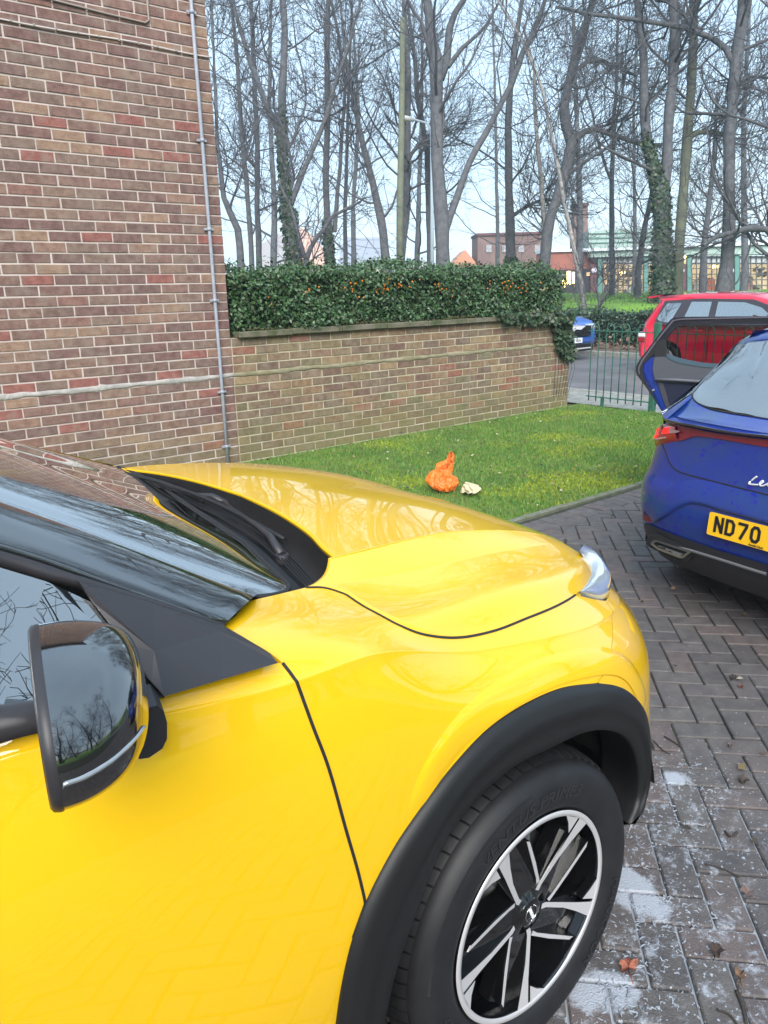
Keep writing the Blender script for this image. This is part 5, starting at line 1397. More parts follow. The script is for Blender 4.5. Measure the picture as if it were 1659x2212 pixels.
MB().grid(IND, True).build('indicator_lens', mat('smoked lens', (.30, .32, .34), .12, coat=1.0, metal=.5), mir)
# foot of the mirror
MB().tube([mir_place([.05, .10, -.03]), mir_place([.055, .17, -.05]), mir_place([.06, .215, -.055])], [.030, .028, .030], 12).build('mirror_foot', M_matte, mir)
MB().prism([at(u, v, y=.815) for u, v in ((322, 1528), (340, 1524), (354, 1536), (361, 1560), (361, 1596), (351, 1617), (322, 1637), (300, 1640), (300, 1560))], (.012, .05, .004)).build('mirror_bracket', M_matte, mir)

# ---------------------------------------------------------------- wheel
wh = empty('front_wheel', (0, 0, 0)); wh.parent = car
WYC = .820
WC = np.array([AX + .003, WYC, .345])
TILT = radians(1.2)
def wplace(V):
    V = np.asarray(V, float)
    y = V[..., 1] * cos(TILT) + V[..., 2] * sin(TILT); z = V[..., 2] * cos(TILT) - V[..., 1] * sin(TILT)
    return np.stack([V[..., 0], y, z], -1) + WC
prof = [(.226, .012), (.233, .004), (.240, -.002), (.25, -.006), (.262, -.0085), (.275, -.0105), (.288, -.0105), (.300, -.008), (.309, -.004), (.316, .003), (.3225, .010), (.3265, .018), (.329, .026), (.330, .040)]
V, F = revolve(prof, 160, 'y'); 
ty = MB(); ty.add(wplace(V), F, True)
# tread: blocks with grooves that reach round the shoulder
nb = 66
tread = MB()
for k in range(nb):
    a0 = 2 * pi * k / nb; a1 = 2 * pi * (k + .86) / nb; sl = .035
    rows_ = []
    for (r_, h_, s_) in ((.3315, .026, 0), (.3375, .038, .2), (.3415, .055, .5), (.3435, .078, 1.0), (.3435, .079, 1.0)):
        rows_.append([(r_ * cos(a0 + (a1 - a0) * q + sl * s_), h_, r_ * sin(a0 + (a1 - a0) * q + sl * s_)) for q in (0, .33, .66, 1)])
    rows_ = np.array(rows_)
    tread.grid(wplace(rows_), True)
    inn_ = rows_.copy(); inn_[:, :, [0, 2]] *= .975
    for e_ in (0, 3):
        tread.grid(wplace(np.stack([rows_[:, e_], inn_[:, e_]], 1)), False)
    for h0, h1 in ((.087, .122), (.130, .165)):
        g_ = np.array([[(.3445 * cos(a0 + (a1 - a0) * q + sl * (1 + 8 * (h_ - .08))), h_, .3445 * sin(a0 + (a1 - a0) * q + sl * (1 + 8 * (h_ - .08)))) for q in (0, .5, 1)] for h_ in (h0, h1)])
        tread.grid(wplace(g_), True)
V, F = revolve([(.3295, .03), (.331, .05), (.334, .08), (.334, .17), (.333, .19), (.31, .21), (.25, .215), (.22, .20)], 96, 'y'); 
ty.add(wplace(V), F, True)
ty_o = ty.build('tyre', M_tyre, wh)
tread.build('tread_block', M_tyre, ty_o)
# sidewall ribs
rb = MB()
for k in range(150):
    a0 = radians(95 + k * .55)
    rb.add(wplace([(r_ * cos(a0 + o_), h_, r_ * sin(a0 + o_)) for r_, h_, o_ in ((.300, -.0092, 0), (.312, -.0005, 0), (.312, -.0005, .005), (.300, -.0092, .005), (.306, -.0065, .0025))]), [(0, 1, 4), (1, 2, 4), (2, 3, 4), (3, 0, 4)])
rb.build('sidewall_rib', M_tyre, ty_o, kind='stuff')
M_tyretext = mat('raised rubber lettering', (.024, .024, .027), .42)
def ring_text(s, r_, ang0, size, parent, m, h=-.0118, flip=1, ext=.0009, sp=.70, shear=.25):
    V, F = text_mesh(s, size, ext, shear, .0)
    V = V * np.array([sp / .7, 1, 1])
    out = []
    for x, y, z in V:
        a = radians(ang0) - x / r_ if flip > 0 else radians(ang0) + x / r_
        rr_ = r_ + y * flip
        out.append((rr_ * cos(a), h - z, rr_ * sin(a)))
    obj('lettering', wplace(out), F, m, parent)
ring_text('VENTUS PRIME3', .276, 96, .036, ty_o, M_tyretext, sp=.86)
ring_text('215/60R17', .270, 206, .024, ty_o, M_tyretext, sp=.8)
ring_text('HANKOOK', .276, -32, .034, ty_o, M_tyretext, sp=.86)
# rim barrel and lip
V, F = revolve([(.226, .012), (.229, .002), (.2265, -.001), (.219, .000), (.2165, .003), (.2155, .010), (.212, .03), (.205, .09), (.20, .15), (.215, .20)], 128, 'y')
rim_o = MB().add(wplace(V), F, True).build('rim', M_wblack, wh)
V, F = revolve([(.2285, .001), (.2268, -.0016), (.2165, -.0006), (.2158, .0015)], 128, 'y')
MB().add(wplace(V), F, True).build('rim_lip', M_silver, rim_o)
def polar(r_, a, h): return (r_ * cos(radians(a)), h, r_ * sin(radians(a)))
spoke_b = MB(); spoke_s = MB(); spoke_black2 = MB()
def hd_(r_): return .002 + (.2165 - r_) * .10 if r_ < .2165 else .001      # face depth against radius (dished)
def blade(poly, parent_name, silver=True, depth=.05, grow=.0022):
    c_ = np.mean([polar(r_, a, 0) for r_, a in poly], axis=0)
    top = [np.array(polar(r_, a, hd_(r_))) for r_, a in poly]
    body = []
    for p in top:
        q = p - c_; q[1] = 0; q /= np.linalg.norm(q) + 1e-9
        body.append(p + q * grow + np.array([0, .0018, 0]))
    n_ = len(top)
    low = [p + np.array([0, depth, 0]) for p in body]
    V = top + body + low
    sb = MB(); sb.add(wplace(V), [tuple(range(n_))], False) 
    bk_ = MB(); bk_.add(wplace(V), [(i, (i + 1) % n_, n_ + (i + 1) % n_, n_ + i) for i in range(n_)] + [(n_ + i, n_ + (i + 1) % n_, 2 * n_ + (i + 1) % n_, 2 * n_ + i) for i in range(n_)] + [tuple(range(n_)), tuple(range(n_, 2 * n_)), tuple(range(2 * n_, 3 * n_))])
    o = bk_.build(parent_name, M_wblack, wh)
    # machined face
    fv = [p + np.array([0, -.0006, 0]) for p in top]
    MB().add(wplace(fv + top), [tuple(range(n_))] + [(i, (i + 1) % n_, n_ + (i + 1) % n_, n_ + i) for i in range(n_)]).build('machined_face', M_silver, o)
    return o
for k in range(5):
    A = 45 - 72 * k
    f = lambda L_: [(r_, A + a) for r_, a in L_]
    blade(f([(.217, 4.2), (.217, -4.6), (.17, -2.0), (.12, 1.5), (.060, 5.0), (.046, 2.0), (.046, 16), (.056, 17), (.10, 9.0), (.16, 5.2)]), 'spoke')
    blade(f([(.196, -19.0), (.188, -22.0), (.12, -32.5), (.066, -56), (.060, -49), (.075, -42), (.13, -26)]), 'spoke')
    blade(f([(.2165, 6.3), (.2165, 19), (.2, 13.0), (.180, 7.2)]), 'spoke', depth=.02)
    # black web between the pair
    MB().add(wplace([polar(.05, A + 20, .02), polar(.05, A - 60, .02), polar(.20, A - 24, .03), polar(.214, A - 6, .028), polar(.214, A + 8, .028),
                     polar(.05, A + 20, .06), polar(.05, A - 60, .06), polar(.20, A - 24, .06), polar(.214, A - 6, .06), polar(.214, A + 8, .06)]),
             [(0, 1, 2, 3, 4), (1, 2, 7, 6), (4, 0, 5, 9), (2, 3, 8, 7), (3, 4, 9, 8)]).build('spoke_web', M_wblack, wh)
V, F = revolve([(0, .012), (.028, .012), (.031, .014), (.033, .018), (.050, .020), (.060, .030), (.062, .07)], 48, 'y')
hub = MB().add(wplace(V), F, True).build('hub', M_wblack, wh)
for k in range(5):
    a = radians(45 - 72 * k + 50); c_ = np.array([.044 * cos(a), 0, .044 * sin(a)])
    V, F = revolve([(0, .022), (.006, .022), (.0075, .024), (.0075, .03)], 12, 'y', c_)
    MB().add(wplace(V), F, True).build('wheel_nut', M_steel, wh)
# badge: open ring with the name bar across
bd = MB()
for s_ in (0, pi):
    bd.tube(wplace([(.0175 * cos(q), .0105, .0175 * sin(q)) for q in np.linspace(s_ + .30 + 1.19, s_ + pi - .30 + 1.19, 18)]), .0012, 5)
bd.build('badge_ring', mat('badge chrome', (.8, .8, .8), .2, metal=1.0), hub)
V, F = text_mesh('NISSAN', .0105, .0006, 0, .0002)
obj('badge_lettering', wplace(np.stack([V[:, 0] * 1.05, .0105 - V[:, 2], V[:, 1]], 1)[:, [0, 1, 2]] @ np.array([[cos(radians(68)), 0, -sin(radians(68))], [0, 1, 0], [sin(radians(68)), 0, cos(radians(68))]])), F, M_white, hub)
# brake disc and caliper
V, F = revolve([(0, .075), (.07, .075), (.075, .085), (.145, .085), (.148, .09), (.148, .10)], 64, 'y')
MB().add(wplace(V), F, True).build('brake_disc', M_steel, wh)
cal = MB()
for q0 in range(8):
    pass
g_ = np.array([[polar(r_, a, h_) for a in np.linspace(70, 112, 9)] for r_, h_ in ((.09, .075), (.10, .060), (.125, .056), (.150, .060), (.158, .075))])
cal.grid(wplace(g_), True); cal.build('brake_caliper', mat('cast grey', (.16, .16, .17), .45, metal=.6), wh)
V, F = revolve([(0, .09), (.21, .11)], 48, 'y'); MB().add(wplace(V), F, True).build('dust_shield', M_dark, wh)
# other wheels
def plain_wheel(name, x, y, side, parent, r=.345):
    o = empty(name, (0, 0, 0)); o.parent = parent
    V, F = revolve([(.226, .012 * side), (.25, -.006 * side), (.29, -.01 * side), (.32, .008 * side), (r - .007, .03 * side), (r, .07 * side), (r, .17 * side), (.31, .21 * side)], 64, 'y', (x, y, r))
    obj('tyre', V, F, M_tyre, o, True)
    V, F = revolve([(0, .03 * side), (.05, .025 * side), (.2, .02 * side), (.226, .012 * side)], 40, 'y', (x, y, r))
    obj('rim', V, F, M_wblack, o, True)
    for k in range(5):
        a = 2 * pi * k / 5 + .3; d = np.array([cos(a), 0, sin(a)]); t = np.array([-sin(a), 0, cos(a)])
        p = np.array([x, y, r])
        MB().add([p + d * .05 - t * .02 + (0, .01 * side, 0), p + d * .05 + t * .02 + (0, .01 * side, 0), p + d * .21 + t * .012 + (0, .008 * side, 0), p + d * .21 - t * .012 + (0, .008 * side, 0)], [(0, 1, 2, 3)]).build('spoke', M_silver, o)
    return o
plain_wheel('front_wheel', AX, 2 * CYY - .82, -1, car); plain_wheel('rear_wheel', AX - 2.636, .82, 1, car); plain_wheel('rear_wheel', AX - 2.636, 2 * CYY - .82, -1, car)
# ================================================================== blue hatchback
BO = np.array([3.27, 1.49, 0.0]); bh = radians(-8)
bf = np.array([cos(bh), sin(bh), 0]); bl = np.array([-sin(bh), cos(bh), 0]); bk_ = np.array([0, 0, 1.0])
def BL_(x, y, z): return BO + bf * x + bl * y + bk_ * z
def atB(u, v, x=None, y=None, z=None, off=0.0):
    q = ray(u, v)
    if x is not None: t = (x - (CAM - BO) @ bf) / (q @ bf)
    elif y is not None: t = (y - (CAM - BO) @ bl) / (q @ bl)
    else: t = (z - EYE) / q[2]
    return CAM + q * t
M_blue = mat('blue paint', (.006, .028, .25), .38, coat=1.0, coat_rough=.07, coat_ior=1.5, var=(.014, .045, .17), vscale=2.6, coord='World', spec=.4)
def wet(m):
    """a dusty film with darker, cleaner spots where water has landed"""
    n_ = m.node_tree; N = n_.nodes; K = n_.links.new
    b = N['Principled BSDF']; src = b.inputs['Base Color'].links[0].from_socket
    g = N.new('ShaderNodeNewGeometry')
    v = N.new('ShaderNodeTexNoise'); v.inputs['Scale'].default_value = 38; v.inputs['Detail'].default_value = 3; K(g.outputs['Position'], v.inputs['Vector'])
    v2 = N.new('ShaderNodeTexNoise'); v2.inputs['Scale'].default_value = 5; v2.inputs['Detail'].default_value = 2; K(g.outputs['Position'], v2.inputs['Vector'])
    ad = N.new('ShaderNodeMath'); ad.operation = 'MULTIPLY_ADD'; ad.inputs[1].default_value = .55; K(v2.outputs[0], ad.inputs[0]); K(v.outputs[0], ad.inputs[2])
    r = N.new('ShaderNodeValToRGB'); r.color_ramp.elements[0].position = .90; r.color_ramp.elements[1].position = .93; K(ad.outputs[0], r.inputs[0])
    mx_ = N.new('ShaderNodeMixRGB'); K(r.outputs[0], mx_.inputs[0]); K(src, mx_.inputs[1]); mx_.inputs[2].default_value = (.006, .014, .27, 1); K(mx_.outputs[0], b.inputs['Base Color'])
wet(M_blue)
M_red = mat('tail lamp red', (.45, .012, .015), .10, coat=1.0, spec=.8, trans=.15)
M_redlit = mat('tail lamp inner', (.8, .02, .02), .2, emit=(1, .02, .02), estr=.35)
M_darkred = mat('dark red light bar', (.17, .010, .022), .12, coat=1.0)
M_plate = mat('yellow number plate', (.90, .50, .015), .4, coat=.4)
M_ink = mat('plate ink', (.012, .012, .015), .5)
class Skin:
    def __init__(s, P, ref):
        s.P = np.asarray(P, float); s.nb, s.na = s.P.shape[:2]; s.ref = np.asarray(ref)
        ta = np.linspace(0, s.na - 1, 260); tb = np.linspace(0, s.nb - 1, 200)
        s.AB = np.stack(np.meshgrid(ta, tb, indexing='ij'), -1).reshape(-1, 2)
        s.SP = np.einsum('ia,jb,bac->ijc', spline_basis(s.na, ta), spline_basis(s.nb, tb), s.P).reshape(-1, 3)
        s.PX = proj(s.SP); s.DD = (s.SP - CAM) @ FWD
    def S(s, ab):
        ab = np.atleast_2d(ab); return np.einsum('na,nb,bac->nc', spline_basis(s.na, ab[:, 0]), spline_basis(s.nb, ab[:, 1]), s.P)
    def inv(s, u, v):
        d = np.hypot(s.PX[:, 0] - u, s.PX[:, 1] - v); near = np.where(d < d.min() + 4)[0]
        k = near[np.argmin(s.DD[near] + d[near] * .01)]; x = s.AB[k].copy(); best = x.copy(); bd = d[k]
        for _ in range(10):
            p = proj(s.S(x))[0]; e = np.array([u, v]) - p; q = np.hypot(*e)
            if q < bd: bd = q; best = x.copy()
            if q < .05: break
            J = np.stack([(proj(s.S(x + h_))[0] - p) / 1e-4 for h_ in (np.array([1e-4, 0]), np.array([0, 1e-4]))], 1)
            try: dx = np.linalg.solve(J.T @ J + 1e-3 * np.eye(2) * np.trace(J.T @ J), J.T @ e)
            except Exception: break
            x = np.clip(x + np.clip(dx, -.3, .3), [0, 0], [s.na - 1, s.nb - 1])
        return best
    def path(s, px, n, sharp=False):
        return curve(np.array([s.inv(*p) if len(p) == 2 else np.array(p[:2], float) for p in px]), n, sharp)
    def N(s, ab):
        P = s.S(ab); a = s.S(ab + np.array([.01, 0])); b = s.S(ab + np.array([0, .01])); n_ = np.cross(a - P, b - P); n_ /= np.linalg.norm(n_, axis=1)[:, None]
        sg = np.sign(np.sum(n_ * (P - s.ref), axis=1)); return n_ * sg[:, None], P
    def strip(s, name, ab, prof, m, parent, smooth=False):
        """prof: (across, lift) pairs swept along the curve ab"""
        n_, P = s.N(ab); T = np.gradient(P, axis=0); T /= np.linalg.norm(T, axis=1)[:, None]; B = np.cross(n_, T)
        G = np.stack([P + B * a_ + n_ * l_ for a_, l_ in prof], 1); return MB().grid(G, smooth).build(name, m, parent)
    def patch(s, name, AB, m, parent, lift=0.0):
        sh = AB.shape; n_, P = s.N(AB.reshape(-1, 2)); G = (P + n_ * lift).reshape(sh[0], sh[1], 3)
        return MB().grid(G, True).build(name, m, parent)
plan = [(4.0, .80), (3.3, .87), (2.4, .89), (1.4, .895), (.9, .89), (.6, .878), (.38, .84), (.24, .787), (.14, .715), (.075, .62), (.035, .48), (.012, .28), (0, 0)]
lev = [(.22, .93, .11), (.30, .965, .05), (.38, .985, .02), (.50, 1.0, 0), (.60, 1.0, .006), (.655, .99, .03), (.72, .982, .05), (.80, .972, .07), (.875, .955, .085), (.93, .935, .095), (.965, .91, .095)]
rows = []
for z, ky, dx in lev:
    rows.append([BL_(x + dx * max(0, min(1, (.9 - x) / .7)), y * ky, z) for x, y in plan])
rows = np.array(rows)
# both sides: mirror the near half about the car's middle
def mir(P):
    r_ = np.asarray(P) - BO; y = (r_ @ bl)[..., None]; return np.asarray(P) - 2 * y * bl
full = np.concatenate([rows, mir(rows[:, ::-1][:, 1:])], 1)
BS = Skin(full, BL_(1.6, 0, .6))
bcar = empty('blue_car', (0, 0, 0), label='royal blue hatchback with its rear door open and a yellow number plate', category='car')
TA = np.linspace(0, 24, 220)
def band_ab(z0, z1, n=30, a0=0, a1=24): return np.stack(np.meshgrid(np.linspace(a0, a1, 200), np.linspace(z0, z1, n), indexing='ij'), -1)
def open_at(skin, AB, m, name, parent, lift=0, wheels=((.78, .34), (3.42, .34)), r=.37):
    sh = AB.shape; n_, P = skin.N(AB.reshape(-1, 2)); P = P + n_ * lift; mb = MB(); mb.V = [tuple(p) for p in P]
    X = (P - BO) @ bf; Yl = np.abs((P - BO) @ bl); Z = P[:, 2]
    for i in range(sh[0] - 1):
        for j in range(sh[1] - 1):
            q = (i * sh[1] + j, i * sh[1] + j + 1, (i + 1) * sh[1] + j + 1, (i + 1) * sh[1] + j)
            x = np.mean(X[list(q)]); z = np.mean(Z[list(q)]); y = np.mean(Yl[list(q)])
            if y > .6 and any(hypot(x - wx, z - wz) < r for wx, wz in wheels): continue
            mb.F.append(q); mb.S.append(True)
    return mb.build(name, m, parent)
open_at(BS, band_ab(1.6, 10, 60), M_blue, 'body_shell', bcar)
open_at(BS, band_ab(0, 1.62, 14), M_black, 'lower_valance', bcar, .002)
# valance: body colour ends lower at the sides; grey rim line and the dark apron underneath
va = BS.path([(1378, 1117), (1392, 1127), (1407, 1133), (1468, 1157), (1504, 1170), (1558, 1188), (1659, 1218)], 60)
va2 = np.stack([va[:, 0], np.full(60, 0.0)], 1)
BS.patch('bumper_apron', np.stack([va * (1 - t_) + va2 * t_ for t_ in np.linspace(0, 1, 14)], 1), M_matte, bcar, .007)
rim_l = BS.path([(1411, 1156), (1440, 1167), (1495, 1187), (1560, 1207), (1659, 1238)], 50)
BS.strip('apron_rim', rim_l, [(-.006, .006), (-.004, .016), (.004, .016), (.006, .006)], mat('worn grey edge', (.16, .16, .17), .5), bcar)
# exhaust-shaped trims at the corner
def exz(x, y): return (1360.5 + .1799 * x, 905.2 + .1799 * y)
def bprism(name, poly, x, m, parent, depth=.03, toward=.0):
    P = [atB(*exz(*p), x=x) - bf * toward for p in poly]; return MB().prism(P, bf * depth).build(name, m, parent)
et = empty('exhaust_trim', (0, 0, 0)); et.parent = bcar
bprism('housing', [(190, 1500), (210, 1430), (270, 1385), (330, 1400), (760, 1565), (800, 1600), (700, 1700), (600, 1700), (250, 1545)], .03, M_rubber, et, .06)
ring = [(245, 1500), (262, 1468), (300, 1450), (700, 1575), (745, 1592), (640, 1672), (590, 1668), (330, 1570)]
inn_r = [(285, 1500), (300, 1482), (330, 1478), (660, 1590), (690, 1598), (625, 1645), (595, 1642), (345, 1545)]
m_ = MB(); n_ = len(ring); o1 = [atB(*exz(*p), x=.012) for p in ring]; i1 = [atB(*exz(*p), x=.014) for p in inn_r]; i2 = [atB(*exz(*p), x=.05) for p in inn_r]; o2 = [atB(*exz(*p), x=.04) for p in ring]
m_.add(o1 + i1 + i2 + o2, [(i, (i + 1) % n_, n_ + (i + 1) % n_, n_ + i) for i in range(n_)] + [(n_ + i, n_ + (i + 1) % n_, 2 * n_ + (i + 1) % n_, 2 * n_ + i) for i in range(n_)] + [(i, (i + 1) % n_, 3 * n_ + (i + 1) % n_, 3 * n_ + i) for i in range(n_)])
m_.build('chrome_ring', mat('dull chrome', (.42, .41, .40), .3, metal=1.0), et)
bprism('blank', [(330, 1530), (420, 1545), (430, 1575), (500, 1590), (520, 1630), (600, 1645), (640, 1620), (350, 1520)], .028, mat('blank plate', (.14, .14, .14), .5), et, .02)
# recess with the number plate: the bumper stands proud above this line
rec = BS.path([(1407, 1131), (1424, 1122), (1441, 1112), (1475, 1092), (1486, 1088), (1497, 1086), (1522, 1090), (1558, 1101), (1610, 1115), (1659, 1129), (1700, 1140)], 90)
_n, _P = BS.N(rec)
_T = np.gradient(_P, axis=0); _T /= np.linalg.norm(_T, axis=1)[:, None]; _B = np.cross(_n, _T); _B *= np.sign(_B[:, 2])[:, None]
env = np.clip(np.linspace(0, 1, 90) * 6, 0.15, 1)[:, None]
G = np.stack([_P + _B * a_ + _n * (l_ * env) for a_, l_ in ((-.012, -.002), (-.004, .002), (0, .014), (.006, .016), (.02, .0155), (.05, .010), (.09, .003), (.11, -.002))], 1)
MB().grid(G, True).build('bumper_ledge', M_blue, bcar)
# tailgate shut line
hs_ = BS.path([(1430, 957), (1438, 977), (1447, 1000), (1457, 1013), (1472, 1021), (1522, 1035), (1590, 1052), (1659, 1069), (1720, 1084)], 90)
BS.strip('tailgate_seam', hs_, [(-.0035, -.002), (-.003, .0015), (.003, .0015), (.0035, -.002)], M_rubber, bcar)
# tail lamp, light bar, dark lip
lt = BS.path([(1414, 909), (1432, 913), (1454, 917), (1486, 923), (1540, 935), (1600, 943), (1659, 950), (1720, 957)], 80)
lb = BS.path([(1411, 961), (1432, 960), (1477, 951), (1504, 943), (1540, 946), (1600, 956), (1659, 966), (1720, 974)], 80)
lm = empty('tail_lamp', (0, 0, 0)); lm.parent = bcar
split = 34
def lamp_patch(name, a, b, m, lift, i0, i1, n=10, parent=lm):
    BS.patch(name, np.stack([a[i0:i1] * (1 - t_) + b[i0:i1] * t_ for t_ in np.linspace(0, 1, n)], 1), m, parent, lift)
# the lamp wraps round the corner
wa = np.vstack([[lt[0][0] - 1.2, lt[0][1] - .35], lt[:split]]); wb = np.vstack([[lb[0][0] - 1.0, lb[0][1] + .35], lb[:split]])
wa = curve(wa, 40, True); wb = curve(wb, 40, True)
def bulge(name, a, b, m, hgt):
    G_ = []
    for t_ in np.linspace(0, 1, 12):
        ab = a * (1 - t_) + b * t_; n_, P = BS.N(ab); G_.append(P + n_ * (-.002 + hgt * sin(pi * t_) ** .45))
    MB().grid(np.stack(G_, 1), True).build(name, m, lm)
bulge('lens', wa, wb, M_red, .022)
BS.patch('light_bar', np.stack([lt[split - 1:] * (1 - t_) + lb[split - 1:] * t_ for t_ in np.linspace(0, 1, 6)], 1), M_darkred, lm, .006)
def lampbit(name, px, m, lift):
    P = []
    for u, v in px:
        n_, q = BS.N(np.array([BS.inv(u, v)])); P.append(q[0] + n_[0] * lift)
    MB().prism(P, -n_[0] * .006).build(name, m, lm)
lampbit('lit_element', [exz(x, y) for x, y in ((300, 205), (310, 130), (340, 70), (380, 150), (385, 205))], M_redlit, .025)
lampbit('lit_element', [exz(x, y) for x, y in ((430, 190), (460, 120), (515, 110), (515, 180))], M_redlit, .025)
lampbit('reverse_lens', [exz(x, y) for x, y in ((520, 120), (650, 155), (600, 175), (520, 180))], mat('clear reverse lens', (.30, .18, .17), .2, coat=1), .024)
lampbit('chrome_flash', [exz(x, y) for x, y in ((345, 240), (475, 222), (465, 240), (370, 262))], mat('bright flash', (.50, .28, .28), .2, coat=1), .024)
rf_ = BS.path([exz(85, 1095), exz(200, 1150), exz(320, 1200)], 16); rg_ = BS.path([exz(88, 1122), exz(170, 1195), exz(265, 1236)], 16)
BS.patch('reflector', np.stack([rf_ * (1 - t_) + rg_ * t_ for t_ in np.linspace(0, 1, 4)], 1), mat('red reflector', (.22, .02, .025), .35), bcar, .004)
# deck between lip and glass
lipx = [(1429, 893), (1436, 903), (1460, 911), (1500, 918), (1560, 929), (1610, 936), (1659, 941), (1720, 950)]
lipP = curve(np.array([atB(u, v, x=x) for (u, v), x in zip(lipx, (.22, .15, .115, .09, .075, .068, .066, .066))]), 60)
gbx = [(1495, 851), (1497, 861), (1504, 869), (1531, 883), (1576, 893), (1621, 900), (1659, 906), (1720, 915)]
gbP = curve(np.array([atB(u, v, x=x) for (u, v), x in zip(gbx, (.33, .31, .295, .27, .25, .24, .235, .23))]), 60)
t5 = np.linspace(0, 1, 16)
crown = np.array([0, 0, 1.0])
G = np.stack([lipP * (1 - t_) + gbP * t_ + crown * (-.010 * sin(pi * t_)) for t_ in t5], 1)
MB().grid(G, True).build('tailgate_deck', M_blue, bcar)
lip2 = lipP + np.array([0, 0, -.008]); 
BSt = BS.S(lt)                              # top of the lamps
G = np.stack([lipP, lipP - bf * .004 + crown * -.006, lipP * .6 + curve(BSt, 60) * .4 + crown * -.008 + bf * .01, curve(BSt, 60) + bf * .004], 1)
MB().grid(G, True).build('dark_lip', M_gloss, bcar)
# pillar beside the glass, glass, roof
sil = [(1429, 891), (1450, 879), (1476, 863), (1494, 849), (1513, 825), (1540, 797), (1567, 770), (1582, 751), (1593, 741), (1612, 728), (1641, 716), (1659, 708), (1720, 690)]
sx = [.22, .27, .33, .38, .45, .54, .62, .68, .74, .86, 1.05, 1.2, 1.6]
silP = curve(np.array([atB(u, v, x=x) for (u, v), x in zip(sil, sx)]), 90)
ge = [(1497, 856), (1500, 850), (1520, 829), (1546, 801), (1572, 774), (1585, 755)]
geP = curve(np.array([atB(u, v, x=x) for (u, v), x in zip(ge, (.32, .34, .43, .52, .61, .67))]), 50)
s1 = curve(silP[:int(90 * .62)], 50)
dk = curve(np.vstack([lipP[0], gbP[0], geP[1:]]), 50)
G = np.stack([s1, s1 * .6 + dk * .4 + np.array([-.006, 0, .006]), dk], 1); MB().grid(G, True).build('tailgate_side', M_gloss, bcar)
# lower triangle of the side, body colour
G = np.stack([curve(silP[:26], 24), curve(np.vstack([lipP[:1], lipP[3:14]]), 24)], 1)
tri = MB(); tri.add(list(curve(silP[:26], 20)) + list(curve(gbP[:3], 4)) + list(lipP[:10][::-1]), [tuple(range(34))]); tri.build('tailgate_corner', M_blue, bcar)
tp = [(1585, 755), (1594, 745), (1621, 739), (1652, 736), (1659, 735), (1720, 730)]
tpP = curve(np.array([atB(u, v, x=x) for (u, v), x in zip(tp, (.67, .66, .63, .61, .60, .58))]), 60)
left = curve(np.vstack([gbP[0], geP]), 40); right = np.array([gbP[-1] * (1 - t_) + tpP[-1] * t_ for t_ in np.linspace(0, 1, 40)])
Gg = coons(left, right, gbP, tpP) + np.array([-.25, .1, .4]) * .05 * np.outer(np.sin(np.linspace(0, pi, 40)), np.linspace(.4, 1, 60))[:, :, None]
MB().grid(Gg, True).build('rear_window', glass_mat('rear glass', (.10, .13, .15), .30), bcar)
MB().tube(gbP + crown * .002, .004, 5).build('window_seal', M_rubber, bcar)
# roof spoiler and roof out to the right
rs = silP[int(90 * .60):]; rs = curve(rs, 40)
tq = curve(np.vstack([tpP[0], tpP[20], tpP[-1]]), 40)
G = np.stack([rs, rs * .5 + tq * .5 + crown * .012, tq + crown * .006, tq + crown * -.004], 1); MB().grid(G, True).build('roof_spoiler', M_blue, bcar)
rp_ = []
for x in np.linspace(.75, 3.0, 14):
    zc = 1.385 + .045 * sin(pi * min(1, (x - .75) / 1.5)) - .10 * max(0, (x - 2.2)) ** 1.5
    rp_.append([BL_(x, y, zc - .10 * (abs(y) / .62) ** 2.6 - .01) for y in np.linspace(-.60, .60, 17)])
MB().grid(np.array(rp_), True).build('roof', M_blue, bcar)
# body side above the waist: pillars, glass, bonnet
for sg in (1, -1):
    w0 = [BL_(x, sg * .86, .96) for x in (.5, 1.2, 2.2, 3.1)]; w1 = [BL_(x, sg * .64, 1.30) for x in (.85, 1.3, 2.1, 2.55)]
    MB().grid(np.array([w0, w1]), False).build('side_window', M_win, bcar)
    MB().grid(np.array([[BL_(x, sg * .64, 1.30) for x in (.80, 1.3, 2.1, 2.6)], [BL_(x, sg * .60, 1.345) for x in (.78, 1.3, 2.1, 2.6)]]), True).build('roof_rail', M_gloss, bcar)
G = np.array([[BL_(x, y, z - .03 * (y / .8) ** 2) for y in np.linspace(-.84, .84, 9)] for x, z in ((3.0, .98), (3.4, .93), (3.8, .85), (4.05, .70), (4.1, .4))]); MB().grid(G, True).build('bonnet', M_blue, bcar)
G = np.array([[BL_(x, y, z - .03 * (y / .8) ** 2) for y in np.linspace(-.68, .68, 9)] for x, z in ((2.25, 1.37), (2.65, 1.2), (3.05, .98))]); MB().grid(G, True).build('windscreen', M_win, bcar)
in_ = MB(); 
V = [BL_(x, y, z) for x in (.35, 4.0) for y in (-.84, .84) for z in (.20, .28)]; in_.add(V, [(0, 2, 3, 1), (4, 5, 7, 6), (0, 1, 5, 4), (2, 6, 7, 3), (1, 3, 7, 5), (0, 4, 6, 2)])
V = [BL_(x, y, z) for x in (.40, 1.0) for y in (-.7, .7) for z in (.80, .86)]; in_.add(V, [(0, 2, 3, 1), (4, 5, 7, 6), (0, 1, 5, 4), (2, 6, 7, 3), (1, 3, 7, 5), (0, 4, 6, 2)])
in_.build('floor_pan', M_dark, bcar)
for y in (-.4, .4):
    V = [BL_(x, y + q, z) for x in (1.05, 1.17) for q in (-.25, .25) for z in (.5, 1.08)]; MB().add(V, [(0, 2, 3, 1), (4, 5, 7, 6), (0, 1, 5, 4), (2, 6, 7, 3), (1, 3, 7, 5), (0, 4, 6, 2)]).build('seat', M_seat, bcar)
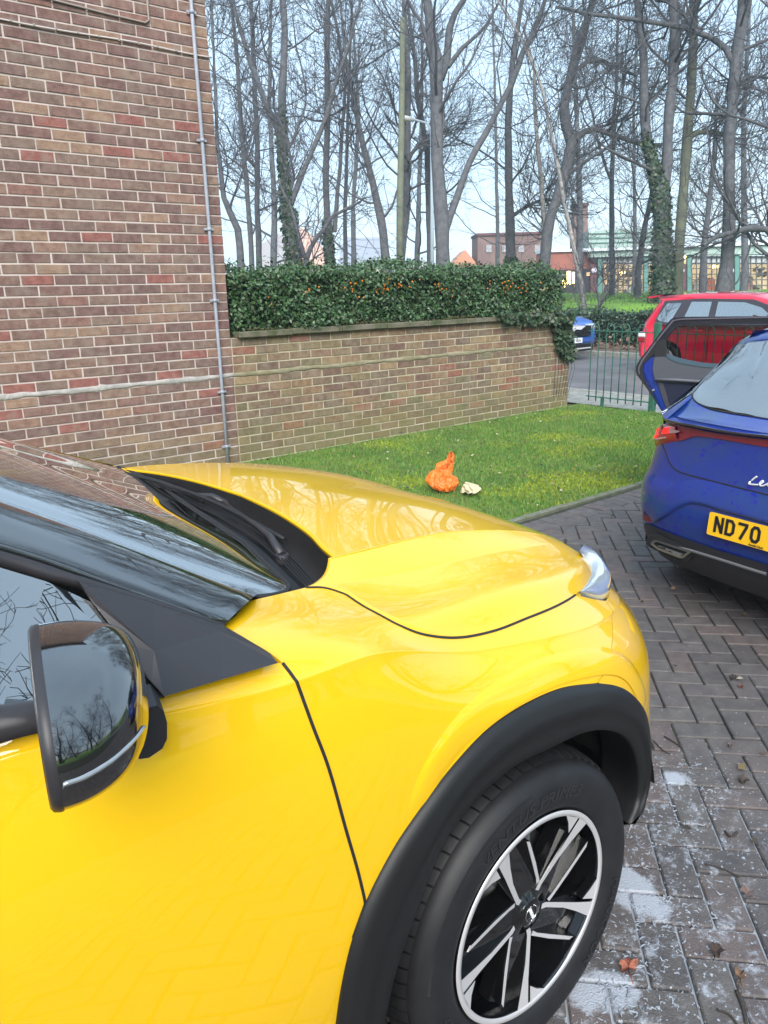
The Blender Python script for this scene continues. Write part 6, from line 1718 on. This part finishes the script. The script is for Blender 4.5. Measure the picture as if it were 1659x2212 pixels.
def turn(V): V = np.asarray(V, float); return BO + V[:, :1] * bf + V[:, 1:2] * bl + V[:, 2:] * bk_
for x in (.78, 3.42):
    for sg in (1, -1):
        o = empty('wheel', (0, 0, 0)); o.parent = bcar
        V, F = revolve([(.20, 0), (.24, .012), (.29, .010), (.315, -.01), (.32, -.04), (.32, -.18), (.28, -.20)], 40, 'y', (0, 0, 0)); V = np.array(V); V = np.stack([V[:, 0] + x, sg * (.87 + V[:, 1]), V[:, 2] + .32], 1); obj('tyre', turn(V), F, M_tyre, o, True)
        V, F = revolve([(0, -.02), (.05, -.01), (.19, -.01), (.205, 0)], 32, 'y'); V = np.array(V); V = np.stack([V[:, 0] + x, sg * (.87 + V[:, 1]), V[:, 2] + .32], 1); obj('rim', turn(V), F, M_silver, o, True)
# lettering: "Leon" in joined script, drawn as a bent wire
def script(px, rad, name, skin, m, parent):
    for seg in px:
        c_ = curve(np.array(seg, float), 8 * len(seg)); P = []
        for u, v in c_[::2]:
            n_, q = skin.N(np.array([skin.inv(u, v)])); P.append(q[0] + n_[0] * .004)
        MB().tube(P, rad, 5).build(name, m, parent)
lx = lambda L_: [exz(*p) for p in L_]
M_letter = mat('bright letter', (.8, .8, .82), .25, metal=.3)
script([lx([(1532, 690), (1500, 712), (1462, 745), (1438, 768), (1436, 780), (1470, 786), (1530, 790), (1552, 788)]),
        lx([(1552, 788), (1585, 775), (1608, 752), (1598, 742), (1578, 755), (1562, 785), (1580, 803), (1620, 798), (1655, 780)]),
        lx([(1655, 780), (1690, 765), (1720, 780), (1712, 812), (1675, 812), (1668, 785), (1700, 765), (1750, 790)]),
        lx([(1750, 845), (1765, 800), (1770, 830), (1800, 800), (1820, 815), (1815, 850), (1840, 850)])], .0042, 'lettering', BS, M_letter, bcar)
# number plate
pl = empty('number_plate', (0, 0, 0)); pl.parent = bcar
TL = atB(1542, 1107, x=-.012); BLc = atB(1527, 1153, x=-.022); 
ex = -bl.copy(); ez = (TL - BLc); ez = ez - ex * (ez @ ex); PH = np.linalg.norm(ez); ez /= PH; PW = PH / .111 * .52; PO_ = BLc
ny = np.cross(ex, ez); ny = ny if ny @ bf < 0 else -ny
def pp_(x, y, h): return PO_ + ex * x * PW + ez * y * PH + ny * h          # x, y in 0..1 over the plate
a_ = []
for cx_, cy_, s0 in ((.985, .93, 0), (.015, .93, 90), (.015, .07, 180), (.985, .07, 270)):
    for q in (0, 30, 60, 90): a_.append(pp_(cx_ + .015 * cos(radians(s0 + q)), cy_ + .07 * sin(radians(s0 + q)), .004))
MB().prism(a_, -ny * .008).build('plate', M_plate, pl)
def glyph(strokes, x0, wch, name='character'):
    """strokes in a 0..1 x 0..1 box; bars .14/.18 thick"""
    mb = MB(); cw, chh = 50 / 520 * wch, 79 / 111; y0 = .18; tw = 14.0
    for st in strokes:
        P = [np.array([x0 * 520 + p[0] * 50 * wch, (y0 + p[1] * chh) * 111]) for p in st]
        closed = len(st) > 2 and st[0] == st[-1]
        L_ = []; R__ = []
        for i, p in enumerate(P):
            if closed and i in (0, len(P) - 1): a = P[-2]; b = P[1]
            else: a = P[max(i - 1, 0)]; b = P[min(i + 1, len(P) - 1)]
            d1 = p - a; d2 = b - p; d1 = d1 / (np.linalg.norm(d1) + 1e-9) if np.linalg.norm(d1) > 0 else d2 / np.linalg.norm(d2); d2 = d2 / (np.linalg.norm(d2) + 1e-9) if np.linalg.norm(d2) > 0 else d1
            n1 = np.array([-d1[1], d1[0]]); n2 = np.array([-d2[1], d2[0]]); n_ = n1 + n2; n_ /= np.linalg.norm(n_) + 1e-9; k_ = min(1 / max(n_ @ n1, .35), 2.2)
            L_.append(p + n_ * tw / 2 * k_); R__.append(p - n_ * tw / 2 * k_)
        V = []
        for q in L_ + R__: V.append(pp_(q[0] / 520, q[1] / 111, .0062))
        for q in L_ + R__: V.append(pp_(q[0] / 520, q[1] / 111, .0035))
        n_ = len(P)
        mb.add(V, [(i, i + 1, n_ + i + 1, n_ + i) for i in range(n_ - 1)] + [(i, i + 1, 2 * n_ + i + 1, 2 * n_ + i) for i in range(n_ - 1)] + [(n_ + i, n_ + i + 1, 3 * n_ + i + 1, 3 * n_ + i) for i in range(n_ - 1)])
    mb.build(name, M_ink, pl)
e = .14
glyph([[(e, 0), (e, 1)], [(1 - e, 0), (1 - e, 1)], [(e + .02, .93), (1 - e - .02, .07)]], .045 + .02, 1, 'letter')
glyph([[(e, .09), (e, .91), (.62, .91), (.86, .74), (.86, .26), (.62, .09), (e, .09)]], .18, 1, 'letter')
glyph([[(.0, .91), (.86, .91), (.86, .80), (.36, 0)]], .305, 1, 'digit')
glyph([[(e, .26), (e, .74), (.34, .91), (.66, .91), (.86, .74), (.86, .26), (.66, .09), (.34, .09), (e, .26)]], .43, 1, 'digit')
V, F = text_mesh('Arnold Clark', .013, .0003, 0, .0004)
V = np.array([PO_ + ex * (p[0] + PW * .5) + ez * (p[1] + PH * .075) + ny * (.0055 + p[2]) for p in V]); obj('dealer_name', V, F, M_ink, pl)

# open rear door
dr = empty('open_door', (0, 0, 0)); dr.parent = bcar
hinge = BL_(2.2, .90, 0); dq = ray(1374, 800); dq = dq / np.linalg.norm(dq[:2]); rearp = CAM + dq * 6.07
dd_ = hinge - rearp; dd_[2] = 0; dd_ /= np.linalg.norm(dd_); dn = np.array([dd_[1], -dd_[0], 0]); dn = dn if dn @ (CAM - rearp) > 0 else -dn
def dx_(x, y): return (1360.5 + .1799 * x, 647.3 + .1799 * y)
def onD(u, v, off=0.0):
    q = ray(u, v); p0 = rearp + dn * off; return CAM + q * ((p0 - CAM) @ dn) / (q @ dn)
def dpoly(name, L_, off, th, m, parent=dr, curved=False):
    return MB().prism([onD(*dx_(*p), off) for p in L_], -dn * th).build(name, m, parent)
outer = [(2300, 170), (1700, 200), (620, 208), (530, 215), (490, 235), (430, 310), (300, 480), (120, 720), (78, 790), (68, 835), (80, 900), (200, 1060), (370, 1320), (600, 1700), (2300, 1800)]
win = [(2300, 250), (1659, 290), (1100, 292), (640, 300), (560, 330), (440, 460), (430, 650), (600, 712), (850, 765), (1030, 780), (1659, 800), (2300, 800)]
# frame ring: outer outline joined to the window outline by quads (top and rear part), then the lower panel
def ringpart(name, A, B, off, th, m):
    n_ = 60; A_ = curve(np.array([dx_(*p) for p in A]), n_, True); B_ = curve(np.array([dx_(*p) for p in B]), n_, True)
    f = np.array([[onD(*a, off) for a in A_], [onD(*b, off) for b in B_]]); g = f - dn * th
    G_ = np.concatenate([g[:1], f, g[1:]], 0); MB().grid(G_, False).build(name, m, dr)
ringpart('door_frame', outer[:8], win[:7], 0, .05, mat('navy black frame', (.010, .009, .016), .35))
ringpart('door_seal', [(2300, 190), (620, 225), (510, 245), (445, 325), (310, 495), (135, 735), (95, 830), (110, 900)], [(2300, 205), (620, 240), (525, 258), (460, 335), (325, 505), (150, 745), (110, 830), (122, 890)], .012, .01, mat('grey rubber seal', (.10, .09, .12), .6))
dpoly('door_shell', [(300, 480), (120, 720), (78, 790), (68, 835), (80, 900), (200, 1060), (370, 1320), (600, 1700), (2300, 1800), (2300, 700), (1030, 790), (850, 780), (600, 725), (430, 660), (430, 470)], -.003, .05, M_blue)
dpoly('rear_edge', [(300, 690), (180, 765), (165, 850), (200, 940), (290, 1110), (390, 1310), (480, 1450), (560, 1450), (440, 1290), (330, 1010), (275, 850), (285, 730)], .006, .01, M_blue)
dpoly('black_edge', [(120, 720), (78, 790), (68, 835), (80, 900), (200, 1060), (300, 1215), (330, 1240), (180, 960), (150, 850), (165, 770), (300, 640), (300, 480)], .010, .02, M_rubber)
dpoly('quarter_panel', [(430, 470), (310, 490), (300, 640), (300, 690), (440, 690), (445, 600)], .012, .02, M_rubber)
dpoly('door_trim', [(300, 690), (440, 685), (445, 655), (600, 712), (850, 765), (1030, 782), (2300, 810), (2300, 1050), (880, 1015), (560, 1000), (330, 990), (290, 920), (275, 830), (285, 740)], .015, .03, mat('grey door trim', (.075, .08, .095), .6))
MB().tube([onD(*dx_(x, y), .03) for x, y in ((300, 955), (560, 965), (880, 985), (2300, 1000))], .012, 8).build('arm_rest', mat('lighter grey trim', (.12, .12, .14), .5), dr)
dpoly('window_sill', [(440, 650), (600, 705), (850, 757), (1030, 772), (2300, 795), (2300, 830), (1030, 820), (850, 805), (600, 765), (480, 715), (440, 680)], .020, .02, mat('blue grey sill', (.06, .10, .13), .4))
dpoly('door_pocket', [(400, 1000), (880, 1018), (2300, 1060), (2300, 1700), (620, 1600), (470, 1300), (430, 1120)], .012, .02, mat('navy door card', (.010, .012, .035), .7))
dpoly('lower_trim', [(330, 990), (400, 1000), (440, 1130), (480, 1290), (560, 1450), (490, 1420), (400, 1200)], .013, .02, mat('dark grey card', (.05, .05, .06), .7))
gm = MB(); gm.add([onD(*dx_(*p), -.012) for p in win], [tuple(range(len(win)))]); gm.build('door_window', glass_mat('privacy glass', (.26, .22, .26), .0, 1.3), dr)
MB().prism([onD(*dx_(x, y), .012) for x, y in ((262, 1080), (292, 1072), (300, 1090), (270, 1100))], -dn * .01).build('door_latch', mat('latch steel', (.6, .6, .62), .3, metal=.8), dr)
# turquoise cloth on the roof
n_ = 26; G = []
for i in range(n_):
    row = []
    for j in range(n_):
        u_ = i / (n_ - 1); v_ = j / (n_ - 1)
        p = BL_(.72 + .30 * u_, .36 - .38 * v_, 0); p[2] = 1.318 + .035 * u_ + .03 * abs(sin(7 * u_ + 3 * sin(5 * v_))) * (sin(pi * u_) * sin(pi * v_)) ** .3 + .018 * sin(17 * v_ + 4 * u_) ** 2 + .014 * v_
        row.append(p + np.array([.012 * sin(9 * v_), .014 * sin(11 * u_), 0]))
    G.append(row)
c_ = MB().grid(np.array(G), True).build('microfibre_cloth', mat('turquoise microfibre', (.02, .36, .38), .95, bump=1, bscale=400))
props(c_, 'crumpled turquoise microfibre cloth lying on the blue car roof', 'cloth')

# ================================================================== cars on the road
M_redp = mat('red paint', (.68, .012, .045), .3, coat=1.0, coat_rough=.03)
M_redg = glass_mat('car glass', (.50, .60, .62), .28)
def side_car(name, x0, yr, zg, label, paint, outline, wheels, windows, width=1.66, extra=None, length=None):
    """a car seen mostly from its side. outline: (distance forward from the tail, height) of the side; it heads towards -y"""
    root = empty(name, (0, 0, 0), label=label, category='car', group='cars parked along the far kerb')
    n_ = len(outline); secs = []
    # cross-section: tumblehome above the waist, slightly rounded
    for w_ in (0.0, .03, .10, .5, .9, .97, 1.0):
        row = []
        for (s, h) in outline:
            edge = min(w_, 1 - w_)
            inset = 0
            up = max(0, h - .92); tum = up * .28
            x = x0 + width * w_
            if edge < .2: x = x0 + (tum + (.0 if edge == 0 else edge * .9) if w_ < .5 else width - tum - edge * .9)
            lift = {0: -.05, .03: -.012, .10: 0, .5: .03}.get(round(edge, 2), 0) if h > .95 else 0
            cx_ = .5 * length; sh = 1 - (.035 if edge == 0 else 0)
            ss = cx_ + (s - cx_) * (sh if edge < .2 else 1 + .012)
            row.append((x, yr - ss, zg + h + lift * (1 if h > .3 else 0)))
        secs.append(row)
    G_ = np.array(secs); G_ = np.concatenate([G_, G_[:, :1]], 1)
    b_ = MB(); b_.grid(G_, True)
    # sides
    for k in (0, 6): b_.add(G_[k][:-1], [tuple(range(n_))])
    b_.build('body', paint, root)
    for (wx, r_) in wheels:
        o = empty('wheel', (0, 0, 0)); o.parent = root
        ang = np.linspace(0, 2 * pi, 33)[:-1]
        mb = MB(); mb.prism([(x0 - .006, yr - wx + (r_ + .05) * cos(a), zg + r_ + (r_ + .05) * sin(a)) for a in ang if r_ + (r_ + .05) * sin(a) > .16], (.03, 0, 0)); mb.build('wheel_arch', M_dark, o)
        V, F = revolve([(r_ * .62, -.012), (r_ * .8, -.03), (r_ * .95, -.025), (r_, 0), (r_, .16)], 32, 'z'); V = np.array(V); V = np.stack([V[:, 2] + x0, V[:, 0] + yr - wx, V[:, 1] + zg + r_], 1); obj('tyre', V, F, M_tyre, o, True)
        V, F = revolve([(0, -.02), (r_ * .6, -.018), (r_ * .64, -.012)], 24, 'z'); V = np.array(V); V = np.stack([V[:, 2] + x0, V[:, 0] + yr - wx, V[:, 1] + zg + r_], 1); obj('rim', V, F, M_silver, o, True)
    for nm, poly, m_ in windows:
        P = []
        for s, h in poly:
            tum = max(0, h - .92) * .28; P.append(np.array([x0 + tum - .010, yr - s, zg + h]))
        MB().prism(P, (.02, 0, 0)).build(nm, m_, root)
    return root
ZR = -.15
jazz = [(.10, .22), (.02, .35), (.0, .62), (.06, .80), (.10, 1.0), (.30, 1.35), (.34, 1.45), (.25, 1.49), (.9, 1.52), (1.5, 1.525), (2.1, 1.50), (2.45, 1.42), (3.05, 1.02), (3.5, .93), (3.75, .80), (3.85, .55), (3.83, .30), (3.7, .2)]
M_trimw = mat('dark window surround', (.05, .045, .055), .4)
rc_ = side_car('red_car', 14.05, 9.05, ZR, 'bright red five door hatchback parked beyond the railing', M_redp, jazz, [(.62, .30), (3.1, .30)],
    [('window_surround', [(.33, 1.02), (.42, .98), (.75, .93), (3.05, .96), (2.55, 1.30), (2.2, 1.42), (1.2, 1.44), (.45, 1.40)], M_trimw)], length=3.85)
for poly in ([(.36, 1.06), (.46, 1.01), (.66, .99), (.82, 1.36), (.52, 1.35)], [(.90, .98), (1.42, .98), (1.42, 1.38), (1.02, 1.38)], [(1.55, .98), (2.78, .99), (2.38, 1.28), (2.05, 1.37), (1.55, 1.38)]):
    P = [np.array([14.05 + max(0, h - .92) * .28 - .014, 9.05 - s, ZR + h]) for s, h in poly]; MB().prism(P, (.012, 0, 0)).build('side_window', M_redg, rc_)
    P2 = [p + np.array([.004, 0, 0]) for p in P]; MB().prism(P2, (.003, 0, 0)).build('seen_interior', mat('light interior', (.34, .40, .40), .5), rc_)
for s, w_ in ((2.25, .14), (2.5, .12)):
    MB().prism([(14.05 + .02, 9.05 - s, ZR + .99), (14.05 + .02, 9.05 - s - w_, ZR + .99), (14.07, 9.05 - s - w_ * .8, ZR + 1.14), (14.07, 9.05 - s - w_ * .2, ZR + 1.16)], (-.012, 0, 0)).build('seat', mat('dark red seat', (.14, .03, .03), .8), rc_)
for s0, s1, h0, h1, m_, nm in ((-.012, .16, .70, .80, M_white, 'clear_lamp'), (-.02, .15, .60, .70, mat('red lamp', (.30, .01, .015), .2, coat=1), 'tail_lamp')):
    MB().cbox((14.03, 9.05 - s1, ZR + h0), (14.25, 9.05 - s0, ZR + h1), .015).build(nm, m_, rc_)
for s, z in ((1.18, .83), (2.15, .83)): MB().cbox((14.02, 9.05 - s - .16, ZR + z), (14.06, 9.05 - s, ZR + z + .04), .01).build('door_handle', M_redp, rc_)
MB().cbox((14.03, 9.05 - 3.7, ZR + .18), (14.08, 9.05 - .15, ZR + .26), .01).build('sill', M_redp, rc_)
for s in (.86, 1.48, 2.62): MB().box((14.038, 9.05 - s - .005, ZR + .30), (14.05, 9.05 - s + .005, ZR + .96)).build('door_seam', M_rubber, rc_)
MB().prism([(14.3, 9.0, ZR + 1.44), (14.3, 9.09, ZR + 1.47), (14.3, 8.7, ZR + 1.515)], (1.2, 0, 0)).build('roof_spoiler', M_redp, rc_)
# blue car behind the wall end: its front faces this way
M_blue2 = mat('mid blue paint', (.03, .10, .38), .3, coat=1.0)
suv = [(.05, .25), (.0, .6), (.05, 1.0), (.35, 1.45), (.6, 1.56), (2.2, 1.60), (2.7, 1.5), (3.3, 1.08), (3.9, .99), (4.15, .90), (4.25, .78), (4.28, .5), (4.22, .25)]
b2 = side_car('blue_parked_car', 14.25, 15.75, ZR, 'blue car parked behind the wall end, white front plate showing', M_blue2, suv, [(.75, .33), (3.4, .33)],
    [('window_surround', [(.45, 1.05), (3.2, 1.08), (2.6, 1.45), (.65, 1.48)], M_trimw)], width=1.75, length=4.28)
YF = 15.75 - 4.31
fr2 = MB(); fr2.cbox((14.45, YF - .012, ZR + .55), (15.75, YF + .03, ZR + .82), .02); fr2.build('grille', M_gloss, b2)
for i in range(6): MB().box((14.5, YF - .02, ZR + .58 + .035 * i), (15.7, YF - .008, ZR + .592 + .035 * i)).build('grille_bar', M_rubber, b2)
MB().cbox((14.40, YF - .02, ZR + .22), (15.85, YF + .05, ZR + .40), .02).build('lower_grille', M_black, b2)
MB().cbox((14.5, YF - .03, ZR + .27), (15.75, YF - .01, ZR + .30), .005).build('grille_bar', M_silver, b2)
for x in (14.28, 15.62): MB().cbox((x, YF - .01, ZR + .72), (x + .3, YF + .15, ZR + .84), .03).build('headlamp', M_lens, b2)
MB().prism([(14.75, YF - .03, ZR + .80), (15.0, YF - .045, ZR + .68), (15.12, YF - .045, ZR + .74), (15.3, YF - .045, ZR + .72), (15.5, YF - .03, ZR + .80), (15.15, YF - .04, ZR + .84)], (0, .02, 0)).build('badge_wing', M_silver, b2)
npf = empty('number_plate', (0, 0, 0)); npf.parent = b2
MB().cbox((14.84, YF - .04, ZR + .42), (15.38, YF - .022, ZR + .535), .004).build('plate', mat('white number plate', (.75, .75, .75), .4), npf)
V, F = text_mesh('EJ20 VKA', .105, .001, 0, .002)
V = np.array([(15.11 + p[0] * .98, YF - .042 - p[2], ZR + .478 + p[1]) for p in V]); obj('lettering', V, F, M_ink, npf)

# ================================================================== litter and small things
def crumple(name, c, a, b, h, seed, m, label, cat, spike=None):
    r = np.random.default_rng(seed); bm = bmesh.new(); bmesh.ops.create_icosphere(bm, subdivisions=4, radius=1.0)
    D_ = r.normal(0, 1, (26, 3)); D_ /= np.linalg.norm(D_, axis=1)[:, None]; A_ = r.uniform(.05, .20, 26)
    for v in bm.verts:
        n_ = np.array(v.co[:]); d = 1.0
        for q, am in zip(D_, A_):
            t = n_ @ q; d += -am * max(0, t - .45) * 1.5 + .06 * abs(sin(7 * t + am * 60)) - .03
        p = n_ * d; x, y, z = p[0] * a, p[1] * b, (p[2] * .55 + .45) * h
        if spike:
            t = max(0, n_ @ spike[0]); k = t ** spike[2] * spike[1]; x += spike[3][0] * k; y += spike[3][1] * k; z += spike[3][2] * k
        v.co = (c[0] + x, c[1] + y, max(c[2] + z, c[2]))
    me = bpy.data.meshes.new(name); bm.to_mesh(me); bm.free(); me.materials.append(m)
    me.polygons.foreach_set('use_smooth', np.ones(len(me.polygons), dtype=bool))
    o = link(name, me); props(o, label, cat); return o
M_bag = mat('orange plastic bag', (.85, .20, .03), .38, bump=1.0, bscale=25, sub=.15)
bp_ = at(958, 1060, z=0.0)
rt = RT0
def bagpt(u, v, dv=0.0): return at(u, v, d=float((bp_ - CAM) @ FWD) + dv)
bz = lambda x, y: ((1600 + x * .2411) * .5486, (1700 + y * .2411) * .5486)
rows_b = []
outl = [[(420, 880), (500, 960), (640, 985), (760, 960), (830, 900)], [(318, 815), (420, 900), (600, 930), (780, 900), (852, 835)], [(325, 745), (400, 780), (560, 760), (720, 790), (845, 800)], [(390, 660), (450, 690), (560, 700), (700, 720), (830, 750)],
        [(470, 610), (500, 640), (590, 680), (690, 680), (755, 700)], [(490, 540), (530, 600), (610, 640), (690, 620), (760, 620)], [(500, 515), (560, 560), (630, 600), (700, 540), (768, 560)], [(600, 480), (620, 520), (670, 540), (720, 500), (780, 500)],
        [(655, 440), (670, 470), (710, 450), (750, 440), (790, 430)], [(690, 370), (705, 400), (730, 380), (760, 380), (780, 375)], [(705, 322), (720, 330), (735, 330), (745, 325), (750, 330)]]
r_ = np.random.default_rng(4); 
front_, back_ = [], []
for i, row in enumerate(outl):
    c_ = curve(np.array([bz(*p) for p in row]), 22); fr, bk2 = [], []
    th = [.06, .085, .09, .085, .07, .06, .05, .04, .03, .02, .008][i]
    for j, (u, v) in enumerate(c_):
        s_ = sin(pi * j / 21); w_ = .018 * sin(j * 1.9 + i * 2.3) + .014 * sin(j * 3.7 - i * 1.1) + .008 * r_.normal()
        fr.append(bagpt(u, v, -th * s_ + w_ * s_)); bk2.append(bagpt(u, v, th * s_ * .8 + w_ * .5 * s_))
    front_.append(fr); back_.append(bk2[::-1])
G = np.concatenate([np.array(front_), np.array(back_)], 1); G[:, :, 2] = np.maximum(G[:, :, 2], .0)
G = np.concatenate([G, G[:, :1]], 1)
Gu = np.zeros((61, G.shape[1], 3))
for j in range(G.shape[1]): Gu[:, j] = curve(G[:, j], 61)
Gu += r_.normal(0, .0022, Gu.shape); Gu[:, -1] = Gu[:, 0]
o = MB().grid(Gu, True).build('carrier_bag', M_bag); props(o, 'crumpled orange plastic bag twisted to a point on the lawn', 'bag')
M_cream = mat('cream cloth', (.62, .55, .36), .8, bump=.6, bscale=60)
outc = [[(890, 960), (930, 870), (975, 815), (1010, 835)], [(885, 990), (960, 900), (1060, 850), (1170, 870)], [(920, 1003), (990, 940), (1100, 890), (1190, 895)], [(975, 985), (1040, 960), (1120, 930), (1225, 925)], [(1010, 1018), (1060, 1000), (1120, 1010), (1222, 945)]]
front_, back_ = [], []; bc_ = at(*bz(1050, 960), z=.03); dc = float((bc_ - CAM) @ FWD)
for i, row in enumerate(outc):
    c_ = curve(np.array([bz(*p) for p in row]), 20); 
    fr = [at(u, v, d=dc - .04 * sin(pi * j / 19) + .02 * sin(j * 1.3 + i * 2) - (i - 2) * .03) for j, (u, v) in enumerate(c_)]; bk2 = [at(u, v, d=dc + .05 * sin(pi * j / 19) - (i - 2) * .03) for j, (u, v) in enumerate(c_)][::-1]
    front_.append(fr); back_.append(bk2)
G = np.concatenate([np.array(front_), np.array(back_)], 1); G[:, :, 2] = np.maximum(G[:, :, 2], .005); G = np.concatenate([G, G[:, :1]], 1)
Gu = np.zeros((33, G.shape[1], 3))
for j in range(G.shape[1]): Gu[:, j] = curve(G[:, j], 33)
o = MB().grid(Gu, True).build('wash_cloth', M_cream); props(o, 'small crumpled cream cloth beside the orange bag', 'cloth')

def dead_leaf(u, v, size_, col, label, lobed=False, z=0.0, seed=0, cat='leaf', lift=.012):
    size = size_ * .62; r = np.random.default_rng(seed); c = at(u, v, z=z); a0 = r.uniform(0, 6.28); n_ = 22; P = []; ph = r.uniform(0, 6)
    for k in range(n_):
        a = 2 * pi * k / n_; rad = size * ((.55 + .45 * abs(cos(2.5 * a + ph))) if lobed else (.45 + .55 * abs(cos(a)) ** .7)) * r.uniform(.85, 1.1)
        P.append(c + np.array([rad * cos(a + a0), rad * sin(a + a0) * .8, .004 + lift * (abs(sin(a * 1.5 + ph)) + .3 * r.random())]))
    P.append(c + np.array([0, 0, .006])); mb = MB(); mb.add(P, [(k, (k + 1) % n_, n_) for k in range(n_)]); mb.tube([c + (0, 0, .005), c + np.array([cos(a0), sin(a0), .01]) * size * 1.5], .0012, 4)
    o = mb.build('fallen_leaf', mat('dead leaf', col, .8, var=(col[0] * .5, col[1] * .5, col[2] * .5), vscale=60)); props(o, label, cat, 'dead leaves on the drive and lawn'); return o
LV = [(1357, 2093, .045, (.38, .13, .08), 'curled rust coloured oak leaf in the foam beside the tyre', True), (1583, 1468, .035, (.045, .035, .03), 'dark crumpled leaf on the paving beside the blue car', True), (1601, 1487, .02, (.22, .09, .06), 'small reddish leaf touching the dark crumpled one', False),
      (1577, 1615, .02, (.20, .12, .10), 'small pinkish brown leaf on bare paving', False), (1605, 1690, .04, (.08, .06, .05), 'brown shrivelled leaf near the right edge above the foam', True), (1612, 1933, .035, (.22, .15, .13), 'pale brown leaf with dark scraps beside it', False),
      (1547, 2060, .04, (.07, .045, .035), 'dark brown leaf lying across a foamy joint', True), (1597, 2112, .03, (.22, .13, .08), 'small tan leaf stub near the bottom right', False), (1388, 1302, .02, (.12, .10, .07), 'small olive leaf between the two cars', False),
      (1313, 895, .035, (.45, .20, .10), 'orange brown leaf lying near the railing on the lawn', False), (1240, 1015, .022, (.55, .30, .08), 'yellowish leaf on the moss patch', False), (1183, 975, .02, (.35, .30, .22), 'pale leaf in the middle of the lawn', False),
      (1062, 1010, .018, (.45, .35, .2), 'light tan leaf above the cream cloth', False), (1098, 930, .02, (.5, .3, .15), 'small orange leaf near the wall foot', False), (865, 935, .03, (.20, .12, .09), 'brown leaf clump at the wall foot', True), (1105, 1030, .022, (.16, .08, .05), 'small dark brown leaf right of the cream cloth', True)]
for k, (u, v, s_, c_, lb_, lo_) in enumerate(LV): dead_leaf(u, v, s_, c_, lb_, lo_, 0.0 if v > 1100 else .02, k, 'leaf')
TW = [([(1548, 2180), (1575, 2192), (1600, 2225)], .003, 'thin curved twig at the very bottom of the paving'), ([(1590, 2140), (1601, 2165), (1612, 2212)], .004, 'longest straight twig at the bottom right'), ([(1523, 1866), (1560, 1876), (1598, 1895)], .0022, 'fine arched twig on the paving right of the wheel'),
      ([(1435, 1590), (1455, 1602), (1474, 1615)], .003, 'short dark twig just ahead of the yellow bumper'), ([(1412, 1600), (1432, 1620), (1446, 1628)], .0022, 'fine twig beside the yellow bumper corner'), ([(1566, 1795), (1578, 1806), (1593, 1798)], .004, 'short hooked dark twig on foamy paving')]
for L_, r__, lb_ in TW:
    o = MB().tube(curve(np.array([at(u, v, z=.005) for u, v in L_]), 12), r__, 5).build('twig', mat('dead twig', (.05, .04, .035), .9)); props(o, lb_, 'twig', 'twigs on the paving')
# scattered crumbs of leaf over paving and lawn
n = 900; gx = rng.uniform(1.3, 8.8, n); gy = np.where(rng.random(n) < .82, rng.uniform(3.5, 6.5, n), rng.uniform(-.5, 3.4, n))
V, F = leaf_cloud(np.stack([gx, gy, np.full(n, .012) + .02 * (gy > 3.45)], 1), np.tile([0, 0, 1.0], (n, 1)), .026, .35, 21, 1.6)
obj('leaf_scraps', V, F, mat('leaf scraps', rough=.8, island=[(.10, .06, .04), (.30, .18, .10), (.05, .04, .03), (.40, .34, .24), (.16, .12, .06)]), None, kind='stuff')
# shampoo foam: thin puddles with ragged edges and froth
M_foam = mat('shampoo foam', (.40, .44, .50), .6, bump=.4, bscale=180, var=(.22, .24, .28), vscale=30, coord='World', alpha=1)
fm = MB()
rr_ = np.random.default_rng(5)
for k in range(1500):      # froth worms
    u = rr_.uniform(1290, 1560); v = rr_.uniform(1640, 2200)
    d_ = min(hypot((u - 1370) / 90, (v - 1930) / 120), hypot((u - 1470) / 60, (v - 1740) / 90), hypot((u - 1300) / 90, (v - 2140) / 60))
    if rr_.random() > math.exp(-d_ * d_ * .55): continue
    p = at(u, v, z=0); a = rr_.uniform(0, 6.28); L_ = rr_.uniform(.004, .022); q = p + np.array([cos(a), sin(a), 0]) * L_; m2 = (p + q) / 2 + np.array([-sin(a), cos(a), 0]) * L_ * rr_.uniform(-.5, .5)
    fm.tube([p, m2, q], [rr_.uniform(.0008, .002), rr_.uniform(.0012, .003), .0008], 5, cap=False)
fm.build('shampoo_foam', M_foam, None, kind='stuff')
# ================================================================== haze volume added to stand in for blue lens glare over the trees
hz = MB(); hz.box((-60, -60, -1.3), (105, 160, 32))
m = bpy.data.materials.new('glare_haze'); m.use_nodes = True; n_ = m.node_tree
n_.nodes.remove(n_.nodes['Principled BSDF'])
pv = n_.nodes.new('ShaderNodeVolumePrincipled'); pv.inputs['Color'].default_value = (.72, .88, 1, 1); pv.inputs['Density'].default_value = .0020; pv.inputs['Anisotropy'].default_value = .3
n_.links.new(pv.outputs[0], n_.nodes['Material Output'].inputs['Volume'])
o = hz.build('haze', m, None, kind='stuff')
# ------------------------------------------------------------------ put every thing's origin at its base
bpy.context.view_layer.update()
for o in [o for o in COL.objects if o.type == 'EMPTY' and o.parent is None and o.location.length < 1e-6]:
    lo = Vector((1e9,) * 3); hi = Vector((-1e9,) * 3)
    def walk(q):
        for c in q.children:
            if c.type == 'MESH' and c.data.vertices:
                for k in c.bound_box:
                    p = c.matrix_world @ Vector(k)
                    for i in range(3): lo[i] = min(lo[i], p[i]); hi[i] = max(hi[i], p[i])
            walk(c)
    walk(o)
    if lo[0] > 1e8: continue
    c0 = Vector(((lo[0] + hi[0]) / 2, (lo[1] + hi[1]) / 2, lo[2]))
    o.location = c0
    for c in o.children:
        c.location = c.location - c0
